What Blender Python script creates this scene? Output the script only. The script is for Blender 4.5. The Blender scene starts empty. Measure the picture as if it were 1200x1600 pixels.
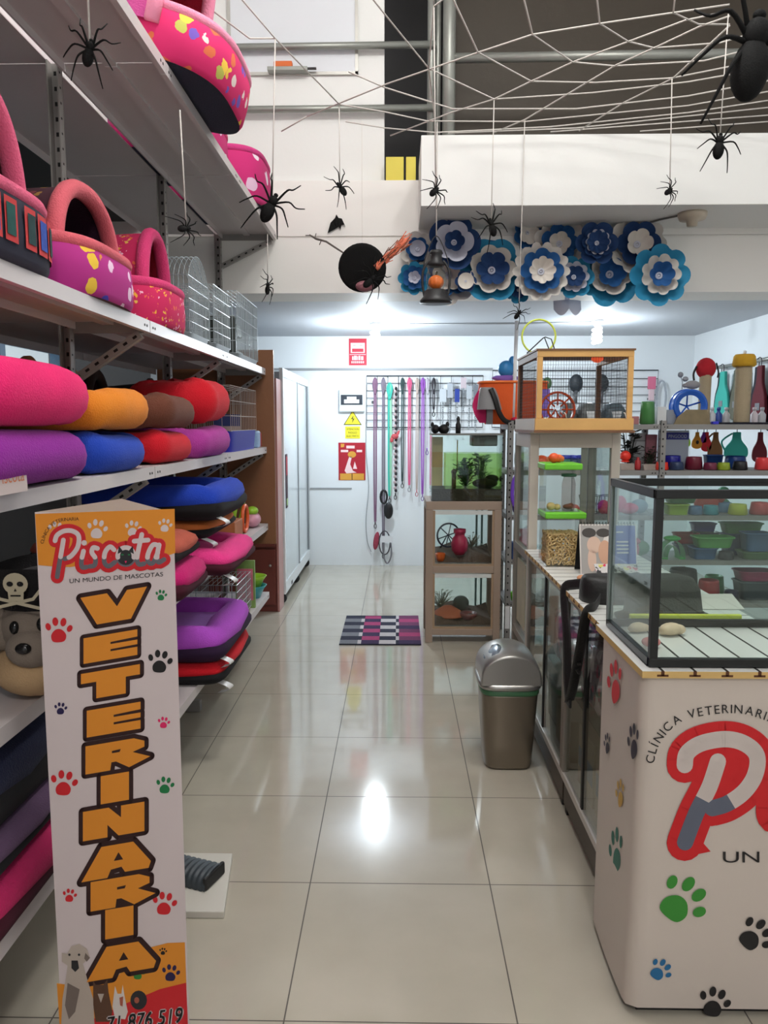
import bpy, bmesh, math, random
from mathutils import Vector, Matrix, Euler
random.seed(7)
SC = bpy.context.scene
COL = SC.collection
PI = math.pi
V3 = Vector

# ------------------------------------------------------------------ camera
EYE = V3((0, 0, 1.54)); F_PX = 1200.0
PITCH = math.atan(138 / F_PX); YAW = math.atan(22 / F_PX * math.cos(PITCH))
cam_data = bpy.data.cameras.new('camera'); cam = bpy.data.objects.new('camera', cam_data); COL.objects.link(cam)
cam.location = EYE; cam.rotation_euler = (PI / 2 - PITCH, 0, YAW)
cam_data.sensor_fit = 'VERTICAL'; cam_data.sensor_height = 36; cam_data.lens = F_PX / 1600 * 36; cam_data.clip_start = 0.02
SC.camera = cam
CAM_R = Euler((PI / 2 - PITCH, 0, YAW)).to_matrix()
def ray(x, y): return CAM_R @ V3(((x - 600) / F_PX, (800 - y) / F_PX, -1))
def at(x, y, Y):                      # the point at depth Y seen in pixel (x, y)
    d = ray(x, y); return EYE + d * (Y / d.y)
def atx(x, y, X):
    d = ray(x, y); return EYE + d * (X / d.x)
def atz(x, y, Z):
    d = ray(x, y); return EYE + d * ((Z - EYE.z) / d.z)

# ------------------------------------------------------------------ world, lamps, exposure
world = bpy.data.worlds.new('world'); SC.world = world; world.use_nodes = True
bg = world.node_tree.nodes['Background']; bg.inputs[0].default_value = (0.86, 0.92, 1.0, 1); bg.inputs[1].default_value = 0.8
SC.view_settings.view_transform = 'Standard'; SC.view_settings.look = 'None'
SC.view_settings.exposure = 0.0; SC.view_settings.gamma = 1.0; SC.view_settings.use_curve_mapping = False
HALL_W = 150; FRONT_FILL_W = 94; BULB_W = 72
def lamp(name, kind, loc, power, color, size=None, rot=(0, 0, 0), size_y=None):
    l = bpy.data.lights.new(name, kind); l.energy = power; l.color = color
    if kind == 'AREA':
        l.shape = 'RECTANGLE'; l.size = size; l.size_y = size_y or size
    else: l.shadow_soft_size = size
    o = bpy.data.objects.new(name, l); COL.objects.link(o); o.location = loc; o.rotation_euler = rot
    return o
# fluorescent tubes under the high hall ceiling
for _x in (.1, .8): lamp('hall_lamp_light', 'POINT', (_x, 2.4, 4.6), HALL_W / 2, (1.0, 0.985, 0.945), .16)
lamp('front_fill_light', 'POINT', (.3, -1.3, 3.2), FRONT_FILL_W, (1.0, 0.95, 0.92), .16)  # added fill light behind the camera for the sign and desk fronts

# ------------------------------------------------------------------ materials
MATS = {}
def N(nt, typ, **kw):
    n = nt.nodes.new(typ)
    for k, v in kw.items(): setattr(n, k, v)
    return n
def mat(name, col=(.8, .8, .8), rough=.5, metal=0.0, bump=0.0, bscale=60, vary=0.0, vscale=6, sheen=0.0, emit=0.0, coat=0.0, ecol=None, spec=None):
    if name in MATS: return MATS[name]
    m = bpy.data.materials.new(name); m.use_nodes = True; MATS[name] = m
    nt = m.node_tree; p = nt.nodes['Principled BSDF']
    p.inputs['Base Color'].default_value = (*col, 1); p.inputs['Roughness'].default_value = rough; p.inputs['Metallic'].default_value = metal
    if sheen:
        p.inputs['Sheen Weight'].default_value = sheen; p.inputs['Sheen Roughness'].default_value = .4
        p.inputs['Sheen Tint'].default_value = (*[min(1, c * .6 + .4) for c in col], 1)
    if coat: p.inputs['Coat Weight'].default_value = coat
    if spec is not None: p.inputs['Specular IOR Level'].default_value = spec
    if emit:
        p.inputs['Emission Color'].default_value = (*(ecol or col), 1); p.inputs['Emission Strength'].default_value = emit
    tc = N(nt, 'ShaderNodeTexCoord')
    if vary:
        nz = N(nt, 'ShaderNodeTexNoise'); nz.inputs['Scale'].default_value = vscale; nz.inputs['Detail'].default_value = 4
        nt.links.new(tc.outputs['Object'], nz.inputs['Vector'])
        mx = N(nt, 'ShaderNodeMix', data_type='RGBA')
        mx.inputs[6].default_value = (*[c * (1 - vary) for c in col], 1); mx.inputs[7].default_value = (*[min(1, c * (1 + vary)) for c in col], 1)
        nt.links.new(nz.outputs['Fac'], mx.inputs[0]); nt.links.new(mx.outputs[2], p.inputs['Base Color'])
    if bump:
        nb = N(nt, 'ShaderNodeTexNoise'); nb.inputs['Scale'].default_value = bscale; nb.inputs['Detail'].default_value = 5
        nt.links.new(tc.outputs['Object'], nb.inputs['Vector'])
        bp = N(nt, 'ShaderNodeBump'); bp.inputs['Strength'].default_value = bump; bp.inputs['Distance'].default_value = .01
        nt.links.new(nb.outputs['Fac'], bp.inputs['Height']); nt.links.new(bp.outputs[0], p.inputs['Normal'])
    return m
def S(r, g, b):                        # sRGB bytes to linear
    return tuple((c / 255 / 12.92) if c / 255 <= .04045 else ((c / 255 + .055) / 1.055) ** 2.4 for c in (r, g, b))
def plush(name, rgb): return mat('plush_' + name, S(*rgb), .95, bump=.4, bscale=200, vary=.14, vscale=9, sheen=.12)
def plastic(name, rgb, rough=.35): return mat('plastic_' + name, S(*rgb), rough)
def paint(name, rgb, rough=.6): return mat('print_' + name, S(*rgb), rough)
def glass(name='clear_glass', tint=(.93, .97, .96), mixf=1.0):
    if name in MATS: return MATS[name]
    m = bpy.data.materials.new(name); m.use_nodes = True; MATS[name] = m
    nt = m.node_tree; nt.nodes.clear()
    out = N(nt, 'ShaderNodeOutputMaterial'); mx = N(nt, 'ShaderNodeMixShader'); tr = N(nt, 'ShaderNodeBsdfTransparent'); gl = N(nt, 'ShaderNodeBsdfGlossy')
    fc = N(nt, 'ShaderNodeLayerWeight'); fc.inputs[0].default_value = .5          # facing = 1 - |cos|, the same on both sides of the pane
    lw = N(nt, 'ShaderNodeMath', operation='POWER'); lw.inputs[1].default_value = 4; nt.links.new(fc.outputs['Facing'], lw.inputs[0])
    mu = N(nt, 'ShaderNodeMath', operation='MULTIPLY_ADD'); mu.inputs[1].default_value = .8 * mixf; mu.inputs[2].default_value = .045 * mixf
    tr.inputs[0].default_value = (*tint, 1); gl.inputs['Roughness'].default_value = .03
    nt.links.new(lw.outputs[0], mu.inputs[0]); nt.links.new(mu.outputs[0], mx.inputs[0])
    nt.links.new(tr.outputs[0], mx.inputs[1]); nt.links.new(gl.outputs[0], mx.inputs[2]); nt.links.new(mx.outputs[0], out.inputs[0])
    return m
def specks(name, base, cols, scale=30, thr=.32, rough=.9):      # printed cloth with scattered coloured motifs
    if name in MATS: return MATS[name]
    m = mat(name, base, rough); nt = m.node_tree; p = nt.nodes['Principled BSDF']
    tc = N(nt, 'ShaderNodeTexCoord'); vo = N(nt, 'ShaderNodeTexVoronoi'); vo.inputs['Scale'].default_value = scale
    nz = N(nt, 'ShaderNodeTexNoise'); nz.inputs['Scale'].default_value = scale * 1.6
    ad = N(nt, 'ShaderNodeMixRGB'); ad.inputs[0].default_value = .035
    nt.links.new(tc.outputs['Object'], ad.inputs[1]); nt.links.new(tc.outputs['Object'], nz.inputs['Vector']); nt.links.new(nz.outputs['Color'], ad.inputs[2])
    nt.links.new(ad.outputs[0], vo.inputs['Vector'])
    lt = N(nt, 'ShaderNodeMath', operation='LESS_THAN'); lt.inputs[1].default_value = thr; nt.links.new(vo.outputs['Distance'], lt.inputs[0])
    sp = N(nt, 'ShaderNodeSeparateColor'); nt.links.new(vo.outputs['Color'], sp.inputs[0])
    cr = N(nt, 'ShaderNodeValToRGB'); cr.color_ramp.interpolation = 'CONSTANT'; el = cr.color_ramp.elements
    el[0].position = 0; el[0].color = (*cols[0], 1); el[1].position = 1 / len(cols); el[1].color = (*cols[1], 1)
    for i in range(2, len(cols)):
        e = el.new(i / len(cols)); e.color = (*cols[i], 1)
    nt.links.new(sp.outputs[0], cr.inputs[0])
    mx = N(nt, 'ShaderNodeMix', data_type='RGBA'); mx.inputs[6].default_value = (*base, 1)
    nt.links.new(lt.outputs[0], mx.inputs[0]); nt.links.new(cr.outputs[0], mx.inputs[7]); nt.links.new(mx.outputs[2], p.inputs['Base Color'])
    return m

# ------------------------------------------------------------------ mesh builder
class MB:
    def __init__(s): s.v = []; s.f = []; s.m = []; s.s = []; s.T = Matrix(); s.mo = 0
    def add(s, vs, fs, m=0, smooth=False):
        o = len(s.v); s.v += [s.T @ V3(p) for p in vs]
        for f in fs: s.f.append([o + i for i in f]); s.m.append(m + s.mo); s.s.append(smooth)
        return s
    def box(s, c, d, m=0, R=None):
        hx, hy, hz = d[0] / 2, d[1] / 2, d[2] / 2; R = R or Matrix.Identity(3)
        vs = [V3(c) + R @ V3((x * hx, y * hy, z * hz)) for z in (-1, 1) for y in (-1, 1) for x in (-1, 1)]
        return s.add(vs, [(0, 2, 3, 1), (4, 5, 7, 6), (0, 1, 5, 4), (2, 6, 7, 3), (0, 4, 6, 2), (1, 3, 7, 5)], m)
    def bb(s, x0, x1, y0, y1, z0, z1, m=0): return s.box(((x0 + x1) / 2, (y0 + y1) / 2, (z0 + z1) / 2), (x1 - x0, y1 - y0, z1 - z0), m)
    def bar(s, a, b, w, h=None, m=0):                     # square bar between two points
        a, b = V3(a), V3(b); d = b - a; L = d.length
        R = d.to_track_quat('Y', 'Z').to_matrix()
        return s.box((a + b) / 2, (w, L, h or w), m, R)
    def tube(s, pts, r, n=8, m=0, closed=False, flat=None):
        pts = [V3(p) for p in pts]; k = len(pts); vs = []; up = None
        for i, p in enumerate(pts):
            a = pts[i - 1] if (i > 0 or closed) else p; b = pts[(i + 1) % k] if (i < k - 1 or closed) else p
            t = (b - a).normalized()
            if up is None: up = t.orthogonal().normalized() if flat is None else V3(flat)
            up = (up - t * up.dot(t))
            up = up.normalized() if up.length > 1e-6 else t.orthogonal().normalized()
            sd = t.cross(up); rr = r[i] if isinstance(r, (list, tuple)) else r
            ru, rs = (rr, rr) if not isinstance(rr, tuple) else rr
            for j in range(n):
                an = 2 * PI * (j + .5) / n; vs.append(p + up * math.cos(an) * ru + sd * math.sin(an) * rs)
        fs = [(i * n + j, i * n + (j + 1) % n, ((i + 1) % k) * n + (j + 1) % n, ((i + 1) % k) * n + j) for i in range(k if closed else k - 1) for j in range(n)]
        if not closed: fs += [tuple(range(n))[::-1], tuple((k - 1) * n + j for j in range(n))]
        return s.add(vs, fs, m, n > 4)
    def lathe(s, prof, n=24, c=(0, 0, 0), m=0, R=None, sx=1, sy=1, smooth=True):
        R = R or Matrix.Identity(3); c = V3(c); vs = []
        for r, z in prof:
            for j in range(n): an = 2 * PI * j / n; vs.append(c + R @ V3((r * math.cos(an) * sx, r * math.sin(an) * sy, z)))
        k = len(prof); fs = [(i * n + j, i * n + (j + 1) % n, (i + 1) * n + (j + 1) % n, (i + 1) * n + j) for i in range(k - 1) for j in range(n)]
        if prof[0][0] > 1e-5: fs.append(tuple(range(n))[::-1])
        if prof[-1][0] > 1e-5: fs.append(tuple((k - 1) * n + j for j in range(n)))
        return s.add(vs, fs, m, smooth)
    def ell(s, c, r, m=0, R=None, n=16, k=10):
        prof = [(math.sin(PI * i / k), -math.cos(PI * i / k)) for i in range(k + 1)]; R = R or Matrix.Identity(3)
        vs = []
        for a, z in prof:
            for j in range(n): an = 2 * PI * j / n; vs.append(V3(c) + R @ V3((a * math.cos(an) * r[0], a * math.sin(an) * r[1], z * r[2])))
        return s.add(vs, [(i * n + j, i * n + (j + 1) % n, (i + 1) * n + (j + 1) % n, (i + 1) * n + j) for i in range(k) for j in range(n)], m, True)
    def grid(s, fn, nu, nv, m=0, smooth=True, cu=False, cv=False):
        vs = [fn(i / (nu if cu else nu - 1), j / (nv if cv else nv - 1)) for i in range(nu) for j in range(nv)]
        fs = [(i * nv + j, ((i + 1) % nu) * nv + j, ((i + 1) % nu) * nv + (j + 1) % nv, i * nv + (j + 1) % nv) for i in range(nu if cu else nu - 1) for j in range(nv if cv else nv - 1)]
        return s.add(vs, fs, m, smooth)
    def poly(s, pts, m=0): return s.add(pts, [tuple(range(len(pts)))], m)
    def prism(s, pts, d, m=0, m2=None):                   # closed outline (3D, coplanar) pushed by vector d
        pts = [V3(p) for p in pts]; d = V3(d); k = len(pts)
        s.add(pts, [tuple(range(k))], m); s.add([p + d for p in pts], [tuple(range(k))[::-1]], m if m2 is None else m2)
        return s.add(pts + [p + d for p in pts], [(i, (i + 1) % k, k + (i + 1) % k, k + i) for i in range(k)], m if m2 is None else m2)
    def build(s, name, ms, parent=None, loc=None, rot=None, bevel=0, sub=0, seg=2, weld=True):
        me = bpy.data.meshes.new(name); me.from_pydata([tuple(p) for p in s.v], [], s.f)
        ms = ms if isinstance(ms, (list, tuple)) else [ms]
        for q in ms: me.materials.append(q)
        me.polygons.foreach_set('material_index', s.m); me.polygons.foreach_set('use_smooth', s.s)
        if weld:
            b = bmesh.new(); b.from_mesh(me); bmesh.ops.remove_doubles(b, verts=b.verts, dist=1e-5); bmesh.ops.recalc_face_normals(b, faces=b.faces); b.to_mesh(me); b.free()
        me.update(); o = bpy.data.objects.new(name, me); COL.objects.link(o)
        if parent: o.parent = parent
        if loc is not None: o.location = loc
        if rot is not None: o.rotation_euler = rot
        if bevel:
            q = o.modifiers.new('bevel', 'BEVEL'); q.width = bevel; q.segments = seg; q.limit_method = 'ANGLE'; q.angle_limit = math.radians(40)
        if sub:
            q = o.modifiers.new('subsurf', 'SUBSURF'); q.levels = sub; q.render_levels = sub
        return o
def tag(o, label, cat, group=None):
    o['label'] = label; o['category'] = cat
    if group: o['group'] = group
    return o
def thing(name, label, cat, loc=(0, 0, 0), rz=0, group=None):
    o = bpy.data.objects.new(name, None); COL.objects.link(o); o.empty_display_size = .1
    o.location = loc; o.rotation_euler = (0, 0, rz); return tag(o, label, cat, group)
def struct(name, mb, ms, **k):
    o = mb.build(name, ms, **k); o['kind'] = 'structure'; return o
def dup(root, loc, rz, label, group=None, scale=None):
    def cp(o, par):
        c = o.copy(); COL.objects.link(c); c.parent = par
        for ch in [x for x in KIDS.get(o.name, [])]: cp(ch, c)
        return c
    KIDS = {}
    for x in COL.objects:
        if x.parent: KIDS.setdefault(x.parent.name, []).append(x)
    r = cp(root, None); r.location = loc; r.rotation_euler = (0, 0, rz)
    if scale: r.scale = (scale,) * 3
    r['label'] = label
    if group: r['group'] = group
    return r
def smooth_path(pts, n=8, closed=False):                 # Catmull-Rom through points
    pts = [V3(p) for p in pts]; out = []; k = len(pts)
    rng = range(k if closed else k - 1)
    for i in rng:
        p1, p2 = pts[i], pts[(i + 1) % k]
        p0 = pts[i - 1] if (i > 0 or closed) else p1; p3 = pts[(i + 2) % k] if (i + 2 < k or closed) else p2
        for j in range(n):
            t = j / n; out.append(.5 * ((2 * p1) + (p2 - p0) * t + (2 * p0 - 5 * p1 + 4 * p2 - p3) * t * t + (3 * p1 - p0 - 3 * p2 + p3) * t ** 3))
    if not closed: out.append(pts[-1])
    return out
def flat_stroke(mb, pts2, w, fr, off, m, h=.0003, caps=(1, 1)):       # round-ended printed stroke, very slightly domed; fr maps (u, v, lift) to 3D
    pts = [V3((p[0], p[1])) for p in pts2]; T = [(-1, 0), (-.93, .8), (0, 1), (.93, .8), (1, 0)]; vs = []; k = len(pts)
    for i, p in enumerate(pts):
        t = pts[min(k - 1, i + 1)] - pts[max(0, i - 1)]; t = t.normalized() if t.length > 1e-9 else V3((1, 0)); n = V3((-t.y, t.x))
        for a, z in T: q = p + n * (a * w / 2); vs.append(fr(q.x, q.y, off + z * h))
    mb.add(vs, [(i * 5 + j, i * 5 + j + 1, i * 5 + j + 6, i * 5 + j + 5) for i in range(k - 1) for j in range(4)], m)
    mid = pts[1:-1] if k < 8 else pts[3:-3:3]
    for c in ([pts[0]] if caps[0] else []) + list(mid) + ([pts[-1]] if caps[1] else []):
        vs = [fr(c.x + math.cos(2 * PI * j / 16) * w / 2 * a, c.y + math.sin(2 * PI * j / 16) * w / 2 * a, off + z * h) for a, z in ((1, 0), (.93, .8)) for j in range(16)] + [fr(c.x, c.y, off + h)]
        mb.add(vs, [(j, (j + 1) % 16, 16 + (j + 1) % 16, 16 + j) for j in range(16)] + [(16 + j, 16 + (j + 1) % 16, 32) for j in range(16)], m)
_txt = {}
def text_polys(txt):
    if txt in _txt: return _txt[txt]
    cu = bpy.data.curves.new('t', 'FONT'); cu.body = txt; cu.size = 1; cu.align_x = 'LEFT'
    o = bpy.data.objects.new('t', cu); COL.objects.link(o); me = bpy.data.meshes.new_from_object(o)
    r = ([v.co.copy() for v in me.vertices], [tuple(p.vertices) for p in me.polygons]); _txt[txt] = r
    COL.objects.unlink(o); bpy.data.objects.remove(o); bpy.data.curves.remove(cu); bpy.data.meshes.remove(me); return r
def text(mb, txt, fr, off, m, width=None, size=None, u=0, v=0, shear=0, slope=0):
    vs, fs = text_polys(txt); x0 = min(p.x for p in vs); x1 = max(p.x for p in vs)
    kx = (width / (x1 - x0)) if width else size; kz = size or kx
    out = []
    for p in vs:
        a = (p.x - x0) * kx + p.y * kz * shear; b = p.y * kz; out.append(fr(u + a, v + b + slope * a, off))
    mb.add(out, fs, m)
def arc_text(mb, txt, fr, off, m, path, size):           # letters set along a path of (u, v)
    P = [V3((p[0], p[1], 0)) for p in smooth_path([(p[0], p[1], 0) for p in path], 12)]
    cum = [0]
    for a, b in zip(P, P[1:]): cum.append(cum[-1] + (b - a).length)
    adv = []
    for ch in txt: vs = text_polys(ch)[0] if ch != ' ' else []; adv.append((max(q.x for q in vs) - min(q.x for q in vs) + .13) if vs else .34)
    tot = sum(adv); run = 0
    for i, ch in enumerate(txt):
        run += adv[i]
        if ch == ' ': continue
        d = min(cum[-1] * (run - adv[i] / 2) / tot, cum[-1] - 1e-6); j = max(q for q in range(len(cum) - 1) if cum[q] <= d)
        t = (P[j + 1] - P[j]).normalized(); p = P[j] + t * (d - cum[j]); n = V3((-t.y, t.x, 0))
        vs, fs = text_polys(ch); cx = (min(q.x for q in vs) + max(q.x for q in vs)) / 2
        mb.add([fr(*((p + t * (q.x - cx) * size + n * q.y * size).xy), off) for q in vs], fs, m)
def paw(mb, fr, u, v, r, m, off=.0006, rot=0, sx=1):
    def P(a, b): return (u + (a * math.cos(rot) - b * math.sin(rot)) * r * sx, v + (a * math.sin(rot) + b * math.cos(rot)) * r)
    pad = smooth_path([(-.55, -.35, 0), (-.25, .05, 0), (.2, .08, 0), (.55, -.3, 0), (.45, -.75, 0), (0, -.88, 0), (-.45, -.8, 0)], 4, True)
    mb.poly([fr(*P(p.x, p.y), off) for p in pad], m)
    for cx, cy, a, b, t in ((-.78, .28, .2, .28, .3), (-.25, .66, .22, .32, .08), (.35, .62, .22, .32, -.2), (.82, .15, .2, .27, -.5)):
        mb.poly([fr(*P(cx + a * math.cos(q) * math.cos(t) - b * math.sin(q) * math.sin(t), cy + a * math.cos(q) * math.sin(t) + b * math.sin(q) * math.cos(t)), off) for q in [2 * PI * j / 16 for j in range(16)]], m)
RX = lambda a: Matrix.Rotation(a, 3, 'X'); RY = lambda a: Matrix.Rotation(a, 3, 'Y'); RZ = lambda a: Matrix.Rotation(a, 3, 'Z')
# ------------------------------------------------------------------ the room
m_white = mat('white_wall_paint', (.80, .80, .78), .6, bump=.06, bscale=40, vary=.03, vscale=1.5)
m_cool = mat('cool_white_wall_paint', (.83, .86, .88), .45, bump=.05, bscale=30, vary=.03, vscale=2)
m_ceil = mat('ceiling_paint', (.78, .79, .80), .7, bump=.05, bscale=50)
m_cream = mat('cream_wall_paint', (.88, .86, .82), .6, bump=.05, bscale=40)
m_brown = mat('brown_board_wall', S(68, 60, 50), .6, bump=.15, bscale=25, vary=.14, vscale=3)
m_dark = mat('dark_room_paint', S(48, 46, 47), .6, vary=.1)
m_galv = mat('galvanised_pipe', S(150, 152, 146), .42, .55, vary=.06)
m_grey = mat('grey_strip_paint', S(150, 152, 154), .5)

def floor_material():
    m = mat('floor_tiles', S(178, 170, 152), .1, coat=.35); nt = m.node_tree; p = nt.nodes['Principled BSDF']
    tc = N(nt, 'ShaderNodeTexCoord'); mp = N(nt, 'ShaderNodeMapping'); mp.inputs['Location'].default_value = (.295 + .605 * 8, -1.822 + .605 * 12, 0)
    nt.links.new(tc.outputs['Object'], mp.inputs[0]); sp = N(nt, 'ShaderNodeSeparateXYZ'); nt.links.new(mp.outputs[0], sp.inputs[0])
    edge = []
    for ax in (0, 1):
        md = N(nt, 'ShaderNodeMath', operation='MODULO'); md.inputs[1].default_value = .605; nt.links.new(sp.outputs[ax], md.inputs[0])
        a = N(nt, 'ShaderNodeMath', operation='LESS_THAN'); a.inputs[1].default_value = .004; nt.links.new(md.outputs[0], a.inputs[0]); edge.append(a)
    mxm = N(nt, 'ShaderNodeMath', operation='MAXIMUM'); nt.links.new(edge[0].outputs[0], mxm.inputs[0]); nt.links.new(edge[1].outputs[0], mxm.inputs[1])
    nz = N(nt, 'ShaderNodeTexNoise'); nz.inputs['Scale'].default_value = 5; nz.inputs['Detail'].default_value = 8; nt.links.new(tc.outputs['Object'], nz.inputs['Vector'])
    cr = N(nt, 'ShaderNodeValToRGB'); cr.color_ramp.elements[0].position = .3; cr.color_ramp.elements[1].position = .7
    cr.color_ramp.elements[0].color = (*S(180, 173, 158), 1); cr.color_ramp.elements[1].color = (*S(187, 180, 165), 1); nt.links.new(nz.outputs['Fac'], cr.inputs[0])
    mx = N(nt, 'ShaderNodeMix', data_type='RGBA'); nt.links.new(mxm.outputs[0], mx.inputs[0]); nt.links.new(cr.outputs[0], mx.inputs[6]); mx.inputs[7].default_value = (*S(86, 80, 72), 1)
    nt.links.new(mx.outputs[2], p.inputs['Base Color'])
    rg = N(nt, 'ShaderNodeMath', operation='MULTIPLY_ADD'); rg.inputs[1].default_value = .5; rg.inputs[2].default_value = .1; nt.links.new(mxm.outputs[0], rg.inputs[0]); nt.links.new(rg.outputs[0], p.inputs['Roughness'])
    return m
struct('floor', MB().bb(-2.8, 3.2, -3, 8.3, -.1, 0), floor_material())
struct('wall_back', MB().bb(-2.8, 3.2, 8.29, 8.4, 0, 2.55), m_cool)
struct('wall_right', MB().bb(3.12, 3.24, -3, 8.4, 0, 5.0), m_cool)
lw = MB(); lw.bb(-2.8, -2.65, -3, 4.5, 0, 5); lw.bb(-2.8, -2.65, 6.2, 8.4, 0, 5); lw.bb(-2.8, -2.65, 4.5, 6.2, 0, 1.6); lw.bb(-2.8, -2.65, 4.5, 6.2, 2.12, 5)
struct('wall_left', lw, mat('shade_dark_side_wall', (.085, .078, .075), .7, bump=.05, bscale=40))  # wall colour darkened to stand in for the unlit side aisle
struct('ceiling_light_blocker', MB().bb(-2.65, -1.64, -3, 5.2, 2.86, 2.98), m_dark)  # slab added to keep the hall lamps' light out of the side aisle
struct('wall_light_blocker', MB().bb(-1.74, -1.64, -3, 5.9, 2.98, 5.0), m_white)  # wall added above the slab, also blocks the hall lamps
wn = MB()
for y in (4.53, 5.25, 6.17): wn.bb(-2.76, -2.68, y - .035, y + .035, 1.6, 2.12)
wn.bb(-2.76, -2.68, 4.5, 6.2, 1.6, 1.63); wn.bb(-2.76, -2.68, 4.5, 6.2, 2.09, 2.12)
w1 = struct('window_1', wn, mat('blue_grey_frame', S(120, 150, 180), .4))
MB().bb(-2.722, -2.718, 4.56, 6.14, 1.63, 2.09).build('pane', glass(), w1)
fw = MB(); fw.bb(-2.8, -.9, -3.1, -3, 0, 5); fw.bb(2.0, 3.24, -3.1, -3, 0, 5); fw.bb(-.9, 2.0, -3.1, -3, 2.5, 5)
struct('wall_front', fw, m_white)
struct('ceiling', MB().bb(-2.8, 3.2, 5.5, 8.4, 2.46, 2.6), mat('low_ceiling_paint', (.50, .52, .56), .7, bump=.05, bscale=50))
struct('ceiling_hall', MB().bb(-2.8, 3.24, -3.1, 8.4, 5.0, 5.1), m_ceil)
# beam, header and mezzanine edge
hd = MB(); hd.bb(-2.65, 3.12, 5.2, 5.55, 2.397, 2.75); hd.bb(-2.65, 3.12, 5.212, 5.55, 2.75, 2.762); hd.bb(-2.65, 3.12, 5.2, 5.55, 2.762, 3.11)
struct('wall_header', hd, m_cream)
struct('wall_parapet', MB().bb(.13, 3.12, 4.655, 5.2, 2.80, 3.195), m_white, bevel=.004)
mz = MB(); mz.bb(-1.31, -.095, 5.32, 5.44, 3.11, 5.0)
struct('wall_mezzanine', mz, m_white)
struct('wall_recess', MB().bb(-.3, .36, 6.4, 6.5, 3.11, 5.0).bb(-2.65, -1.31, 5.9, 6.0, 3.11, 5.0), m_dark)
struct('wall_brown', MB().bb(.36, 3.12, 5.9, 6.0, 3.11, 5.0).bb(.345, .375, 5.87, 5.9, 3.11, 5.0), m_brown)
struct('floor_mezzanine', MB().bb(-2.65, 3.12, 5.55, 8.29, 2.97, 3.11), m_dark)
# raceway on the back wall and conduit on the ceiling
struct('trim_1', MB().bb(-1.5, 1.0, 8.268, 8.29, 2.105, 2.127), m_grey)
cc = [at(500, 549, 8.0), at(560, 510, 8.0)]
struct('trim_2', MB().tube([(-.215, 7.27, 2.452), (1.2, 7.2, 2.452), (1.78, 7.12, 2.452)], .009, 6), m_grey)
struct('trim_3', MB().bb(-.95, -.5, 8.278, 8.29, .838, .85), m_grey)

# mezzanine railing: posts and rails
rl = thing('mezzanine_railing', 'galvanised pipe railing along the edge of the upper floor', 'railing', (.3, 5.26, 3.11))
def rail_part(nm, a, b, r):
    MB().tube([V3(a) - V3((.3, 5.26, 3.11)), V3(b) - V3((.3, 5.26, 3.11))], r, 12).build(nm, m_galv, rl)
rail_part('post', (.325, 5.26, 3.11), (.325, 5.26, 4.95), .042); rail_part('post', (.21, 5.30, 3.11), (.21, 5.30, 4.95), .025)
rail_part('post', (.255, 5.33, 3.11), (.255, 5.33, 4.95), .02)
rail_part('rail', (-1.6, 5.26, 3.955), (.24, 5.26, 3.965), .022); rail_part('rail', (-1.6, 5.26, 3.575), (.24, 5.26, 3.578), .022)
rail_part('rail', (.33, 5.26, 3.88), (3.12, 5.26, 3.90), .03)
# whiteboard with tray
wb = thing('whiteboard', 'large whiteboard high on the upper wall with a tray below', 'whiteboard', (-.69, 5.318, 3.82))
MB().bb(-.41, .41, -.012, 0, 0, 1.15).build('board', mat('whiteboard_face', (.72, .74, .78), .25), wb)
MB().bb(-.425, .425, -.018, 0, -.015, .004).bb(.405, .425, -.018, 0, -.015, 1.17).bb(-.425, -.405, -.018, 0, -.015, 1.17).build('frame', mat('alu', S(190, 188, 182), .35, .5), wb)
MB().bb(-.16, .1, -.075, -.018, -.012, .0).bb(-.16, .1, -.08, -.07, -.012, .012).build('tray', m_galv, wb, bevel=.002)
tag(MB().bb(-.06, .06, -.022, .022, 0, .05).build('eraser', mat('orange_eraser', S(214, 110, 60), .8), loc=(-.75, 5.27, 3.8205), bevel=.006), 'orange eraser lying on the whiteboard tray', 'eraser')
tag(MB().tube([(-.05, 0, .008), (.06, 0, .008)], .008, 10).tube([(.06, 0, .008), (.075, 0, .008)], .0085, 10).build('marker_pen', mat('marker_body', S(60, 55, 55), .4), loc=(-.61, 5.268, 3.8205)), 'dark marker pen on the tray right of the orange eraser', 'marker')
for i, (x, w) in enumerate(((-.045, .058), (.06, .032))):
    tag(MB().bb(-w, w, -.02, .05, 0, .15).build('yellow_box', mat('yellow_card', S(222, 205, 80), .6), loc=(x + .02, 5.235, 3.111), bevel=.003), ('wide' if i == 0 else 'narrow') + ' yellow box standing on the upper floor beside the ' + ('wall corner' if i == 0 else 'white parapet'), 'box', 'yellow boxes on the upper floor')
# hall tube lamp
hl = thing('ceiling_tube_lamp', 'long white fluorescent fitting on the high hall ceiling', 'ceiling lamp', (.45, 2.4, 4.9))
MB().bb(-.65, .65, -.12, .12, .02, .1).build('housing', m_white, hl, bevel=.01)
for y in (-.06, .06): MB().tube([(-.62, y, 0), (.62, y, 0)], .016, 10).build('tube', mat('tube_glow', (1, .96, .9), .3, emit=3), hl)
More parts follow.
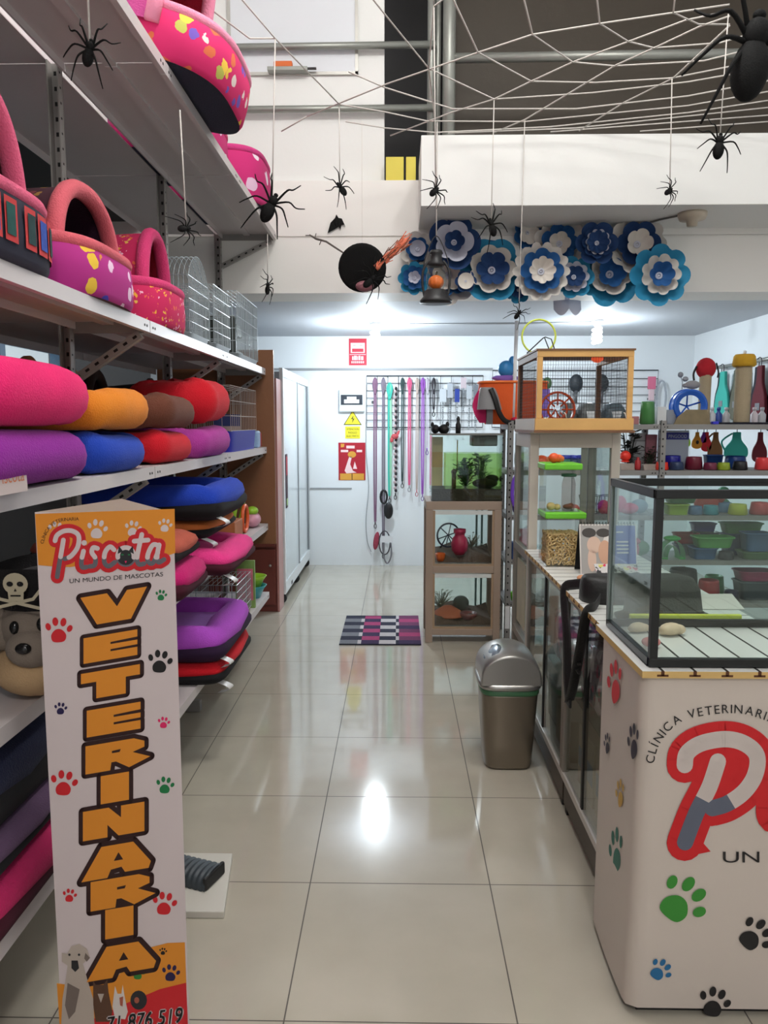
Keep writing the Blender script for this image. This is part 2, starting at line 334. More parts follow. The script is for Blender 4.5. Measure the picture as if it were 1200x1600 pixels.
# bare bulbs in the back room
def bulb(x, y, label, pw):
    t = thing('ceiling_bulb', label, 'ceiling lamp', (x, y, 2.46))
    MB().lathe([(.055, 0), (.055, -.012), (.035, -.03), (.022, -.06)][::-1], 20).build('lamp_holder', mat('porcelain', (.8, .8, .78), .3), t)
    b = MB()
    b.tube([(0.034 * math.cos(a * .5), 0.034 * math.sin(a * .5), -.07 - .003 * a) for a in range(0, 44)], .014, 8)
    b.build('spiral_tube', mat('bulb_glow', (.9, .96, 1), .3, emit=26), t)
    lamp('bulb_light', 'POINT', (x, y, 2.245), BULB_W * pw, (.82, .93, 1.0), .05)
bulb(-.215, 7.2, 'lit white spiral bulb on the low ceiling above the red prohibition sign', 1.15)
bulb(1.78, 7.05, 'lit white spiral bulb on the low ceiling above the wooden cage', .52)
# unlit lamp holder under the balcony
t = thing('lamp_holder', 'cream round lamp holder under the balcony, right of the paper flowers', 'lamp holder', atz(1082, 333, 2.80))
MB().lathe([(.0, -.075), (.03, -.075), (.035, -.045), (.075, -.038), (.085, -.015), (.085, 0)], 24).build('base', mat('cream_plastic', S(190, 178, 160), .4), t)
c0 = atz(1082, 333, 2.80)
MB().tube([(-.06, 0, -.01), (-.16, .12, -.008), (-.26, .3, -.008), (-.42, .37, -.008)], .006, 6).build('cable', mat('grey_cable', S(95, 92, 88), .5), t)

# signs and fittings on the back wall (Y = 8.29)
def wall_fr(x0, y0, Y=8.29):                              # flat frame: pixel coordinates of the photograph's back wall
    return None
def rect(mb, fr, u0, u1, v0, v1, off, m): mb.poly([fr(u0, v0, off), fr(u1, v0, off), fr(u1, v1, off), fr(u0, v1, off)], m)
FB = lambda Y: (lambda u, v, o: V3((u, -o, v)))
def wall_card(name, label, cat, px, py, w, h, base, fn, mats, d=.004, Y=8.29):
    c = at(px, py, Y); mb = MB(); mb.bb(-w / 2, w / 2, -d, 0, -h / 2, h / 2, 0); fr = lambda u, v, o: V3((u, -d - o, v))
    fn(mb, fr); return tag(mb.build(name, mats, loc=(c.x, Y - .0005, c.z)), label, cat)
red = paint('red', (196, 38, 62)); pink = paint('pale_pink', (240, 200, 205)); wht = paint('white', (236, 236, 236)); blk = paint('black', (24, 22, 24)); yel = paint('yellow', (240, 225, 50)); org = paint('orange', (228, 140, 40)); gold = paint('gold', (222, 160, 60))
def f_(mb, fr):
    rect(mb, fr, -.075, .075, -.01, .095, .0006, 1)
    rect(mb, fr, -.06, .06, .0, .035, .0012, 0)
    for x in (-.035, .035): mb.poly([fr(x + .026 * math.cos(a * PI / 8), .068 + .022 * math.sin(a * PI / 8), .0012) for a in range(16)], 2); rect(mb, fr, x - .015, x + .015, .064, .07, .0016, 0)
    rect(mb, fr, -.085, .085, -.03, -.024, .0012, 1)
    for k, (x, w) in enumerate(((-.06, .016), (-.04, .03), (-.006, .008), (.008, .02), (.034, .026))): rect(mb, fr, x, x + w, -.085, -.045 + .006 * (k % 2), .0012, 1)
    for k in range(7): rect(mb, fr, -.068 + k * .02, -.054 + k * .02, -.118, -.096, .0012, 1)
wall_card('prohibition_sign', 'pink and red safety sign high on the back wall left of the bulb', 'sign', 559, 550, .19, .28, red, f_, [red, pink, wht])
def f_(mb, fr):
    rect(mb, fr, -.075, .075, -.14, -.02, .0006, 0)
    for i, (s, w) in enumerate((('ATENCION', .13), ('RIESGO', .09), ('ELECTRICO', .13))): text(mb, s, fr, .0012, 1, width=w, size=.03, u=-w / 2, v=-.058 - i * .034)
c = at(551, 664, 8.29); mb = MB(); fr = lambda u, v, o: V3((u, -.003 - o, v))
mb.prism([(-.098, -.003, .0), (.098, -.003, .0), (0, -.003, .155)], (0, .003, 0), 1)
mb.poly([fr(-.084, .008, .0006), fr(.084, .008, .0006), fr(0, .141, .0006)], 0)
mb.poly([fr(*p, .0012) for p in ((.012, .105), (-.02, .06), (0, .062), (-.006, .02), (.022, .07), (.004, .068))], 1)
mb.bb(-.08, .08, -.003, 0, -.145, -.015, 0)
for i, (s, w) in enumerate((('ATENCION', .13), ('RIESGO', .09), ('ELECTRICO', .13))): text(mb, s, fr, .0012, 1, width=w, size=.03, u=-w / 2, v=-.055 - i * .037)
tag(mb.build('warning_sign', [yel, paint('olive', (90, 84, 20))], loc=(c.x, 8.2895, c.z)), 'yellow electric hazard triangle with caption plate under the breaker box', 'sign')
def f_(mb, fr):
    rect(mb, fr, -.13, .13, -.2, -.13, .0006, 2); rect(mb, fr, -.004, .004, -.2, -.13, .001, 3)
    rect(mb, fr, -.06, .03, .14, .17, .0006, 1); rect(mb, fr, -.12, -.04, .1, .125, .0006, 1); rect(mb, fr, .05, .11, .1, .125, .0006, 1)
    mb.poly([fr(-.0 + .045 * math.cos(a), .075 + .035 * math.sin(a), .001) for a in [i * PI / 8 for i in range(16)]], 2)
    mb.poly([fr(*p, .001) for p in ((-.08, -.1), (-.03, .05), (.0, .055), (-.02, -.03), (.01, -.1), (.05, -.12), (-.06, -.13))], 1)
    mb.poly([fr(*p, .001) for p in ((.01, -.08), (.03, -.0), (.055, -.08))], 1); mb.poly([fr(*p, .001) for p in ((-.12, .19), (-.08, .19), (-.085, .155), (-.12, .15))], 2)
wall_card('poster', 'red poster with white shapes and gold strip under the yellow warning sign', 'poster', 550, 721, .29, .405, red, f_, [paint('deep_red', (178, 22, 44)), paint('poster_pink', (246, 214, 214)), gold, blk])
c = at(550, 626, 8.29)
t = thing('breaker_box', 'white breaker box with dark window on the back wall', 'breaker box', (c.x, 8.289, c.z))
MB().bb(-.135, .135, -.05, 0, -.12, .12).build('box', mat('breaker_plastic', (.74, .77, .79), .35), t, bevel=.012)
MB().bb(-.115, .115, -.056, -.05, -.045, .06).build('window', mat('smoke_plastic', S(62, 68, 76), .2), t)
MB().bb(-.08, .08, -.066, -.056, -.03, .01).bb(-.05, .05, -.066, -.056, .01, .04).build('switch_row', mat('breaker_white', (.8, .8, .8), .4), t)

# display grids on the back wall
m_wire = mat('black_wire', S(60, 62, 66), .4, .3)
def grid_panel(x0, x1, z0, z1, dx, dz, label, hooks=0):
    t = thing('display_grid', label, 'display grid', ((x0 + x1) / 2, 8.26, z0)); w = (x1 - x0) / 2; h = z1 - z0; mb = MB()
    n = round(2 * w / dx)
    for i in range(n + 1): mb.tube([(-w + 2 * w * i / n, 0, 0), (-w + 2 * w * i / n, 0, h)], .0028, 4)
    k = round(h / dz)
    for j in range(k + 1): mb.tube([(-w, .004, h * j / k), (w, .004, h * j / k)], .0035, 4)
    for x in (-w * .9, w * .9): mb.bb(x - .01, x + .01, 0, .03, h * .5 - .01, h * .5 + .01)
    mb.build('wire_mesh', m_wire, t)
    f = MB()
    for z in (0, h): f.tube([(-w, 0, z), (w, 0, z)], .006, 6)
    f.build('frame_rod', m_wire, t); return t
grid_panel(-.335, .9, 1.50, 2.045, .115, .078, 'black wire grid on the back wall holding the leashes')
grid_panel(1.0, 2.74, 1.5, 2.10, .58, .082, 'black horizontal wire rack on the back wall behind the wooden cage')
# white cable hanging beside the grid
p = [at(573, 600, 8.27), at(572, 700, 8.27), at(576, 760, 8.27), at(572, 810, 8.27), at(574, 845, 8.27), at(580, 862, 8.27)]
tag(MB().tube([q - p[-1] for q in smooth_path(p, 6)], .005, 6).build('hanging_cable', mat('pale_cable', S(170, 172, 176), .5), loc=p[-1]), 'pale cable hanging down the back wall left of the leashes', 'cable')

# leashes
def leash(px, top, bot, rgb, wid, label, clip=(50, 50, 55), loop=True, Y=8.215, braid=None, rgb2=None):
    a = at(px, top, Y); b = at(px, bot, Y); L = a.z - b.z; t = thing('leash', label, 'leash', (a.x, Y, b.z), 0, 'leashes on the wire grid')
    m = mat('strap_%d_%d_%d' % rgb, S(*rgb), .7); mb = MB()
    if braid:
        k = int(L / .03)
        for i in range(k): mb.ell((.006 * (-1) ** i, 0, L - .03 * (i + .5) ), (.016, .011, .02), i % 2, n=8, k=6)
        mb.build('cord', [m, mat('strap_%d_%d_%d' % braid, S(*braid), .7)], t)
    else:
        for s in (-1, 1):
            mb.grid(lambda u, v, s=s: V3((s * (.004 + wid * .35 * math.sin(PI * u) ** .5) + (v - .5) * wid * .8, s * .006 + .004 * math.sin(9 * u), L * (1 - u))), 14, 2, 0 if s < 0 or not rgb2 else 1)
        mb.build('strap', [m, mat('strap_%d_%d_%d' % (rgb2 or rgb), S(*(rgb2 or rgb)), .7)], t)
    if loop:
        MB().tube(smooth_path([(0, 0, L - .16), (-wid, .01, L - .05), (0, .03, L + .01), (wid, .01, L - .05), (0, 0, L - .16)], 5), (wid * .5), 6).build('handle_loop', m, t)
    MB().tube([(0, 0, 0), (0, 0, -.03)], .006, 8).tube([V3((.013 * math.sin(a), 0, -.05 - .022 * math.cos(a))) for a in [2 * PI * i / 14 for i in range(14)]], .004, 6, closed=True).build('clip', mat('clip_metal_%d' % clip[0], S(*clip), .3, .8), t)
    MB().tube([(0, .0, L + .005), (0, .05, L + .005)], .004, 6).build('hook', m_wire, t)
    return t
for a in ((586, 592, 815, (128, 92, 118), .02, 'long mauve leash, first from the left on the wire grid', (80, 60, 70)),
          (599, 592, 862, (118, 108, 122), .018, 'long grey leash with red handle, second from the left on the grid', (90, 90, 95)),
          (609, 600, 775, (60, 178, 160), .024, 'teal and pale green leash left of the braided leash', (40, 40, 42)),
          (629, 592, 752, (46, 66, 66), .016, 'dark green leash right of the braided leash', (40, 40, 44)),
          (640, 592, 758, (212, 92, 132), .018, 'pink leash hanging right of the dark green leash', (150, 150, 155)),
          (652, 592, 765, (186, 168, 158), .015, 'beige leash with pink end left of the purple leash', (205, 120, 130)),
          (661, 592, 772, (150, 84, 178), .018, 'purple leash hanging beside the green aquarium', (120, 70, 160)),
          (668, 592, 700, (196, 190, 200), .014, 'pale lilac leash beside the purple leash', (120, 120, 125)),
          (678, 592, 640, (50, 46, 52), .016, 'short black leash on the grid above the aquarium corner', (60, 60, 64))):
    leash(*a, rgb2=(150, 214, 176) if a[0] == 609 else None)
leash(618, 605, 770, (40, 34, 38), .016, 'braided black and white rope leash with a red knot', (50, 50, 54), loop=False, braid=(190, 168, 170))
c = at(617, 682, 8.2); tag(MB().ell((0, 0, 0), (.04, .025, .03)).ell((.03, 0, .03), (.015, .012, .04), 0, RY(.5)).ell((-.03, 0, -.03), (.02, .014, .035), 0, RY(.3)).build('rope_knot', mat('red_white_rope', S(190, 80, 84), .8, vary=.4, vscale=60), loc=c), 'red and white rope knot on the braided leash', 'knot')
c = at(588, 845, 8.21); mb = MB(); mb.ell((0, 0, 0), (.032, .02, .10), 0, RY(.15)); mb.tube([V3((.09 + .06 * math.cos(a), -.01, -.02 + .13 * math.sin(a))) for a in [i * PI / 8 for i in range(16)]], .007, 6, 1, closed=True)
tag(mb.build('harness_bundle', [mat('red_strap_bundle', S(160, 60, 80), .8, vary=.4, vscale=50), mat('dark_cord', S(70, 66, 72), .5)], loc=c), 'red strap bundle hanging at the foot of the mauve leash', 'harness')
c = at(605, 866, 8.19); mb = MB(); mb.tube(smooth_path([(-.03, 0, .2), (-.04, 0, 0), (.0, 0, -.1), (.045, 0, 0), (.03, 0, .2)], 6), .009, 6); mb.bb(-.06, .06, -.01, 0, .13, .2, 1)
tag(mb.build('leash_pack', [mat('grey_strap', S(120, 118, 124), .6), mat('card_white', (.75, .75, .77), .6)], loc=c), 'grey looped strap with white card hanging near the floor', 'leash')
c = at(607, 795, 8.2); mb = MB(); mb.ell((.0, 0, -.02), (.05, .025, .09)); mb.tube([V3((-.05 + .035 * math.cos(a), -.01, .13 + .07 * math.sin(a))) for a in [i * PI / 8 for i in range(16)]], .012, 8, closed=True)
tag(mb.build('retractable_leash', mat('black_plastic_soft', S(26, 26, 28), .4), loc=c), 'black retractable leash handle under the teal leash', 'leash')
# clear packs on the right half of the grid
for i, (px, py, w, h, rgb) in enumerate(((692, 645, .07, .5, (196, 202, 208)), (703, 640, .06, .55, (176, 182, 190)), (714, 645, .05, .5, (40, 64, 150)), (724, 620, .06, .4, (206, 190, 196)), (733, 640, .06, .5, (186, 192, 198)), (743, 640, .05, .52, (120, 124, 132)))):
    c = at(px, py, 8.2); t = thing('chain_pack', ['pale chain pack left of the blue strap', 'wide grey chain pack left of the blue strap', 'pack with thin blue strap on the wire grid', 'pack with red hanging card on the wire grid', 'pale pack left of the dark tagged pack', 'dark tagged pack at the right end of the grid'][i], 'chain', c, 0, 'packs on the wire grid')
    MB().bb(-w / 2, w / 2, -.008, .008, h * .22, h * .5).build('card', mat('pack_card_%d' % i, S(*rgb), .4), t, bevel=.003)
    ch = MB(); n = int(h * .7 / .022)
    for k in range(n): ch.tube([V3((.008 * math.cos(q) * (1 if k % 2 else .3), .008 * math.cos(q) * (.3 if k % 2 else 1), h * .22 - .022 * k + .015 * math.sin(q))) for q in [j * PI / 4 for j in range(8)]], .003, 4, closed=True)
    ch.build('chain', mat('chrome_chain', S(190, 194, 198), .25, .8), t)
    MB().tube([(0, 0, h * .5), (0, .06, h * .52)], .004, 6).build('hook', m_wire, t)
# brushes and combs on the right rack
def brush(px, py, h, rgb, label, shape):
    c = at(px, py, 8.2); t = thing('grooming_brush', label, 'brush', c, 0, 'grooming tools on the wire rack'); m = mat('brush_%d_%d_%d' % rgb, S(*rgb), .5)
    MB().ell((0, 0, h * .2), (h * .24, .025, h * .32)).build('head', m, t)
    MB().tube([(0, 0, -h * .05), (0, 0, -h * .3), (0, 0, -h * .5)], [.022, .014, .02], 10).build('handle', mat('brush_grip', S(90, 92, 96), .4), t)
    MB().tube([(0, 0, h * .5), (0, .06, h * .5)], .004, 6).build('hook', m_wire, t)
brush(900, 608, .3, (26, 36, 44), 'dark oval grooming brush seen through the middle of the cage', 0)
brush(940, 608, .3, (40, 48, 52), 'dark grooming brush right of the cage post', 0)
brush(855, 605, .2, (60, 90, 50), 'green edged comb behind the cage left side', 0)
c = at(1018, 608, 8.2)
t = thing('pink_pack', 'pink and white pack hanging on the rack end above the green pot', 'pack', c)
MB().bb(-.04, .04, -.012, .012, 0, .13).build('card', mat('pink_card', S(214, 110, 140), .5), t, bevel=.003); MB().bb(-.03, .03, -.012, .012, -.12, 0).build('blister', mat('pale_blister', S(220, 190, 196), .3), t, bevel=.008)
c = at(1033, 622, 8.22); tag(MB().tube([V3((.05 * math.cos(a), 0, .18 * math.sin(a))) for a in [i * PI / 10 for i in range(20)]], .011, 8, closed=True).build('hanging_ring', mat('grey_ring', S(168, 172, 180), .5), loc=c), 'long grey loop hanging right of the pink pack', 'loop')
# ------------------------------------------------------------------ left gondola shelving
m_shelf = mat('white_shelf_enamel', S(206, 198, 198), .4, vary=.03); m_post = mat('grey_post_enamel', S(150, 146, 142), .45); m_hole = mat('slot_black', S(18, 16, 16), .7)
m_wood = mat('brown_wood_board', S(128, 84, 54), .5, vary=.12, vscale=4, bump=.1, bscale=30)
PX_, FX = -1.18, -.89; POSTS = [.2, 1.42, 2.78, 3.98, 5.18]
g0 = V3((-1.18, 2.78, 0))
gd = thing('shelving_unit', 'long white metal shelving run along the left side holding pet beds', 'shelving', g0)
def L_(mb): mb.T = Matrix.Translation(-g0); return mb
for y in POSTS:
    mb = L_(MB()); h = 2.77
    mb.bb(PX_ - .02, PX_ + .02, y - .0025, y + .0025, 0, h, 0); mb.bb(PX_ + .015, PX_ + .02, y - .035, y + .0, 0, h, 0); mb.bb(PX_ - .02, PX_ - .015, y - .035, y, 0, h, 0)
    for k in range(56):
        z = .03 + k * .05
        for q in (0, .014): mb.bb(PX_ + .0185, PX_ + .0205, y - .024, y - .015, z + q, z + q + .007, 1) if q == 0 else mb.bb(PX_ - .008, PX_ + .002, y - .0032, y - .0025, z, z + .014, 1)
    mb.build('post', [m_post, m_hole], gd, weld=False)
    L_(MB()).bb(PX_ - .2, PX_ + .12, y - .02, y + .02, 0, .06).build('foot', m_post, gd, bevel=.004)
LEV = [('top', 2.775, -.80), ('', 1.905, -.885), ('', 1.385, -.885), ('', .865, -.885), ('', .39, -.885)]
for nm, z, fx in LEV:
    for y0, y1 in zip(POSTS, POSTS[1:]):
        mb = L_(MB()); a, b = y0 + .003, y1 - .003; lip = .042
        mb.bb(PX_ + .022, fx, a, b, z - .004, z); mb.bb(fx - .003, fx, a, b, z - lip, z - .004); mb.bb(fx - .02, fx - .003, a, b, z - lip, z - lip + .003)
        mb.bb((PX_ + fx) / 2 - .02, (PX_ + fx) / 2 + .02, a, b, z - .016, z - .004); mb.bb(PX_ + .022, PX_ + .03, a, b, z - .03, z - .004)
        for q in (a + .03, b - .03, a + .055, b - .055): mb.bb(fx, fx + .0012, q - .004, q + .004, z - .026, z - .018, 1)
        mb.build('shelf', [m_shelf, m_hole], gd, weld=False)
        mb = L_(MB()); mb.bb(-1.62, PX_ - .022, a, b, z - .004, z); mb.bb(-1.62, -1.617, a, b, z - .04, z - .004); mb.build('rear_shelf', m_shelf, gd, weld=False)
    for y in POSTS:
        if nm == 'top' and y < 5: continue
        mb = L_(MB()); p, q = V3((PX_ + .022, y - .012, z - .21)), V3((fx - .03, y - .012, z - .05)); d = q - p
        mb.bar(p, q, .028, .028, 0)
        for k in range(7): c = p + d * ((k + .5) / 7); mb.box(c + V3((0, -.0145, 0)), (.016, .002, .009), 1, RY(-math.atan2(d.z, d.x)))
        mb.bb(PX_ + .02, fx - .02, y - .006, y - .003, z - .045, z - .005, 0)
        mb.build('bracket', [m_post, m_hole], gd, weld=False)
ep = L_(MB()).bb(-1.62, -.835, 5.20, 5.222, .72, 2.03); ep.build('end_panel', m_wood, gd, bevel=.002)
L_(MB()).bb(-1.2, -1.16, 5.18, 5.2, .7, 2.0).build('panel_batten', m_post, gd)

# ------------------------------------------------------------------ pet beds
pk = S(226, 92, 140)
def cave_bed(label, loc, W, D, H, hb, cloth, fur, inner, hood=None, rz=0, under=None, ay=0, xfk=.3, arch=.8, pattern_patch=False):
    t = thing('cave_pet_bed', label, 'pet bed', loc, rz, 'cave beds on the shelves')
    def plan(a, k=1.0): c, s_ = math.cos(a), math.sin(a); return math.copysign(abs(c) ** .62, c) * D / 2 * k, math.copysign(abs(s_) ** .62, s_) * W / 2 * k
    prof = [(.97, .0), (1.0, .02), (1.01, hb * .5), (.99, hb * .92), (.94, hb), (.86, hb * .97), (.82, hb * .8), (.8, hb * .35)]
    mb = MB(); n = 48
    mb.grid(lambda u, v: V3((*plan(2 * PI * u, prof[round(v * (len(prof) - 1))][0]), prof[round(v * (len(prof) - 1))][1])), n, len(prof), 0, True, cu=True)
    mb.poly([V3((*plan(2 * PI * i / n, .97), 0)) for i in range(n)][::-1], 1)
    mb.build('base', [cloth, under or inner], t)
    mb = MB(); mb.grid(lambda u, v: V3((*plan(2 * PI * u, .82 * v + .001), hb * .35 + .03 * (1 - v ** 3))), n, 8, 0, True, cu=True); mb.build('cushion', inner, t)
    if pattern_patch:
        mb = MB()
        for a0, a1, mi in ((-.6, -.34, 1), (-.3, -.13, 0), (-.1, -.01, 2), (.01, .10, 1), (.13, .30, 0), (.34, .6, 1), (.68, 1.1, 2)):
            for q, (e0, e1, k) in enumerate(((0, 1, 1.022), (.14, .86, 1.03))):
                mb.grid(lambda u, v: V3((*plan((a0 + (a1 - a0) * (e0 + (e1 - e0) * u)), k), hb * (.25 + .6 * (e0 + (e1 - e0) * v)))), 6, 3, 3 if q == 0 else mi)
        mb.build('patchwork', [mat('patch_blue', S(52, 80, 170), .9, vary=.4, vscale=40), mat('patch_teal', S(30, 60, 62), .9, vary=.4, vscale=40), mat('patch_green', S(28, 80, 76), .9, vary=.4, vscale=40), mat('patch_red', S(196, 58, 60), .9)], t)
    mb = MB(); pts = [V3((*plan(a, .93), hb + .004)) for a in [-PI * .5 + PI * i / 30 for i in range(31)]]
    mb.tube(pts, .021, 10); mb.build('fur_rim', fur, t)
    # hood
    hw = W * .5 * arch
    def arc(u, k, x): a = PI * u; y = -math.cos(a) * hw * k; return V3((x, ay + (math.copysign(abs(y / (hw * k)) ** .9, y) * hw * k if abs(y) > 1e-6 else 0), hb * .6 + (H - hb * .6) * k ** .5 * math.sin(a) ** .8))
    xf, xb = D * xfk, -D * .48
    mb = MB(); mb.grid(lambda u, v: arc(u, 1 - .22 * v ** 2, xf + (xb - xf) * v), 25, 8, 0)
    mb.poly([arc(i / 24, .78, xb) for i in range(25)], 0); mb.build('hood', hood or cloth, t)
    mb = MB(); mb.grid(lambda u, v: arc(u, (1 - .22 * v ** 2) * .93, xf + (xb + .02 - xf) * v), 25, 8, 0); mb.poly([arc(i / 24, .78 * .93, xb + .02) for i in range(25)], 0); mb.build('lining', inner, t)
    MB().tube([arc(i / 40, .965, xf + .004) for i in range(41)], .026, 10).build('arch_fur_rim', fur, t)
    return t
fur_pink = plush('fur_pink', (222, 92, 128)); fur_coral = plush('fur_coral', (214, 96, 108)); fur_hot = plush('fur_hot', (218, 60, 118)); fur_pale = plush('fur_pale', (246, 150, 180))
in_wine = plush('lining_wine', (70, 6, 26)); in_red = plush('lining_red', (150, 6, 40)); in_plum = plush('lining_plum', (46, 8, 40))
cl_patch = mat('cloth_navy_patch', S(34, 34, 52), .9, vary=.2)
cl_paw = specks('cloth_magenta_paws', S(176, 40, 130), [S(230, 190, 60), S(70, 60, 190), S(235, 200, 225), S(176, 40, 130), S(214, 140, 60)], 13, .3)
cl_tiny = specks('cloth_pink_tiny', S(206, 34, 92), [S(240, 190, 90), S(244, 190, 210), S(230, 110, 70), S(206, 34, 92), S(236, 170, 60)], 42, .3)
cl_big = specks('cloth_pink_bones', S(218, 40, 108), [S(246, 206, 80), S(240, 220, 214), S(220, 110, 70), S(120, 90, 190), S(218, 40, 108), S(190, 190, 90)], 17, .36)
cl_mag = specks('cloth_magenta_dogs', S(196, 40, 112), [S(230, 214, 226), S(196, 40, 112), S(196, 40, 112), S(226, 190, 214)], 8, .3)
cl_dkhood = specks('cloth_dark_hood', S(60, 16, 34), [S(150, 110, 50), S(60, 16, 34), S(110, 40, 50)], 22, .28)
navy = plush('navy', (22, 26, 54))
cave_bed('pink fur cave bed with dark blue picture patches, nearest on the second shelf', (-1.12, 1.81, 1.9055), .60, .5, .43, .16, cl_patch, fur_pink, in_wine, cl_dkhood, under=navy, pattern_patch=True, arch=.68)
cave_bed('coral arch cave bed with magenta paw print base, on the second shelf', (-1.11, 2.41, 1.9055), .58, .5, .335, .14, cl_paw, fur_coral, in_plum, cl_dkhood, under=in_wine)
cave_bed('small hot pink cave bed with tiny printed pattern, beside the bird cages', (-1.11, 3.09, 1.9055), .5, .48, .37, .15, cl_tiny, fur_hot, in_red, cl_tiny, arch=.6)
t = cave_bed('big pink cave bed with bone print and red inside, overhanging the top shelf edge', (-.935, 3.14, 2.825), .70, .62, .62, .17, cl_big, fur_pale, in_red, plush('hood_pink', (206, 80, 150)), under=navy, arch=.8, xfk=.1, ay=-.09); t.rotation_euler = (0, .26, 0)
cave_bed('pink hooded bed half hidden behind the big pink cave bed', (-1.1, 3.88, 2.7755), .6, .5, .44, .18, cl_mag, fur_hot, in_wine, MATS['plush_hood_pink'], under=navy)
cave_bed('magenta cave bed with white dog print at the far end of the top shelf', (-1.04, 4.68, 2.7755), .6, .55, .32, .27, cl_mag, plush('fur_magenta', (206, 60, 130)), in_wine, cl_mag, under=navy)

def donut_bed(label, loc, W, D, H, col, end=None, rz=0, tilt=0, group='round plush beds on the third shelf', stripe=None):
    t = thing('plush_pet_bed', label, 'pet bed', loc, rz, group); t.rotation_euler = (tilt, 0, rz)
    r = H / 2; e = .36
    def path(a): c, s_ = math.cos(a), math.sin(a); return math.copysign(abs(c) ** e, c) * (D / 2 - r), math.copysign(abs(s_) ** e, s_) * (W / 2 - r)
    n, k = 120, 16; ph = random.random() * 6
    def f(u, v):
        a = 2 * PI * u; x, y = path(a); x2, y2 = path(a + .02); tx, ty = x2 - x, y2 - y; l = math.hypot(tx, ty) or 1; nx, ny = ty / l, -tx / l
        b = 2 * PI * v; sw = r * (1 + .06 * math.sin(3 * a + ph) + .04 * math.sin(7 * a + ph * 2)); s = math.copysign(abs(math.sin(b)) ** .9, math.sin(b))
        return V3((x + nx * math.cos(b) * sw, y + ny * math.cos(b) * sw, max(.001, H / 2 + s * sw * .98 + .006 * math.sin(2 * a + ph))))
    mb = MB(); mb.grid(f, n, k, 0, True, True, True); mb.build('bolster', col, t)
    mb = MB(); mb.ell((0, 0, H * .4), (D / 2 - r * 1.3, W / 2 - r * 1.3, H * .22)); mb.build('cushion', stripe or col, t)
    return t
hot = plush('hot_pink', (236, 16, 108)); ppl = plush('purple', (140, 22, 146)); ora = plush('mustard', (226, 132, 30)); blu = plush('blue', (24, 66, 178)); brn = plush('brown', (104, 56, 38)); rdd = plush('red', (206, 12, 34)); mgt = plush('orchid', (172, 56, 150)); gry = plush('grey', (110, 104, 104))
Z3 = 1.3855
donut_bed('purple round bed under the hot pink one, nearest on the third shelf', (-1.08, 1.84, Z3), .78, .46, .135, ppl)
donut_bed('hot pink round bed on top of the purple bed', (-1.08, 1.84, Z3 + .147), .79, .48, .155, hot)
donut_bed('blue round bed under the mustard one on the third shelf', (-1.08, 2.485, Z3), .49, .44, .125, blu)
donut_bed('mustard yellow round bed lying on the blue bed', (-1.08, 2.49, Z3 + .134), .50, .46, .13, ora)
donut_bed('red round bed under the brown bed on the third shelf', (-1.08, 3.08, Z3), .50, .44, .125, rdd)
donut_bed('brown round bed lying on the flat red bed', (-1.08, 3.08, Z3 + .134), .54, .46, .13, brn)
donut_bed('orchid purple bed with grey seat beside the red and brown stack', (-1.04, 3.64, Z3), .58, .42, .14, mgt, stripe=gry)
donut_bed('bright red bed with grey seat lying tilted on the orchid bed', (-1.03, 3.665, Z3 + .16), .54, .42, .20, rdd, stripe=gry, tilt=.06)
tan = plush('tan', (170, 112, 56)); dkb = plush('dark_brown', (52, 34, 28))
for i, (y, m_, lab) in enumerate(((2.88, tan, 'tan cave bed peeking over the hot pink bed, nearest the window'), (3.22, tan, 'tan cave bed behind the mustard bed'), (3.52, dkb, 'dark brown cave bed behind the brown bed'), (4.3, dkb, 'dark brown cave bed in shadow behind the red bed'))):
    t = thing('tunnel_pet_bed', lab, 'pet bed', (-1.485, y, Z3), 0, 'cave beds on the rear side of the shelving'); t.scale = (.9, .62, 1.2)
    def arc(u, k, x): a = PI * u; return V3((x, -math.cos(a) * .21 * k, .12 + .2 * k * math.sin(a)))
    mb = MB(); mb.grid(lambda u, v: arc(u, 1 - .1 * v, .12 - .28 * v), 21, 5); mb.poly([arc(j / 20, .9, -.16) for j in range(21)]); mb.build('hood', m_, t)
    MB().tube([arc(j / 30, .98, .12) for j in range(31)], .024, 8).build('arch_rim', m_, t)
    mb = MB(); mb.grid(lambda u, v: V3((math.cos(2 * PI * u) * (.17 + .03 * math.sin(PI * v)), math.sin(2 * PI * u) * (.21 + .02 * math.sin(PI * v)), .13 * v)), 28, 6, cu=True); mb.poly([V3((math.cos(2 * PI * j / 28) * .17, math.sin(2 * PI * j / 28) * .21, .06)) for j in range(28)]); mb.build('base', m_, t)
    MB().grid(lambda u, v: arc(u, .9 * (1 - .1 * v), .11 - .25 * v), 21, 5).build('lining', in_wine, t)

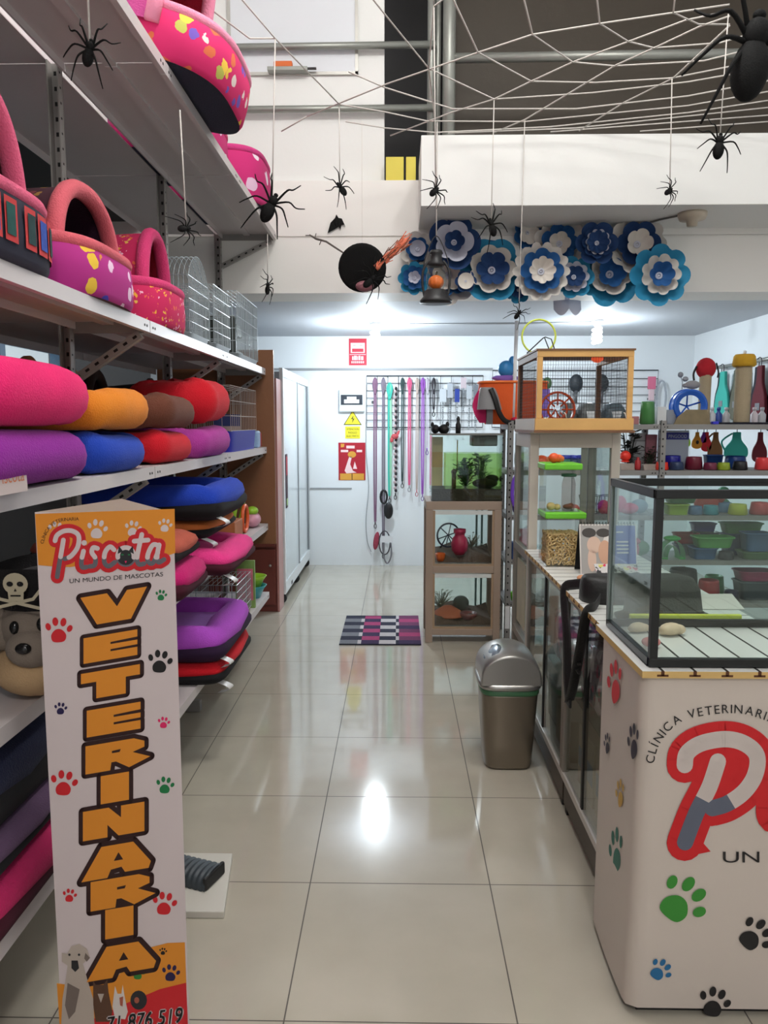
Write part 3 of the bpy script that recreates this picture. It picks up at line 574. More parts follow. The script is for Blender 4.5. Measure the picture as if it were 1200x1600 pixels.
def mat_bed(label, loc, W, D, H, col, under, rz=0, tag_at=None, tilt=0, seat=None, seam=True):
    t = thing('square_pet_bed', label, 'pet bed', loc, rz, 'square bolster beds on the lower shelves'); t.rotation_euler = (0, tilt, rz)
    mb = MB(); n = 52; r = H * .42
    def path(a, ins=0, e=.2): c, s_ = math.cos(a), math.sin(a); return math.copysign(abs(c) ** e, c) * (D / 2 - ins), math.copysign(abs(s_) ** e, s_) * (W / 2 - ins)
    mb.grid(lambda u, v: V3((*path(2 * PI * u, .03 - .03 * math.sin(PI * v * .8)), H * .5 * v)), n, 5, cu=True); mb.poly([V3((*path(2 * PI * i / n, .03), 0)) for i in range(n)]); mb.poly([V3((*path(2 * PI * i / n, .015), H * .5)) for i in range(n)])
    mb.build('underside', under, t)
    ph = random.random() * 6
    def f(u, v):
        a = 2 * PI * u; x, y = path(a, .075); b = 2 * PI * v; l = math.hypot(x, y); nx, ny = x / l, y / l
        return V3((x + nx * math.cos(b) * .082, y + ny * math.cos(b) * .082, H * .58 + math.sin(b) * r * (1 + .08 * math.sin(4 * a + ph))))
    mb = MB(); mb.grid(f, n, 12, cu=True, cv=True); mb.build('bolster', col, t)
    mb = MB(); mb.grid(lambda u, v: V3((*path(2 * PI * u, (1 - v) * (min(W, D) / 2 - .08) + .08 if False else (W / 2) * .0 + .10) , 0)) * v + V3((0, 0, H * (.66 + .05 * math.cos(PI * v)))), n, 7, cu=True); mb.build('seat_cushion', seat or col, t)
    if tag_at:
        x, y = tag_at; mb = MB(); mb.grid(lambda u, v: V3((x + .055 * math.sin(PI * u) + .01 * v, y - .02 + .045 * v + .01 * u, H * .25 - .02 - .07 * u * (1 - .25 * u) * (1 if u < .7 else 1))), 9, 3); mb.build('label_tag', mat('white_satin_tag', (.75, .74, .73), .4), t)
    return t
blk_c = mat('black_base_cloth', S(16, 14, 18), .95); wine_c = mat('wine_base_cloth', S(66, 6, 30), .95)
Z4 = .8655
mat_bed('pink square bed sagging over the shelf edge under the orange bed', (-1.045, 3.60, Z4 + .03), .66, .64, .11, plush('rose', (244, 60, 144)), wine_c, tag_at=(.272, -.27), tilt=.08)
mat_bed('orange square bed between the blue bed and the pink bed', (-1.13, 3.62, Z4 + .168), .62, .62, .085, plush('orange', (206, 112, 54)), blk_c, tag_at=(.26, -.26))
mat_bed('royal blue square bed on top of the orange bed', (-1.09, 3.595, Z4 + .256), .68, .66, .15, plush('royal', (22, 62, 180)), blk_c, tag_at=(.285, -.27))
mat_bed('magenta square bed mostly hidden behind the standing sign', (-1.1, 3.02, Z4), .42, .6, .13, plush('magenta', (200, 24, 110)), wine_c)
mat_bed('dark cushion bed on top of the magenta bed behind the sign', (-1.12, 3.02, Z4 + .138), .42, .58, .1, plush('rose2', (190, 90, 70)), blk_c)
Z5 = .3905
mat_bed('flat red square bed under the purple bed near the floor', (-1.09, 3.605, Z5), .72, .66, .10, plush('deep_red', (206, 10, 30)), blk_c, tag_at=(.285, -.29))
mat_bed('purple square bed with raised sides lying on the red bed', (-1.085, 3.605, Z5 + .102), .72, .66, .15, plush('violet', (182, 78, 204)), mat('plum_cloth', S(40, 10, 50), .9), tag_at=(.285, -.29), seat=plush('violet_seat', (186, 120, 214)))
mat_bed('deep pink bed at the bottom of the stack left of the sign', (-1.19, 1.80, Z5), .70, .66, .13, plush('cerise', (196, 30, 96)), wine_c)
mat_bed('dusky lilac bed between the navy and deep pink beds', (-1.20, 1.79, Z5 + .132), .68, .64, .08, plush('lilac', (100, 74, 104)), blk_c)
mat_bed('navy bed on top of the stack left of the sign', (-1.21, 1.79, Z5 + .214), .68, .62, .2, plush('midnight', (20, 28, 62)), blk_c)

# ------------------------------------------------------------------ wire cages on the shelving
m_cw = mat('pale_cage_wire', S(176, 186, 190), .35, .4)
def wire_cage(label, loc, sx, sy, h, tray, th=.07, gap=.022, dome=False, wire=None, rungs=5):
    t = thing('wire_cage', label, 'cage', loc, 0, 'wire cages on the shelving'); w = wire or m_cw
    mb = MB(); mb.grid(lambda u, v: V3((math.copysign(abs(math.cos(2 * PI * u)) ** .25, math.cos(2 * PI * u)) * sx / 2 * (.94 + .06 * v), math.copysign(abs(math.sin(2 * PI * u)) ** .25, math.sin(2 * PI * u)) * sy / 2 * (.94 + .06 * v), th * v)), 40, 3, cu=True)
    mb.poly([V3((math.copysign(abs(math.cos(2 * PI * j / 40)) ** .25, math.cos(2 * PI * j / 40)) * sx / 2 * .94, math.copysign(abs(math.sin(2 * PI * j / 40)) ** .25, math.sin(2 * PI * j / 40)) * sy / 2 * .94, .002)) for j in range(40)]); mb.build('tray', tray, t)
    x, y = sx / 2 * .95, sy / 2 * .95; mb = MB(); r = .0016
    def top(q): return h * (1 - .0) if not dome else h * (.72 + .28 * math.cos(q * PI / 2) ** .7)
    nx, ny = max(2, round(2 * x / gap)), max(2, round(2 * y / gap))
    for i in range(nx + 1):
        px = -x + 2 * x * i / nx
        if dome: mb.tube([(px, -y, th)] + [(px, yy, top(abs(yy / y))) for yy in [-y + 2 * y * k / 12 for k in range(13)]] + [(px, y, th)], r, 4)
        else: mb.tube([(px, -y, th), (px, -y, h), (px, y, h), (px, y, th)], r, 4)
    for j in range(1, ny):
        py = -y + 2 * y * j / ny; z = top(abs(py / y))
        for s in (-1, 1): mb.tube([(s * x, py, th), (s * x, py, z)], r, 4)
    for k in range(rungs + 1):
        z = th + ((top(1) if dome else h) - th) * k / rungs; mb.tube([(-x, -y, z), (x, -y, z), (x, y, z), (-x, y, z)], r * 1.3, 4, closed=True)
    mb.build('wire_body', w, t, weld=False); return t
m_trayg = mat('grey_tray', S(120, 128, 132), .4)
wire_cage('bird cage nearest the small pink cave bed on the second shelf', (-1.025, 3.56, 1.9055), .25, .36, .38, m_trayg, dome=True, th=.03)
wire_cage('domed bird cage between the two other cages on the second shelf', (-1.02, 4.0, 1.9055), .25, .38, .31, m_trayg, th=.03)
wire_cage('wide wire cage with a dark panel inside, before the shelf end', (-1.02, 4.68, 1.9055), .25, .66, .37, m_trayg, gap=.026, th=.03)
t = thing('cage_nest_box', 'dark hinged plastic piece inside the wide wire cage', 'nest box', (-1.025, 4.55, 1.912)); t.scale = (.95, 1, 1)
MB().bb(-.1, .1, -.09, -.06, 0, .24).build('back_panel', mat('dark_green_plastic', S(52, 58, 56), .4), t, bevel=.012)
MB().prism([(-.1, -.06, .2), (-.1, .06, .2), (-.1, .1, .13), (-.1, -.02, .13), (-.1, -.06, .1)], (.2, 0, 0)).bb(-.1, .1, -.06, .12, 0, .05).build('hopper', mat('dark_green_plastic'), t, bevel=.006)
wire_cage('cage with royal blue tray beside the red bed on the third shelf', (-1.02, 4.52, Z3), .25, .78, .36, mat('royal_tray', S(16, 16, 150), .6), th=.115, gap=.05, wire=mat('warm_wire', S(168, 156, 148), .4, .3), rungs=3)
t = thing('cage_carton', 'pale printed card inside the blue tray cage', 'card', (-1.02, 4.6, Z3 + .01)); MB().bb(-.08, .08, -.012, .0, .0, .2).bb(-.08, .08, -.0125, -.012, .13, .2, 1).build('sheet', [mat('pale_card', S(180, 158, 150), .6), mat('blue_card', S(50, 60, 110), .6)], t)
t = thing('toy_pack', 'red and pale blue packet at the shelf end beside the blue tray', 'packet', (-.955, 5.03, Z3)); MB().bb(-.04, .06, -.1, -.02, 0, .11).build('wrapper', mat('sky_print', S(150, 180, 214), .35, vary=.3, vscale=30), t, bevel=.012); MB().bb(-.04, .05, -.018, .08, 0, .10).build('pouch', mat('red_pouch', S(176, 40, 56), .4), t, bevel=.012)
t = thing('price_card', 'small white shelf card with faded orange lettering beside the purple bed', 'card', atx(14, 740, -.845)); t.location = (-.862, 1.72, Z3)
mb = MB(); mb.prism([(.004, -.10, 0), (.004, .04, 0), (.004, .034, .075), (.004, -.10, .075)], (-.003, 0, 0)); text(mb, 'Piscota', lambda u, v, o: V3((.004 + o, u, v)), .0006, 1, width=.12, size=.045, u=-.095, v=.025)
mb.build('card', [mat('card_white2', S(206, 190, 186), .6), paint('faded_orange', (206, 120, 80))], t)
# lower shelf goods at the far end
lime = plastic('lime', (150, 196, 50)); teal = plastic('teal', (60, 160, 170)); orng = plastic('orange', (222, 90, 40))
t = thing('ring_toy', 'lime green ring toy standing at the far end behind the blue bed', 'toy', (-.99, 4.72, Z4))
MB().tube([V3((.02 * math.sin(a), .12 * math.cos(a), .13 + .12 * math.sin(a))) for a in [2 * PI * i / 24 for i in range(24)]], .014, 8, closed=True).build('outer_ring', lime, t)
MB().tube([V3((.04, .08 * math.cos(a), .09 + .08 * math.sin(a))) for a in [2 * PI * i / 24 for i in range(24)]], .012, 8, closed=True).build('inner_ring', orng, t)
t = thing('toy_bag', 'clear bag of pink and white toys at the shelf end', 'toy', (-.95, 4.98, Z4)); MB().ell((0, 0, .05), (.05, .1, .05)).build('bag', plastic('pale_pink', (214, 150, 170)), t); MB().ell((0, -.02, .11), (.04, .05, .03)).build('toy', lime, t)
tag(MB().bb(-.07, .06, -.12, .1, 0, .12).build('pet_carton', mat('orange_carton', S(180, 104, 60), .6, vary=.3, vscale=25), loc=(-.98, 4.4, Z4), bevel=.004), 'orange printed carton behind the blue bed', 'carton')
wire_cage('small pink topped wire cage behind the purple bed', (-1.02, 4.36, Z5), .27, .42, .26, mat('cream_tray', S(190, 170, 150), .5), th=.05, gap=.03)
tag(MB().bb(-.06, .06, -.015, .015, 0, .3).bb(-.05, .05, -.0165, -.015, .05, .25, 1).build('toy_blister', [mat('green_card', S(120, 150, 80), .5, vary=.4, vscale=20), mat('pink_print', S(206, 110, 130), .4, vary=.4, vscale=25)], loc=(-.955, 4.72, Z5)), 'green and pink toy card standing behind the wire cage', 'toy card')
for i, (dz, m_, lab) in enumerate(((0, teal, 'teal bowl under the lime bowl at the far end of the lowest shelf'), (.062, lime, 'lime bowl stacked on the teal bowl at the far end of the lowest shelf'))):
    tag(MB().lathe([(.05, 0), (.075, .06), (.095, .085), (.088, .085), (.068, .06), (.045, .012), (0, .012)], 28).build('feeding_bowl', m_, loc=(-.965, 5.0, Z5 + dz)), lab, 'bowl')
tag(MB().ell((0, 0, .05), (.06, .13, .05)).ell((.02, .02, .085), (.03, .05, .025)).build('wrapped_toy', plastic('pale_grey', (176, 190, 196), .2), loc=(-1.05, 2.2, Z4)), 'shiny wrapped toy under the third shelf above the sign', 'toy')
tag(MB().bb(-.1, .1, -.2, .2, 0, .32).build('dark_carton', mat('dark_carton', S(40, 44, 62), .7), loc=(-1.4, 1.9, Z4), bevel=.005), 'dark blue carton in shadow above the pirate plush shelf', 'carton')

# ------------------------------------------------------------------ pirate plush
t = thing('pirate_plush', 'cream plush animal wearing a black pirate hat with skull, left of the sign', 'plush toy', (-.90, 1.88, Z4)); t.scale = (.86,) * 3
cream = plush('cream', (190, 158, 118)); gryp = plush('mouse', (132, 120, 108)); dkp = plush('charcoal', (20, 18, 20)); bone = paint('bone', (186, 176, 150))
MB().ell((0, 0, .085), (.13, .16, .088)).build('body', cream, t)
mb = MB(); mb.ell((.02, -.02, .215), (.125, .125, .105)); mb.ell((.03, -.125, .165), (.07, .06, .055)); mb.build('head', gryp, t)
mb = MB(); mb.ell((-.09, -.07, .22), (.06, .05, .085), 0, RY(-.5)); mb.build('ear', gryp, t); mb = MB(); mb.ell((.13, -.06, .215), (.05, .05, .08), 0, RY(.5)); mb.build('ear', gryp, t)
MB().ell((-.01, -.137, .225), (.014, .012, .019)).build('eye', mat('glossy_black', (.01, .01, .01), .1), t); MB().ell((.065, -.137, .235), (.013, .012, .019)).build('eye', mat('glossy_black'), t)
MB().ell((.035, -.185, .18), (.022, .014, .016)).build('nose', mat('glossy_black'), t)
h = MB(); h.ell((.02, -.02, .3), (.13, .12, .075)); h.grid(lambda u, v: V3((.02 + math.cos(2 * PI * u) * (.13 + .05 * v), -.02 + math.sin(2 * PI * u) * (.12 + .03 * v), .285 + .11 * v * (.65 + .35 * abs(math.sin(2 * PI * u))))), 40, 5, cu=True)
hat = h.build('hat', dkp, t)
mb = MB(); fr = lambda u, v, o: V3((.02 + u, -.151 - o - .0 + .5 * u * u, .345 + v))
mb.grid(lambda u, v: fr(.034 * math.cos(PI * 2 * u) * v, .012 + .03 * math.sin(2 * PI * u) * v, .028), 20, 3, 0, cu=True); mb.poly([fr(x, z, .028) for x, z in ((-.02, -.035), (.02, -.035), (.022, -.005), (-.022, -.005))], 0)
for x in (-.014, .014): mb.poly([fr(x + .009 * math.cos(a), .012 + .007 * math.sin(a), .03) for a in [i * PI / 6 for i in range(12)]], 1)
mb.poly([fr(x, z, .03) for x, z in ((0, .0), (-.004, -.008), (.004, -.008))], 1); mb.poly([fr(x, z, .03) for x, z in ((-.014, -.022), (.014, -.022), (.014, -.018), (-.014, -.018))], 1)
for s in (-1, 1): flat_stroke(mb, [(s * .07, .0), (s * .045, -.03), (-s * .06, -.055)], .009, fr, .027, 0)
mb.build('skull_emblem', [bone, dkp], hat)

# ------------------------------------------------------------------ standing sign (triangular column)
sg0 = V3((-.62, 1.6, 0)); sg = thing('standing_sign', 'tall three sided card sign with orange upright lettering and paw prints', 'sign', sg0)
PL, PR, PB = (-.768, 1.6), (-.4735, 1.6), (-.689, 1.895); SH = 1.36
mb = MB(); mb.T = Matrix.Translation(-sg0)
pts = [V3((PL[0], PL[1], 0)), V3((PR[0], PR[1], 0)), V3((PB[0], PB[1], 0))]
mb.add(pts + [p + V3((0, 0, SH - .006)) for p in pts], [(0, 1, 4, 3), (1, 2, 5, 4), (2, 0, 3, 5), (0, 2, 1)], 0); mb.add([p + V3((0, 0, SH - .006)) for p in pts], [(0, 1, 2)], 1)
mb.build('column', [mat('sign_white_card', S(214, 200, 200), .55), mat('raw_card', S(150, 136, 122), .8, vary=.06)], sg)
def SF(px, py, off): p = at(px, py, 1.6); return V3((p.x, 1.5995 - off, p.z)) - sg0
mb = MB(); O, W_, R_, K, B_, G_, NV, MG, GY = range(9)
sm = [paint('sign_orange', (226, 142, 40)), paint('sign_white', (214, 200, 200)), paint('sign_red', (206, 30, 40)), paint('sign_brown_black', (44, 14, 14)), blk, paint('sign_green', (22, 120, 66)), paint('sign_navy', (34, 22, 74)), paint('sign_magenta', (222, 36, 100)), paint('sign_grey', (104, 102, 110)), paint('cat_black', (38, 38, 42)), paint('dog_cream', (186, 172, 160)), paint('dog_shade', (120, 106, 98)), paint('cat_brown', (92, 62, 44)), paint('leaf_green', (44, 128, 50)), paint('bunny_white', (216, 206, 200)), paint('bunny_red', (170, 90, 70))]
P = lambda lst, off, m: mb.poly([SF(x, y, off) for x, y in lst], m)
def wave(a, b, n=16): return [(a[0] + (b[0] - a[0]) * i / n, a[1] + (b[1] - a[1]) * i / n) for i in range(n + 1)]
P([(55, 803), (273, 795), (274, 864), (262, 868), (248, 880), (225, 888), (190, 884), (150, 880), (110, 886), (84, 885), (60, 883)], .0003, O)
def pawpx(x, y, r, m, off=.0006, rot=0):
    paw(mb, lambda u, v, o: SF(u, -v, o), x, -y, r, m, off, rot)
for x, y, r in ((152, 827, 16), (208, 826, 13), (258, 821, 11), (88, 828, 13)): pawpx(x, y, r, W_, .0006, -.12)
LOGO = [[(.15, 3.05), (.3, 3.45), (.8, 3.75), (1.4, 3.75), (1.85, 3.4), (1.78, 2.6), (1.3, 1.95), (.85, 1.75)], [(.75, 3.1), (.6, 2.2), (.42, 1.2), (.3, .45)], [(2.2, 2.3), (2.05, 1.6), (2.1, 1.15), (2.4, 1.15)], [(3.2, 2.5), (2.9, 2.55), (2.8, 2.2), (3.05, 1.8), (3.0, 1.3), (2.65, 1.2)], [(4.4, 2.4), (4.1, 2.62), (3.75, 2.2), (3.7, 1.5), (4.0, 1.22), (4.45, 1.5)], [(5.25 + .58 * math.sin(a), 1.95 + .62 * math.cos(a)) for a in [2 * PI * i / 12 for i in range(13)]], [(6.4, 3.5), (6.2, 2.6), (6.05, 1.75), (6.2, 1.35), (6.55, 1.4)], [(5.85, 3.02), (6.85, 3.1)], [(7.6, 2.7), (7.2, 2.75), (6.85, 2.1), (6.85, 1.55), (7.2, 1.45), (7.55, 2.2)], [(7.65, 2.75), (7.5, 1.95), (7.6, 1.5), (8.0, 1.7)]]
def logo(mb, fr, mats, w1, w2, split, off=.0008, letters=None):
    mr, mw, mg = mats
    for i, s in enumerate(LOGO):
        if letters and i not in letters: continue
        pts = [(p.x, p.y) for p in smooth_path([(a, b, 0) for a, b in s], 5)]
        flat_stroke(mb, pts, w2, fr, off, mr)
        lo = []; hi = []
        for p in pts: (hi if p[1] > split else lo).append(p)
        def runs(cond):
            out = []; cur = []
            for a, b in zip(pts, pts[1:]):
                for k in range(4):
                    q = (a[0] + (b[0] - a[0]) * k / 4, a[1] + (b[1] - a[1]) * k / 4)
                    if cond(q): cur.append(q)
                    elif cur: out.append(cur); cur = []
            if cond(pts[-1]): cur.append(pts[-1])
            if cur: out.append(cur)
            return [c for c in out if len(c) > 1]
        for c in runs(lambda q: q[1] <= split): flat_stroke(mb, c, w1, fr, off + .0003, mg)
        for c in runs(lambda q: q[1] > split): flat_stroke(mb, c, w1, fr, off + .0006, mw)
def lf(u, v, o): x = 200 + u * 100; y = 650 - v * 100; return SF(40 + x / 4.615, 770 + y / 4.615, o)
logo(mb, lf, (R_, W_, GY), .34, .95, 1.85)
mb.poly([lf(2.25 + .2 * math.cos(a), 2.9 + .2 * math.sin(a), .0014) for a in [i * PI / 6 for i in range(12)]], W_)
mb.poly([lf(5.25 + .62 * math.cos(a), 1.9 + .6 * math.sin(a), .0016) for a in [i * PI / 10 for i in range(20)]], 9)
for s in (-1, 1): mb.poly([lf(5.25 + s * x, y, .0017) for x, y in ((.2, 2.3), (.5, 2.7), (.58, 2.1))], 9); mb.poly([lf(5.25 + s * .24 + .1 * math.cos(a), 2.05 + .06 * math.sin(a), .0019) for a in [i * PI / 4 for i in range(8)]], G_)
mb.poly([lf(5.25 + x, y, .0019) for x, y in ((-.08, 1.6), (.08, 1.6), (0, 1.42))], MG)
arc_text(mb, 'CLÍNICA VETERINARIA', lambda u, v, o: SF(u, -v, o), .0008, B_, [(68, -850), (76, -830), (92, -816), (124, -813)], 7.5)
text(mb, 'UN MUNDO DE MASCOTAS', lambda u, v, o: SF(u, -v, o), .0008, B_, width=146, size=9.5, u=109, v=-911, slope=.075)
GL = {'V': ([(0, 1), (.40, 1), (.55, .5), (.70, 1), (1, 1), (.76, 0), (.25, 0)], []),
      'E': ([(0, 0), (0, 1), (1, 1), (1, .72), (.5, .68), (.5, .6), (1, .6), (1, .42), (.5, .40), (.5, .32), (1, .32), (1, 0)], []),
      'T': ([(0, 1), (1, 1), (1, .62), (.76, .62), (.76, 0), (.26, 0), (.26, .62), (0, .62)], []),
      'R': ([(0, 0), (0, 1), (.82, 1), (1, .85), (1, .64), (.8, .52), (1.1, .26), (.74, 0), (.52, .28), (.44, .28), (.42, 0)], [(.45, .68), (.6, .7), (.58, .6), (.45, .6)]),
      'I': ([(.28, 0), (.28, 1), (.76, 1), (.76, 0)], []), 'N': ([(0, 0), (0, 1), (.42, 1), (.62, .6), (.62, 1), (1, 1), (1, 0), (.58, 0), (.4, .42), (.4, 0)], []),
      'A': ([(-.08, 0), (.26, 1), (.8, 1), (1.1, .3), (1.06, .1), (.66, .1), (.6, .28), (.42, .24), (.36, 0)], [(.47, .5), (.55, .75), (.63, .5)])}
rows = [('V', 178, 948, 104, 46), ('E', 173, 1010, 84, 40), ('T', 173, 1066, 92, 42), ('E', 178, 1124, 84, 42), ('R', 180, 1180, 92, 44), ('I', 178, 1231, 92, 44), ('N', 178, 1283, 96, 46), ('A', 181, 1344, 92, 50), ('R', 188, 1393, 92, 46), ('I', 185, 1441, 92, 46), ('A', 189, 1500, 92, 50)]
for i, (ch, cx, cy, w, hh) in enumerate(rows):
    poly, hole = GL[ch]; f = lambda u, v, o: SF(cx + (u - .5) * w, cy - (v - .5) * hh - (u - .5) * w * .17, o); k = 0.0006 + (i % 2) * .0002
    q = poly + [poly[0]]; asp = w / hh
    g = lambda a, b, o: f(a / asp, b, o)
    for a, b in zip(q, q[1:]): flat_stroke(mb, [(a[0] * asp, a[1]), (b[0] * asp, b[1])], .30, g, k, K)
    mb.poly([f(u, v, .0011) for u, v in poly], O)
    if hole: mb.poly([f(u, v, .0014) for u, v in hole], K)
for x, y, r, m_, ro in ((92, 985, 21, R_, .0), (250, 1034, 19, B_, -.1), (252, 930, 9, G_, -.1), (95, 1107, 10, NV, -.05), (256, 1129, 9.5, MG, -.1), (100, 1224, 21, R_, -.1), (258, 1227, 14, G_, -.1), (109, 1399, 11, R_, -.1), (257, 1412, 19, R_, -.1)): pawpx(x, y, r, m_, .0006, ro)
# foot of the sign: orange and red waves, animals, phone number
P([(89, 1536), (120, 1540), (180, 1530), (205, 1500), (235, 1480), (262, 1473), (289, 1472), (297, 1700), (100, 1700)], .0003, O)
P([(100, 1640), (128, 1600), (150, 1590), (200, 1566), (250, 1545), (291, 1535), (298, 1700), (103, 1700)], .0005, R_)
P([(105, 1490), (112, 1478), (124, 1474), (136, 1482), (141, 1496), (136, 1500), (130, 1505), (137, 1530), (146, 1560), (148, 1600), (142, 1610), (96, 1600), (98, 1560), (103, 1530), (106, 1508), (97, 1502), (97, 1488)], .0009, 10)
P([(112, 1500), (122, 1500), (124, 1512), (118, 1518), (112, 1512)], .0011, 9); P([(106, 1535), (125, 1545), (118, 1580), (108, 1592), (102, 1570)], .0011, 11); P([(134, 1488), (141, 1496), (136, 1502), (132, 1497)], .0011, 11)
for x in (109, 124): P([(x + 2 * math.cos(a), 1491 + 2 * math.sin(a)) for a in [i * PI / 4 for i in range(8)]], .0012, 9)
P([(146, 1532), (150, 1538), (162, 1538), (168, 1530), (170, 1550), (176, 1580), (172, 1596), (150, 1596), (146, 1570)], .0009, 12); P([(153, 1552), (163, 1552), (158, 1566)], .0011, 10)
P([(180, 1540), (184, 1552), (190, 1552), (192, 1538), (195, 1556), (200, 1580), (196, 1592), (180, 1590), (176, 1572)], .0009, 14); P([(187, 1558), (193, 1556), (192, 1572), (188, 1570)], .0011, 15)
P([(217 + 13 * math.cos(a), 1562 + 15 * math.sin(a)) for a in [i * PI / 8 for i in range(16)]], .0010, 9); P([(214 + 4 * math.cos(a), 1562 + 5 * math.sin(a)) for a in [i * PI / 5 for i in range(10)]], .0012, 15)
pawpx(216, 1520, 11, 13, .0008, -.1); pawpx(267, 1520, 14, NV, .0008, -.1); pawpx(255, 1486, 6, B_, .0008, -.1)
for o_, m_, dx in ((.0011, W_, 0), (.0014, B_, 0)):
    for ddx, ddy in (((-1.5, 0), (1.5, 0), (0, 1.5), (0, -1.5)) if m_ == W_ else ((0, 0),)): text(mb, '71 876 519', lambda u, v, o: SF(u, -v, o), o_, m_, width=118, size=34, u=166 + ddx, v=-1612 + ddy, slope=.13, shear=.12)
mb.build('printed_face', sm, sg, weld=False)

# ------------------------------------------------------------------ board on the floor beside the sign
tag(MB().prism([(-.84, 2.232, 0), (-.541, 2.233, 0), (-.585, 2.562, 0), (-.84, 2.562, 0)], (0, 0, .024)).build('white_board', mat('white_slab', S(206, 202, 192), .5), loc=(0, 0, .0005), bevel=.003), 'white slab lying on the floor right of the standing sign', 'board')
t = thing('black_pad', 'black ribbed rubber pad lying on the white slab', 'pad', (-.70, 2.42, .0247), -.35)
mb = MB(); mb.grid(lambda u, v: V3(((u - .5) * .2, .06 * math.cos(PI * v), .001 + .05 * math.sin(PI * v) ** .6 + .0025 * math.sin(u * 60))), 60, 12); mb.build('ribbed_cover', mat('rubber_grey', S(62, 70, 76), .5), t)
for x in (-.0975, .0975): MB().bb(x - .0075, x + .0075, -.058, .058, 0, .045).build('end_cap', mat('rubber_black', S(22, 22, 24), .6), t, bevel=.007)
# ------------------------------------------------------------------ trash bin
b0 = V3((.50, 3.40, 0)); tb = thing('trash_bin', 'brushed grey swing lid trash bin with green rim on the tiled floor', 'trash bin', b0)
m_bin = mat('brushed_grey_bin', S(128, 118, 104), .32, .55, vary=.04, vscale=3); m_lid = mat('silver_lid', S(166, 164, 160), .28, .75)
def rr(a, wx, wy, e=.45): c, s_ = math.cos(a), math.sin(a); return math.copysign(abs(c) ** e, c) * wx, math.copysign(abs(s_) ** e, s_) * wy
def loft(prof, n=40, e=.45):
    mb = MB(); mb.grid(lambda u, v: V3((*rr(2 * PI * u, *prof[round(v * (len(prof) - 1))][:2], e), prof[round(v * (len(prof) - 1))][2])), n, len(prof), cu=True)
    mb.poly([V3((*rr(2 * PI * i / n, *prof[0][:2], e), prof[0][2])) for i in range(n)]); mb.poly([V3((*rr(2 * PI * i / n, *prof[-1][:2], e), prof[-1][2])) for i in range(n)]); return mb
loft([(.098, .105, .0), (.106, .113, .012), (.116, .125, .15), (.128, .14, .345), (.129, .141, .352)]).build('body', m_bin, tb)
loft([(.131, .143, .352), (.133, .145, .356), (.133, .145, .372), (.131, .143, .376)]).build('bag_edge', mat('green_bag', S(70, 120, 84), .35), tb)
loft([(.134, .147, .376), (.140, .153, .384), (.140, .153, .396), (.134, .147, .404)]).build('rim', m_lid, tb)
def dome(u, v): a = PI * u; k = 1 - .12 * abs(2 * v - 1) ** 4; return V3((-math.cos(a) * .132, (v - .5) * .285, .40 + .15 * k * math.sin(a) ** .7))
mb = MB(); mb.grid(dome, 25, 9); 
for e in (0, 1): mb.poly([dome(i / 24, e) for i in range(25)])
lid_ = mb.build('lid', m_lid, tb, bevel=.006)
mb = MB(); mb.lathe([(.001, .012), (.05, .008), (.064, 0), (.066, -.01)], 24, (-.078, -.03, .516), 0, RY(-.72), sx=.8, sy=1.35); mb.build('swing_flap', mat('blue_grey_flap', S(120, 130, 142), .25, .4), lid_)

# ------------------------------------------------------------------ reception desk with printed banner
DX, DY = .612, 1.86
d0 = V3((DX, DY, 0)); dk = thing('reception_desk', 'white counter wrapped in a printed banner with red logo and coloured paws', 'desk', d0)
m_ban = mat('banner_white', S(206, 194, 184), .5, vary=.03, vscale=3, bump=.04, bscale=5)
mb = MB(); mb.bb(.03, .95, .03, .36, .015, .915, 0); mb.bb(.0 + .02, .95, .02, .36, 0, .06, 1); mb.build('cabinet', [mat('desk_core', (.5, .48, .46), .6), mat('black_kick', S(30, 28, 28), .5)], dk)
mb = MB(); NB = 30                                     # banner: left face, rounded corner, front face; slightly loose near the foot
def ban(u, v):
    s = u * 1.31; z = .912 - v * .89; loose = .012 * v ** 2 * math.sin(u * 11) + .02 * v ** 3 * (1 - abs(2 * u - .5))
    if s < .34: return V3((-.004 - loose * .4 + .0, .36 - s, z))
    if s < .36: a = (s - .34) / .02 * PI / 2; return V3((.014 - .018 * math.cos(a), .018 - .018 * math.sin(a) , z)) - V3((loose * .3, 0, 0))
    return V3((.014 + s - .36, -.0, z))
mb.grid(ban, 66, 14)
# printed art in two flat faces
def DF(px, py, off): p = at(px, py, DY - .0016); return V3((p.x, DY - .0022 - off, p.z)) - d0
def DL(px, py, off): p = atx(px, py, DX - .0052); return V3((DX - .0075 - off, p.y, p.z)) - d0
dm = [paint('logo_red', (206, 22, 30)), paint('logo_white', (206, 194, 188)), paint('logo_slate', (96, 102, 118)), blk, paint('paw_green', (54, 140, 48)), paint('paw_blue', (30, 106, 156)), paint('paw_navy', (52, 46, 62)), paint('paw_yellow', (206, 166, 80)), paint('paw_teal', (44, 112, 96)), paint('paw_red', (212, 52, 62)), paint('paw_sky', (70, 112, 160))]
mb.mo = 1
C2 = lambda x, y: (900 + x / 2.6667, 1000 + y / 2.6667)       # notes taken on an enlarged view of the banner
fr = lambda u, v, o: DF(*C2(u, v), o)
Pst = [smooth_path([(x, y, 0) for x, y in l], 6) for l in ([(452, 520), (462, 470), (520, 430), (620, 412), (700, 430), (752, 480), (745, 560), (700, 630), (630, 680), (565, 700)], [(590, 505), (555, 610), (500, 720), (452, 845)])]
for w, m_, o in ((150, 0, .0004),):
    for s_ in Pst: flat_stroke(mb, [(p.x, p.y) for p in s_], w, fr, o, m_)
mb.poly([fr(x, y, .0005) for x, y in ((600, 500), (690, 450), (730, 520), (690, 600), (600, 680), (560, 690))], 0)
mb.poly([fr(x, y, .00085) for x, y in ((440, 905), (560, 880), (525, 840), (470, 830))], 0)
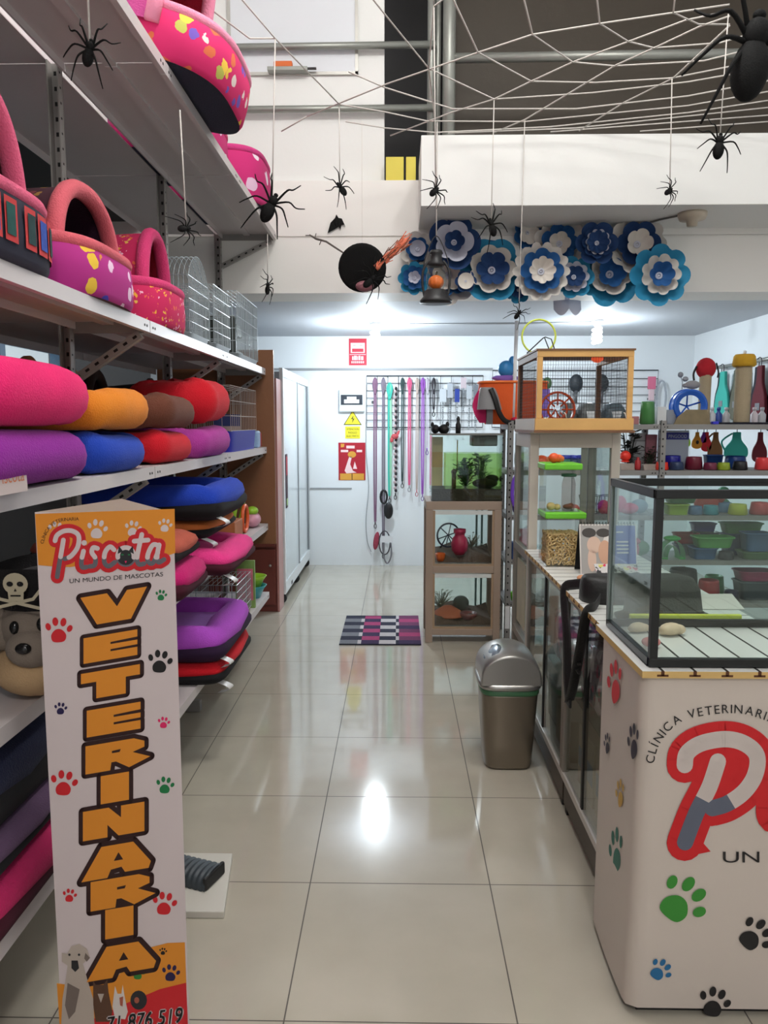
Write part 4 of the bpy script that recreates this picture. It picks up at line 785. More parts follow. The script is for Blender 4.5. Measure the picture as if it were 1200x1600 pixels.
split = lambda p: 660 + (p[0] - 470) * .07
for s_ in Pst:
    hi, lo = [], []
    for a, b in zip(s_, s_[1:]):
        for k in range(4): q = a.lerp(b, k / 4); (hi if q.y < split(q) else lo).append((q.x, q.y))
    lo = hi[-1:] + lo
    flat_stroke(mb, hi, 68, fr, .0012, 1, caps=(1, 0)); flat_stroke(mb, lo, 68, fr, .0012, 2, caps=(0, 1))
# the rest of the word carries on to the right, beyond the picture
fr2 = lambda u, v, o: fr(*(440 + (u - .3) * 230, 860 - (v - .45) * 155), o)
logo(mb, fr2, (0, 1, 2), .30, .80, 1.75, .0004, letters=(2, 3, 4, 5, 6, 7, 8, 9))
mb.poly([fr2(2.25 + .2 * math.cos(a), 2.9 + .25 * math.sin(a), .0012) for a in [i * PI / 6 for i in range(12)]], 1)
arc_text(mb, 'CLÍNICA VETERINARIA', lambda u, v, o: fr(u, -v, o), .0006, 3, [(322, -520), (350, -430), (430, -345), (560, -310), (700, -308), (830, -350)], 52)
text(mb, 'UN MUNDO DE MASCOTAS', lambda u, v, o: fr(u, -v, o), .0006, 3, width=1400, size=66, u=612, v=-926)
for x, y, r, m_, ro in ((440, 1085, 105, 4, -.75), (745, 1230, 74, 3, -.85), (350, 1375, 48, 5, -.7), (575, 1510, 66, 3, -.25)): paw(mb, lambda u, v, o: fr(u, -v, o), x, -y, r, m_, .0005, ro)
for x, y, h, w, m_, ro in ((165, 178, 95, 30, 9, .1), (243, 425, 78, 24, 6, .2), (133, 432, 46, 13, 6, .2), (187, 640, 62, 18, 7, .2), (170, 880, 100, 28, 8, .2), (114, 1058, 48, 13, 10, .2), (182, 1358, 72, 19, 6, .2)):
    paw(mb, lambda u, v, o: DL(*C2(x + (u - x), -v), o), x, -y, h, m_, .0005, .3, sx=w / h)
mb.build('banner', [m_ban] + dm, dk, weld=False)

# slat board worktops (white with dark grooves, yellow core at the edge)
m_slat = mat('white_laminate', S(224, 224, 220), .3); m_core = mat('yellow_board_core', S(214, 178, 112), .6, vary=.08, vscale=30); m_gr = mat('groove_black', S(30, 28, 26), .7); m_grs = mat('groove_grey', S(150, 148, 142), .7); m_slot = mat('slot_brown', S(92, 52, 26), .7)
def slatboard(name, label, x0, x1, y0, y1, z, along, parent=None):
    o0 = V3((x0, y0, z)); mb = MB(); mb.T = Matrix.Translation(-o0)
    th = .018; mb.bb(x0, x1, y0, y1, z, z + th - .001, 1); mb.bb(x0, x1, y0, y1, z + th - .001, z + th, 0)
    if along == 'Y':
        n = int((x1 - x0) / .079)
        for i in range(n + 1):
            x = x0 + .05 + i * .079
            if x > x1 - .01: break
            mb.bb(x - .003, x + .003, y0 - .0004, y1, z + th, z + th + .0006, 2); mb.bb(x - .004, x + .004, y0 - .0008, y0, z + .006, z + th, 3); mb.bb(x - .014, x + .014, y0 - .0008, y0, z + .004, z + .009, 3)
    else:
        n = int((y1 - y0) / .079)
        for i in range(n + 1):
            y = y0 + .05 + i * .079
            if y > y1 - .01: break
            mb.bb(x0 - .0004, x1, y - .003, y + .003, z + th, z + th + .0006, 2); mb.bb(x0 - .0008, x0, y - .004, y + .004, z + .006, z + th, 3); mb.bb(x0 - .0008, x0, y - .013, y + .013, z + .004, z + .009, 3)
    return tag(mb.build(name, [m_slat, m_core, m_gr if along == 'Y' else m_grs, m_slot], loc=o0), label, 'worktop')
slatboard('slat_worktop', 'white grooved slat board with yellow edge on top of the reception desk', .604, 1.56, 1.848, 2.295, .916, 'Y')
slatboard('slat_worktop', 'white grooved slat board on the glass display counters behind the desk', .640, 1.16, 2.30, 3.84, .892, 'X')

# ------------------------------------------------------------------ glass display counters
m_alu = mat('grey_aluminium', S(150, 142, 134), .35, .5); m_alw = mat('white_aluminium', S(206, 200, 194), .35, .2); m_kick = mat('taupe_kick_panel', S(76, 66, 58), .45); m_gl = glass(); m_seal = mat('black_seal', S(26, 25, 25), .5)
def counter(label, y0, y1):
    o = thing('display_counter', label, 'display counter', (.655, y0, 0), 0, 'glass display counters'); D = .48; h = .888; L = y1 - y0
    mb = MB(); mb.bb(.012, D, .01, L - .01, .03, .135); mb.build('kick_panel', m_kick, o)
    for x in (.03, D - .03):
        for y in (.04, L - .04): MB().bb(x - .015, x + .015, y - .015, y + .015, 0, .03).build('foot', m_seal, o)
    MB().bb(0, D, 0, L, .135, .165).build('bottom_rail', m_alw, o, bevel=.003)
    for x in (0, D - .025):
        for y in (0, L - .025): MB().bb(x, x + .025, y, y + .025, .165, h).build('post', m_alu, o, bevel=.002)
    mb = MB(); mb.bb(0, .025, .025, L - .025, h - .022, h); mb.bb(D - .025, D, .025, L - .025, h - .022, h); mb.bb(.025, D - .025, 0, .025, h - .022, h); mb.bb(.025, D - .025, L - .025, L, h - .022, h); mb.build('top_frame', m_alu, o)
    fp = MB().bb(.008, .014, .025, L - .025, .165, h - .022).build('front_pane', m_gl, o); MB().bb(.02, D - .03, .03, L - .03, .50, .506).build('glass_shelf', glass('shelf_glass', (.86, .94, .92)), o)
    MB().bb(D - .006, D, .025, L - .025, .165, h - .022).build('back_panel', mat('white_back_panel', (.7, .71, .7), .5), o)
    MB().bb(.004, .02, L * .5 - .01, L * .5 + .01, .165, h - .022).build('pane_joint', m_seal, fp)
    return o
counter('glass display counter nearest the reception desk, holding blue and white boxes', 2.32, 2.95)
counter('glass display counter farther back beside the trash bin', 2.955, 3.82)
def goods(name, label, cat, x0, x1, y0, y1, z0, z1, m, bev=.006, m2=None, group='goods in the glass counters'):
    c = V3(((x0 + x1) / 2, (y0 + y1) / 2, z0)); mb = MB(); mb.bb(x0 - c.x, x1 - c.x, y0 - c.y, y1 - c.y, 0, z1 - z0, 0)
    if m2: mb.bb(x0 - c.x - .0012, x0 - c.x, y0 - c.y + .01, y1 - c.y - .01, (z1 - z0) * .3, (z1 - z0) * .62, 1)
    return tag(mb.build(name, [m, m2] if m2 else m, loc=c, bevel=bev), label, cat, group)
stripe = specks('pink_grey_bag', S(150, 130, 136), [S(196, 96, 116), S(90, 86, 96), S(206, 190, 192), S(170, 70, 96)], 20, .5)
goods('bedding_bag', 'pink and grey printed bag on the upper glass shelf near the desk', 'bag', .70, .98, 2.37, 2.88, .507, .76, stripe, .03)
goods('bedding_bag', 'pink and grey printed bag on the upper glass shelf beside the pane joint', 'bag', .70, .98, 3.02, 3.40, .507, .73, stripe, .03)
goods('white_box', 'white box on the upper shelf at the far end of the counter', 'box', .72, .95, 3.46, 3.72, .507, .70, mat('offwhite_card', S(186, 180, 174), .5, vary=.06))
cream_b = mat('cream_box', S(168, 154, 136), .5, vary=.1, vscale=12); blue_l = mat('blue_label', S(88, 118, 146), .4)
goods('food_carton', 'pale carton with blue band on the counter floor nearest the desk', 'carton', .70, .94, 2.37, 2.60, .166, .42, cream_b, .006, blue_l)
goods('food_carton', 'pale carton with blue band, second from the desk on the counter floor', 'carton', .70, .94, 2.63, 2.86, .166, .40, cream_b, .006, blue_l)
goods('food_carton', 'low pale carton on the far counter floor beside the pane joint', 'carton', .70, .95, 3.0, 3.28, .166, .34, cream_b)
goods('jar', 'grey jar box on the far counter floor behind the trash bin', 'jar', .72, .92, 3.34, 3.56, .166, .36, mat('grey_box', S(120, 116, 110), .5))
# ------------------------------------------------------------------ things on the counters
m_lime = mat('lime_lid', S(112, 200, 50), .35)
def tub(label, c, w, d, h, lid_h=.028, slanted=False):
    t = thing('plastic_tub', label, 'container', c, 0, 'green lidded tubs')
    mb = MB()
    for s in ((-w / 2, -w / 2 + .002, -d / 2, d / 2), (w / 2 - .002, w / 2, -d / 2, d / 2), (-w / 2, w / 2, -d / 2, -d / 2 + .002), (-w / 2, w / 2, d / 2 - .002, d / 2)): mb.bb(*s, .002, h)
    mb.bb(-w / 2, w / 2, -d / 2, d / 2, 0, .002); mb.build('tub', glass('tub_plastic', (.97, .97, .96), .6), t)
    MB().bb(-w / 2 - .008, w / 2 + .008, -d / 2 - .008, d / 2 + .008, h, h + lid_h).build('lid', m_lime, t, bevel=.006); return t
T1 = V3((.735, 3.44, .9105)); tub('lower tub with lime lid full of ring biscuits on the slat worktop', T1, .165, .17, .215)
ring = MB(); rnd = random.Random(3)
for i in range(9):
    for j in range(9):
        for k in range(8):
            if 0 < i < 8 and 0 < j < 8 and k < 7: continue
            c = V3((-.064 + i * .016 + rnd.uniform(-.004, .004), -.066 + j * .0165 + rnd.uniform(-.004, .004), .012 + k * .0175)); R = Euler((rnd.uniform(0, 3), rnd.uniform(0, 3), 0)).to_matrix()
            ring.tube([c + R @ V3((.008 * math.cos(q * PI / 4), .008 * math.sin(q * PI / 4), 0)) for q in range(8)], .0038, 5, closed=True)
o = tag(ring.build('biscuits', mat('biscuit', S(236, 206, 150), .8, vary=.15, vscale=40), loc=T1 + V3((0, 0, .003)), weld=False), 'ring shaped biscuits filling the lower tub', 'biscuits'); o['kind'] = 'stuff'
T2 = T1 + V3((-.012, .01, .2435)); tub('upper tub with lime lid standing on the biscuit tub', T2, .15, .16, .185)
t = thing('clear_jar', 'clear jar with dark green cap in front of the upper tub', 'jar', T1 + V3((.045, -.01, .2435))); t.location = T1 + V3((.024, -.02, .2465))
MB().lathe([(.026, 0), (.03, .01), (.03, .12), (.022, .15)], 24).build('jar_body', glass('jar_plastic', (.86, .80, .78), .9), t); MB().lathe([(.03, .15), (.034, .152), (.034, .162), (.0, .164)], 24).build('cap', mat('dark_green_cap', S(20, 96, 60), .4), t)
tag(MB().ell((0, 0, .012), (.024, .022, .012)).ell((.012, .0, .02), (.012, .012, .008)).build('treats', mat('brown_treat', S(134, 84, 58), .8, vary=.2, vscale=60), loc=T1 + V3((.024, -.02, .2505))), 'brown treats at the bottom of the clear jar', 'treats')
tag(MB().ell((0, 0, .018), (.02, .02, .018)).ell((.03, .01, .014), (.016, .016, .014)).build('yellow_treats', mat('yellow_treat', S(206, 186, 116), .7), loc=T1 + V3((-.055, -.03, .2465))), 'pale yellow treats in the left of the upper tub', 'treats')
for i, (x, y, r, rgb, lab) in enumerate(((.69, 3.42, .022, (232, 90, 40), 'orange rubber toy on the lime lid of the upper tub'), (.72, 3.46, .018, (226, 110, 50), 'small orange toy behind the first on the upper lid'))):
    z = T2.z + .185 + .0285; tag(MB().ell((0, 0, r), (r * 1.1, r, r)).ell((r * .9, 0, r * .9), (r * .5, r * .5, r * .7)).build('rubber_toy', mat('rubber_%d' % i, S(*rgb), .4), loc=(x, y, z)), lab, 'toy')
# desk calendar
t = thing('desk_calendar', 'desk calendar with puppy photo and blue panel beside the biscuit tub', 'calendar', (.87, 3.22, .9105)); mb = MB()
mb.prism([(-.10, -.02, .0), (.14, -.02, .0), (.14, .03, .205), (-.10, .03, .205)], (0, .004, 0), 0)
fr = lambda u, v, o: V3((u, -.02 + v * .244 - o * .97, v))
rect(mb, fr, -.095, .035, .0, .20, .0008, 1); rect(mb, fr, .035, .135, .0, .20, .0008, 2)
for x, y, a, b, m_ in ((-.06, .17, .03, .02, 3), (.0, .17, .03, .018, 3), (-.04, .12, .03, .035, 4), (.005, .09, .028, .05, 5), (-.05, .06, .018, .05, 4), (.02, .14, .02, .02, 0)): mb.poly([fr(x + a * math.cos(q * PI / 8), y + b * math.sin(q * PI / 8), .0014 + .0001 * m_) for q in range(16)], m_)
for v in (.17, .13, .115, .1, .085): rect(mb, fr, .055, .055 + (.05 if v < .16 else .03), v, v + .006, .0014, 0)
mb.build('page', [mat('page_white', S(222, 216, 210), .5), paint('photo_grey', (172, 168, 164)), paint('photo_blue', (72, 92, 172)), paint('photo_dark', (70, 66, 64)), paint('photo_peach', (222, 190, 170)), paint('photo_tan', (214, 168, 140))], t)
MB().prism([(-.10, .036, .203), (.14, .036, .203), (.14, .09, .0), (-.10, .09, .0)], (0, .004, 0)).build('stand', mat('black_card', S(20, 19, 20), .6), t)
mb = MB()
for i in range(18): mb.tube([V3((-.09 + i * .013, .035 + .008 * math.cos(a), .206 + .008 * math.sin(a))) for a in [q * PI / 4 for q in range(8)]], .0012, 4, closed=True)
mb.build('wire_binding', m_seal, t)
bw = specks('black_white_print', S(200, 196, 194), [S(30, 30, 34), S(200, 40, 80), S(24, 24, 28), S(210, 200, 90), S(60, 60, 66)], 42, .42, .5)
tag(MB().prism([(-.075, -.03, .0), (.10, -.03, .0), (.10, .05, .055), (-.075, .05, .055)], (0, .004, -.003)).prism([(-.075, -.03, .0), (.10, -.03, .0), (.10, .07, .0), (-.075, .07, .0)], (0, 0, .0022)).build('booklet', bw, loc=(.885, 3.09, .9105)), 'black and white patterned booklet lying in front of the desk calendar', 'booklet')
tag(MB().ell((0, 0, .012), (.02, .018, .012)).ell((.015, .012, .01), (.015, .012, .01)).build('orange_snack', mat('peach_bit', S(214, 150, 110), .6), loc=(.742, 3.06, .9105)), 'small peach coloured piece on the slat worktop before the booklet', 'snack')
tag(MB().ell((0, 0, .012), (.03, .016, .012), 0, RZ(.4)).ell((.02, .01, .018), (.015, .01, .01)).build('dark_clip', mat('brown_clip', S(62, 48, 42), .5), loc=(.772, 2.95, .9105)), 'small dark brown clip lying by the black waist pack', 'clip')
# waist pack with straps hanging over the counter edge
t = thing('waist_pack', 'black waist pack on the worktop with its straps hanging over the edge', 'bag', (.80, 2.70, .911)); m_pk = mat('black_nylon', S(20, 19, 20), .55, bump=.2, bscale=80, sheen=.15)
mb = MB(); mb.grid(lambda u, v: V3((rr(2 * PI * u, .145, 1, .7)[0] * (1 - .15 * v ** 3), (.085 - .03 * v) * rr(2 * PI * u, 1, 1, .7)[1] * (1 - .5 * v ** 4) + .02, .092 * math.sin(v * PI / 2) ** .8)), 36, 9, cu=True); mb.poly([V3((*rr(2 * PI * i / 36, .145 * .85, .0275, .7), .092)) + V3((0, .02, 0)) for i in range(36)]); mb.poly([V3((*rr(2 * PI * i / 36, .145, .085, .7), .0)) + V3((0, .02, 0)) for i in range(36)]); mb.build('pouch', m_pk, t)
def strap(pts, w, name='strap'):
    P = smooth_path([V3(p) - V3((.80, 2.70, .911)) for p in pts], 6); mb = MB(); mb.tube(P, [(.0018, w / 2)] * len(P), 8, flat=(1, 0, 0)); return mb.build(name, m_pk, t)
strap([(.70, 2.80, .955), (.664, 2.86, .937), (.642, 2.885, .925), (.634, 2.885, .89), (.634, 2.82, .75), (.634, 2.79, .6), (.634, 2.75, .525)], .042)
strap([(.70, 2.62, .938), (.664, 2.55, .925), (.642, 2.54, .918), (.632, 2.545, .88), (.630, 2.60, .75), (.630, 2.68, .6), (.632, 2.74, .525)], .042)
MB().bb(-.168 - .006, -.162, -.10, -.05, -.205, -.2).bb(-.174, -.166, -.105, -.055, -.235, -.23).build('slider_buckle', mat('dark_metal', S(90, 88, 88), .3, .7), t)
MB().bb(-.174, -.164, .015, .09, -.405, -.37).build('buckle', m_pk, t, bevel=.004)

# ------------------------------------------------------------------ aquarium on the desk
a0 = V3((.628, 1.872, .9352)); AW, AD, AH = .90, .405, .445
aq = thing('glass_tank', 'large empty glass tank with black frame on the reception desk', 'tank', a0)
m_bf = mat('black_frame_plastic', S(22, 24, 24), .35); m_ag = glass('tank_glass', (.90, .95, .93), 1.1)
fw_, fh = .016, .022
for z in (0, AH - fh):
    mb = MB(); mb.bb(0, AW, 0, fw_, z, z + fh); mb.bb(0, AW, AD - fw_, AD, z, z + fh); mb.bb(0, fw_, fw_, AD - fw_, z, z + fh); mb.bb(AW - fw_, AW, fw_, AD - fw_, z, z + fh); mb.build('frame', m_bf, aq, bevel=.002)
for x in (0, AW - fw_):
    for y in (0, AD - fw_): MB().bb(x, x + (fw_ if y else .02), y, y + fw_, fh, AH - fh).build('corner_post', m_bf if y == 0 else mat('clear_seal', S(120, 130, 128), .3), aq)
for a, b in (((fw_, AW - fw_), (.005, .009)), ((fw_, AW - fw_), (AD - .009, AD - .005))): MB().bb(*a, *b, fh, AH - fh).build('pane', m_ag, aq)
for x in (.005, AW - .009): MB().bb(x, x + .004, fw_, AD - fw_, fh, AH - fh).build('pane', m_ag, aq)
# what lies behind the tank on the display counter worktop
t = thing('bucket_hat', 'dark grey felt hat lying behind the glass tank', 'hat', (.865, 2.47, .9112), .12); t.scale = (.76, .9, .8); m_hat = mat('charcoal_felt', S(46, 46, 44), .95, bump=.3, bscale=120)
h = loft([(.20, .085, .0), (.205, .09, .012), (.17, .08, .02), (.165, .078, .03), (.15, .075, .12), (.12, .06, .165), (.08, .04, .175)], 40, .7); h.build('crown', m_hat, t)
MB().prism([(-.12, -.076, .03), (.13, -.076, .03), (.13, -.076, .046), (-.12, -.076, .046)], (0, -.012, 0)).build('band', m_hat, t)
tag(MB().bb(-.17, .17, -.008, .008, 0, .05).build('yellow_strip', mat('yellow_plastic', S(232, 232, 60), .4), loc=(.88, 2.315, .9112), bevel=.004), 'long bright yellow strip in front of the dark hat', 'strip')
tag(MB().prism([(-.2, -.02, 0), (.16, -.02, 0), (.22, .22, .0), (-.14, .2, 0)], (0, 0, .002)).build('paper_sheet', mat('paper_white', S(214, 208, 200), .6), loc=(1.02, 2.6, .9112)), 'white paper sheet lying under and behind the dark hat', 'paper')
for i, (x, y, r, lab) in enumerate(((.70, 2.20, .024, 'cream seashell left inside the glass tank'), (.785, 2.17, .03, 'larger cream seashell right of the first in the tank'))):
    tag(MB().ell((0, 0, r * .6), (r * 1.2, r * .8, r * .6), 0, RZ(.4)).ell((r * .8, r * .2, r * .5), (r * .7, r * .55, r * .5)).ell((-r * .7, 0, r * .4), (r * .5, r * .5, r * .4)).build('seashell', mat('shell_cream', S(220, 196, 166), .45, vary=.12, vscale=40), loc=(x, y, .9358)), lab, 'shell')
tag(MB().ell((0, 0, .014), (.026, .018, .014)).build('pink_pebble', mat('pebble_pink', S(222, 130, 130), .5), loc=(.69, 2.05, .9358)), 'small pink pebble on the tank floor near its left pane', 'pebble')

# ------------------------------------------------------------------ tall white cabinet and wooden cage
m_cab = mat('cream_white_paint', S(206, 198, 186), .45, vary=.03); m_tanw = mat('tan_wood', S(160, 134, 108), .5, vary=.1, vscale=6)
k0 = V3((.66, 3.86, 0)); cb = thing('tall_glass_cabinet', 'tall glass cabinet with cream frame under the wooden cage', 'cabinet', k0); CW, CD, CH = .45, .5, 1.49
for x in (0, CW - .045):
    for y in (0, CD - .04): MB().bb(x, x + .045, y, y + .04, 0, CH).build('post', m_cab if y == 0 else m_alu, cb, bevel=.003)
for z in (.36, .84, 1.42):
    h2 = .07 if z > 1 else .045
    MB().bb(.045, CW - .045, 0, .035, z, z + h2).build('front_rail', m_cab, cb, bevel=.002); MB().bb(0, .035, .04, CD - .04, z, z + h2).build('side_rail', m_cab if z > 1 else m_alu, cb, bevel=.002); MB().bb(CW - .035, CW, .04, CD - .04, z, z + h2).build('side_rail', m_cab, cb, bevel=.002)
    MB().bb(.035, CW - .035, .035, CD - .006, z + .005, z + .015).build('shelf_board', m_cab if z > 1 else glass('shelf_glass'), cb)
MB().bb(0, CW, 0, CD, 1.49, 1.496).build('top_board', m_cab, cb)
for x in (.014, CW - .018): MB().bb(x, x + .004, .04, CD - .04, .4, 1.42).build('side_pane', m_gl, cb)
MB().bb(.045, CW - .045, .012, .016, .4, 1.42).build('front_pane', m_gl, cb)
MB().bb(.008, .0125, .12, CD - .12, .45, .8).build('notice', mat('notice_print', S(186, 176, 150), .5, vary=.25, vscale=9), cb)
MB().bb(CW * .58, CW * .58 + .03, .018, .03, .885, 1.42).build('door_stile', m_alu, cb)
c0 = V3((.655, 3.68, 1.497)); wc = thing('wooden_cage', 'pale wooden bird cage with fine mesh on top of the tall cabinet', 'cage', c0); WW, WD, WH = .452, .60, .385
m_pine = mat('pine_wood', S(214, 166, 100), .55, vary=.12, vscale=7, bump=.08, bscale=50); m_pined = mat('brown_wood', S(122, 84, 58), .6, vary=.12)
MB().bb(-.012, WW + .012, -.012, WD, 0, .012).build('base_board', m_pined, wc)
mb = MB(); mb.bb(-.006, WW + .006, -.008, .012, .012, .068); mb.build('front_skirt', m_pine, wc, bevel=.002); MB().bb(-.008, .008, .012, WD, .012, .068).build('side_skirt', m_cab, wc); MB().bb(WW - .008, WW + .008, .012, WD, .012, .068).build('side_skirt', m_pine, wc); MB().bb(.008, WW - .008, WD - .012, WD, .012, .068).build('back_skirt', m_pined, wc)
for x in (0, WW - .026): MB().bb(x, x + .026, 0, .022, .068, WH - .03).build('post', m_pine, wc, bevel=.002); MB().bb(x, x + .026, WD - .022, WD, .068, WH - .03).build('post', m_pined, wc, bevel=.002)
mb = MB(); mb.bb(0, WW, 0, .022, WH - .03, WH); mb.build('top_rail', m_pine, wc, bevel=.002); MB().bb(0, .022, .022, WD, WH - .03, WH).build('top_rail', m_pined, wc); MB().bb(WW - .022, WW, .022, WD, WH - .03, WH).build('top_rail', m_pine, wc)
MB().bb(-.006, WW + .006, -.004, WD, WH, WH + .008).build('roof', m_pined, wc)
mb = MB()
for i in range(33): x = .026 + (WW - .052) * i / 32; mb.tube([(x, .011, .068), (x, .011, WH - .03)], .0007, 4); mb.tube([(x, WD - .011, .068), (x, WD - .011, WH - .03)], .0007, 4)
for j in range(18): z = .072 + (WH - .105) * j / 17; mb.tube([(.026, .011, z), (WW - .026, .011, z)], .0007, 4)
for j in range(18): z = .072 + (WH - .105) * j / 17; mb.tube([(.011, .022, z), (.011, WD - .022, z)], .0007, 4); mb.tube([(WW - .011, .022, z), (WW - .011, WD - .022, z)], .0007, 4)
for i in range(40): y = .022 + (WD - .044) * i / 39; mb.tube([(.011, y, .068), (.011, y, WH - .03)], .0007, 4); mb.tube([(WW - .011, y, .068), (WW - .011, y, WH - .03)], .0007, 4)
mb.build('mesh_wire', m_wire, wc, weld=False)
for x in (.14, .42): MB().tube([(x, -.012, .068), (x - .006, -.014, .09), (x - .012, -.01, .095)], .003, 6).build('hook', m_cab, wc)
t = thing('exercise_wheel', 'orange rodent wheel inside the wooden cage', 'exercise wheel', c0 + V3((.14, .2, .013))); m_ow = mat('orange_wheel', S(228, 86, 30), .35)
mb = MB(); R0 = .085; cz = .10
for r_ in (R0, R0 * .55): mb.tube([V3((r_ * math.cos(a), 0, cz + r_ * math.sin(a))) for a in [i * PI / 14 for i in range(28)]], .006, 6, closed=True)
for k in range(8): mb.tube([V3((.02 * math.cos(k * PI / 4), 0, cz + .02 * math.sin(k * PI / 4))), V3((R0 * math.cos(k * PI / 4), 0, cz + R0 * math.sin(k * PI / 4)))], .004, 6)
mb.grid(lambda u, v: V3((R0 * math.cos(2 * PI * u), .05 * v, cz + R0 * math.sin(2 * PI * u))), 32, 2, cu=True); mb.build('wheel', m_ow, t)
MB().tube([(-.06, .06, 0), (0, .055, cz), (.06, .06, 0)], .006, 6).bb(-.07, .07, .04, .08, 0, .006).build('stand', m_ow, t)
tag(MB().ell((0, 0, 0), (.03, .03, .02)).build('heat_lamp', mat('red_lamp', S(240, 90, 50), .4, emit=.6), loc=c0 + V3((.33, .2, WH - .022))), 'red glowing lamp under the wooden cage roof', 'lamp')
t = thing('wire_hanger', 'bent dark wire standing on the roof of the wooden cage', 'wire', c0 + V3((.02, .25, WH + .0085)))
MB().tube([(-.03, 0, 0), (.05, 0, .075), (.06, 0, .08), (.09, 0, .07), (.115, 0, 0)], .003, 6).build('front_wire', m_wire, t); MB().tube([(.06, .02, .08), (.1, .05, .0)], .003, 6).build('rear_wire', m_wire, t)
tag(MB().tube([V3((.085 * math.cos(a), 0, .09 + .085 * math.sin(a))) for a in [i * PI / 16 for i in range(32)]], .005, 8, closed=True).build('lime_hoop', mat('lime_hoop', S(214, 230, 90), .4), loc=c0 + V3((.06, .32, WH + .0085))), 'thin yellow green hoop standing on the wooden cage roof', 'hoop')

# ------------------------------------------------------------------ wooden rack with fish tank and two terrariums
m_rk = mat('taupe_rack_paint', S(160, 140, 124), .5, vary=.05)
r0 = V3((.195, 5.30, 0)); rk = thing('terrarium_rack', 'taupe wooden rack with two glass fronted compartments beside the rug', 'rack', r0); RW, RD, RH = .525, .42, 1.005
for x in (0, RW - .05):
    for y in (0, RD - .04): MB().bb(x, x + .05, y, y + .04, 0, RH - .06).build('post', m_rk, rk, bevel=.003)
for z, hh in ((RH - .06, .06), (.50, .05), (.055, .045)): MB().bb(0 if z > .9 else .05, RW if z > .9 else RW - .05, 0, .035, z, z + hh).build('front_rail', m_rk, rk, bevel=.003)
for z in (.09, .535): MB().bb(.02, RW - .02, .035, RD - .01, z - .02, z).build('shelf_board', m_rk, rk)
MB().bb(0, RW, .035, RD, RH - .06, RH).build('top_board', m_rk, rk)
for z in (.10, .55): MB().bb(.05, RW - .05, RD - .012, RD - .006, z, z + .38).build('back_pane', m_gl, rk)
for z0, z1 in ((.10, .495), (.55, .94)):
    mb = MB(); mb.bb(.05, .065, .004, .02, z0, z1); mb.bb(RW - .065, RW - .05, .004, .02, z0, z1); mb.bb(.065, RW - .065, .004, .02, z0, z0 + .015); mb.bb(.065, RW - .065, .004, .02, z1 - .028, z1, 1); df = mb.build('door_frame', [m_tanw, mat('white_strip', (.66, .68, .66), .4)], rk)
    MB().bb(.065, RW - .065, .01, .014, z0 + .015, z1 - .028).build('door_pane', m_gl, df)
    for k, x in enumerate((RW - .14, RW - .10)): MB().bb(x, x + .014, RD - .03, RD - .013, z0 + .02, z1).build('glass_edge', mat('teal_glass_edge', S(96, 128, 124), .25), rk)
    o = MB(); rnd = random.Random(5)
    o.grid(lambda u, v: V3((.055 + u * (RW - .11), .035 + v * (RD - .06), z0 + (.02 if v < .1 else .045 + .05 * v + .02 * math.sin(9 * u + 4 * v)))), 30, 10); o.build('soil_bed', mat('brown_substrate', S(92, 70, 56), .95, bump=.6, bscale=120, vary=.25, vscale=30), rk)
t = thing('exercise_wheel', 'dark spoked rodent wheel in the upper compartment of the taupe rack', 'exercise wheel', r0 + V3((.17, .2, .645)), .3); mb = MB(); R0, cz = .085, .095
mb.tube([V3((R0 * math.cos(a), 0, cz + R0 * math.sin(a))) for a in [i * PI / 14 for i in range(28)]], .007, 6, closed=True)
for k in range(6): mb.tube([V3((0, 0, cz)), V3((R0 * math.cos(k * PI / 3 + .3), 0, cz + R0 * math.sin(k * PI / 3 + .3)))], .004, 6)
mb.build('wheel', mat('navy_wheel', S(36, 42, 62), .4), t); MB().tube([(-.05, .03, 0), (0, .02, cz), (.05, .03, 0)], .006, 6).build('stand', mat('navy_wheel'), t)
t = thing('rodent_house', 'magenta pot shaped house in the upper compartment of the taupe rack', 'rodent house', r0 + V3((.245, .12, .612)))
MB().lathe([(.03, 0), (.055, .03), (.062, .075), (.05, .12), (.036, .135), (.036, .15), (.044, .16), (.044, .185), (.0, .19)], 28).build('pot', mat('magenta_pot', S(184, 26, 74), .4), t)
tag(MB().lathe([(.024, 0), (.03, .05), (.028, .055), (.022, .01), (0, .01)], 20, sx=1.2).build('food_cup', mat('orange_cup', S(232, 100, 30), .35), loc=r0 + V3((.105, .06, .578))), 'orange food cup at the front left of the upper compartment', 'cup')
tag(MB().lathe([(.12, 0), (.12, .01), (.09, .04), (.03, .075), (0, .08)], 28, sx=1, sy=.8).build('clay_hide', mat('terracotta', S(176, 92, 56), .75, vary=.08), loc=r0 + V3((.17, .16, .155))), 'terracotta dome hide in the lower compartment of the taupe rack', 'hide')
tag(MB().lathe([(.04, 0), (.06, .03), (.062, .05), (.05, .05), (.035, .015), (0, .015)], 28).build('water_bowl', mat('dark_red_bowl', S(122, 60, 54), .3), loc=r0 + V3((.315, .11, .142))), 'dark red water bowl beside the terracotta hide', 'bowl')
tag(MB().ell((0, 0, .05), (.06, .05, .055)).build('grey_stone', mat('stone', S(92, 98, 88), .8, bump=.3, bscale=50), loc=r0 + V3((.27, .25, .18))), 'round grey stone behind the terracotta hide', 'stone')
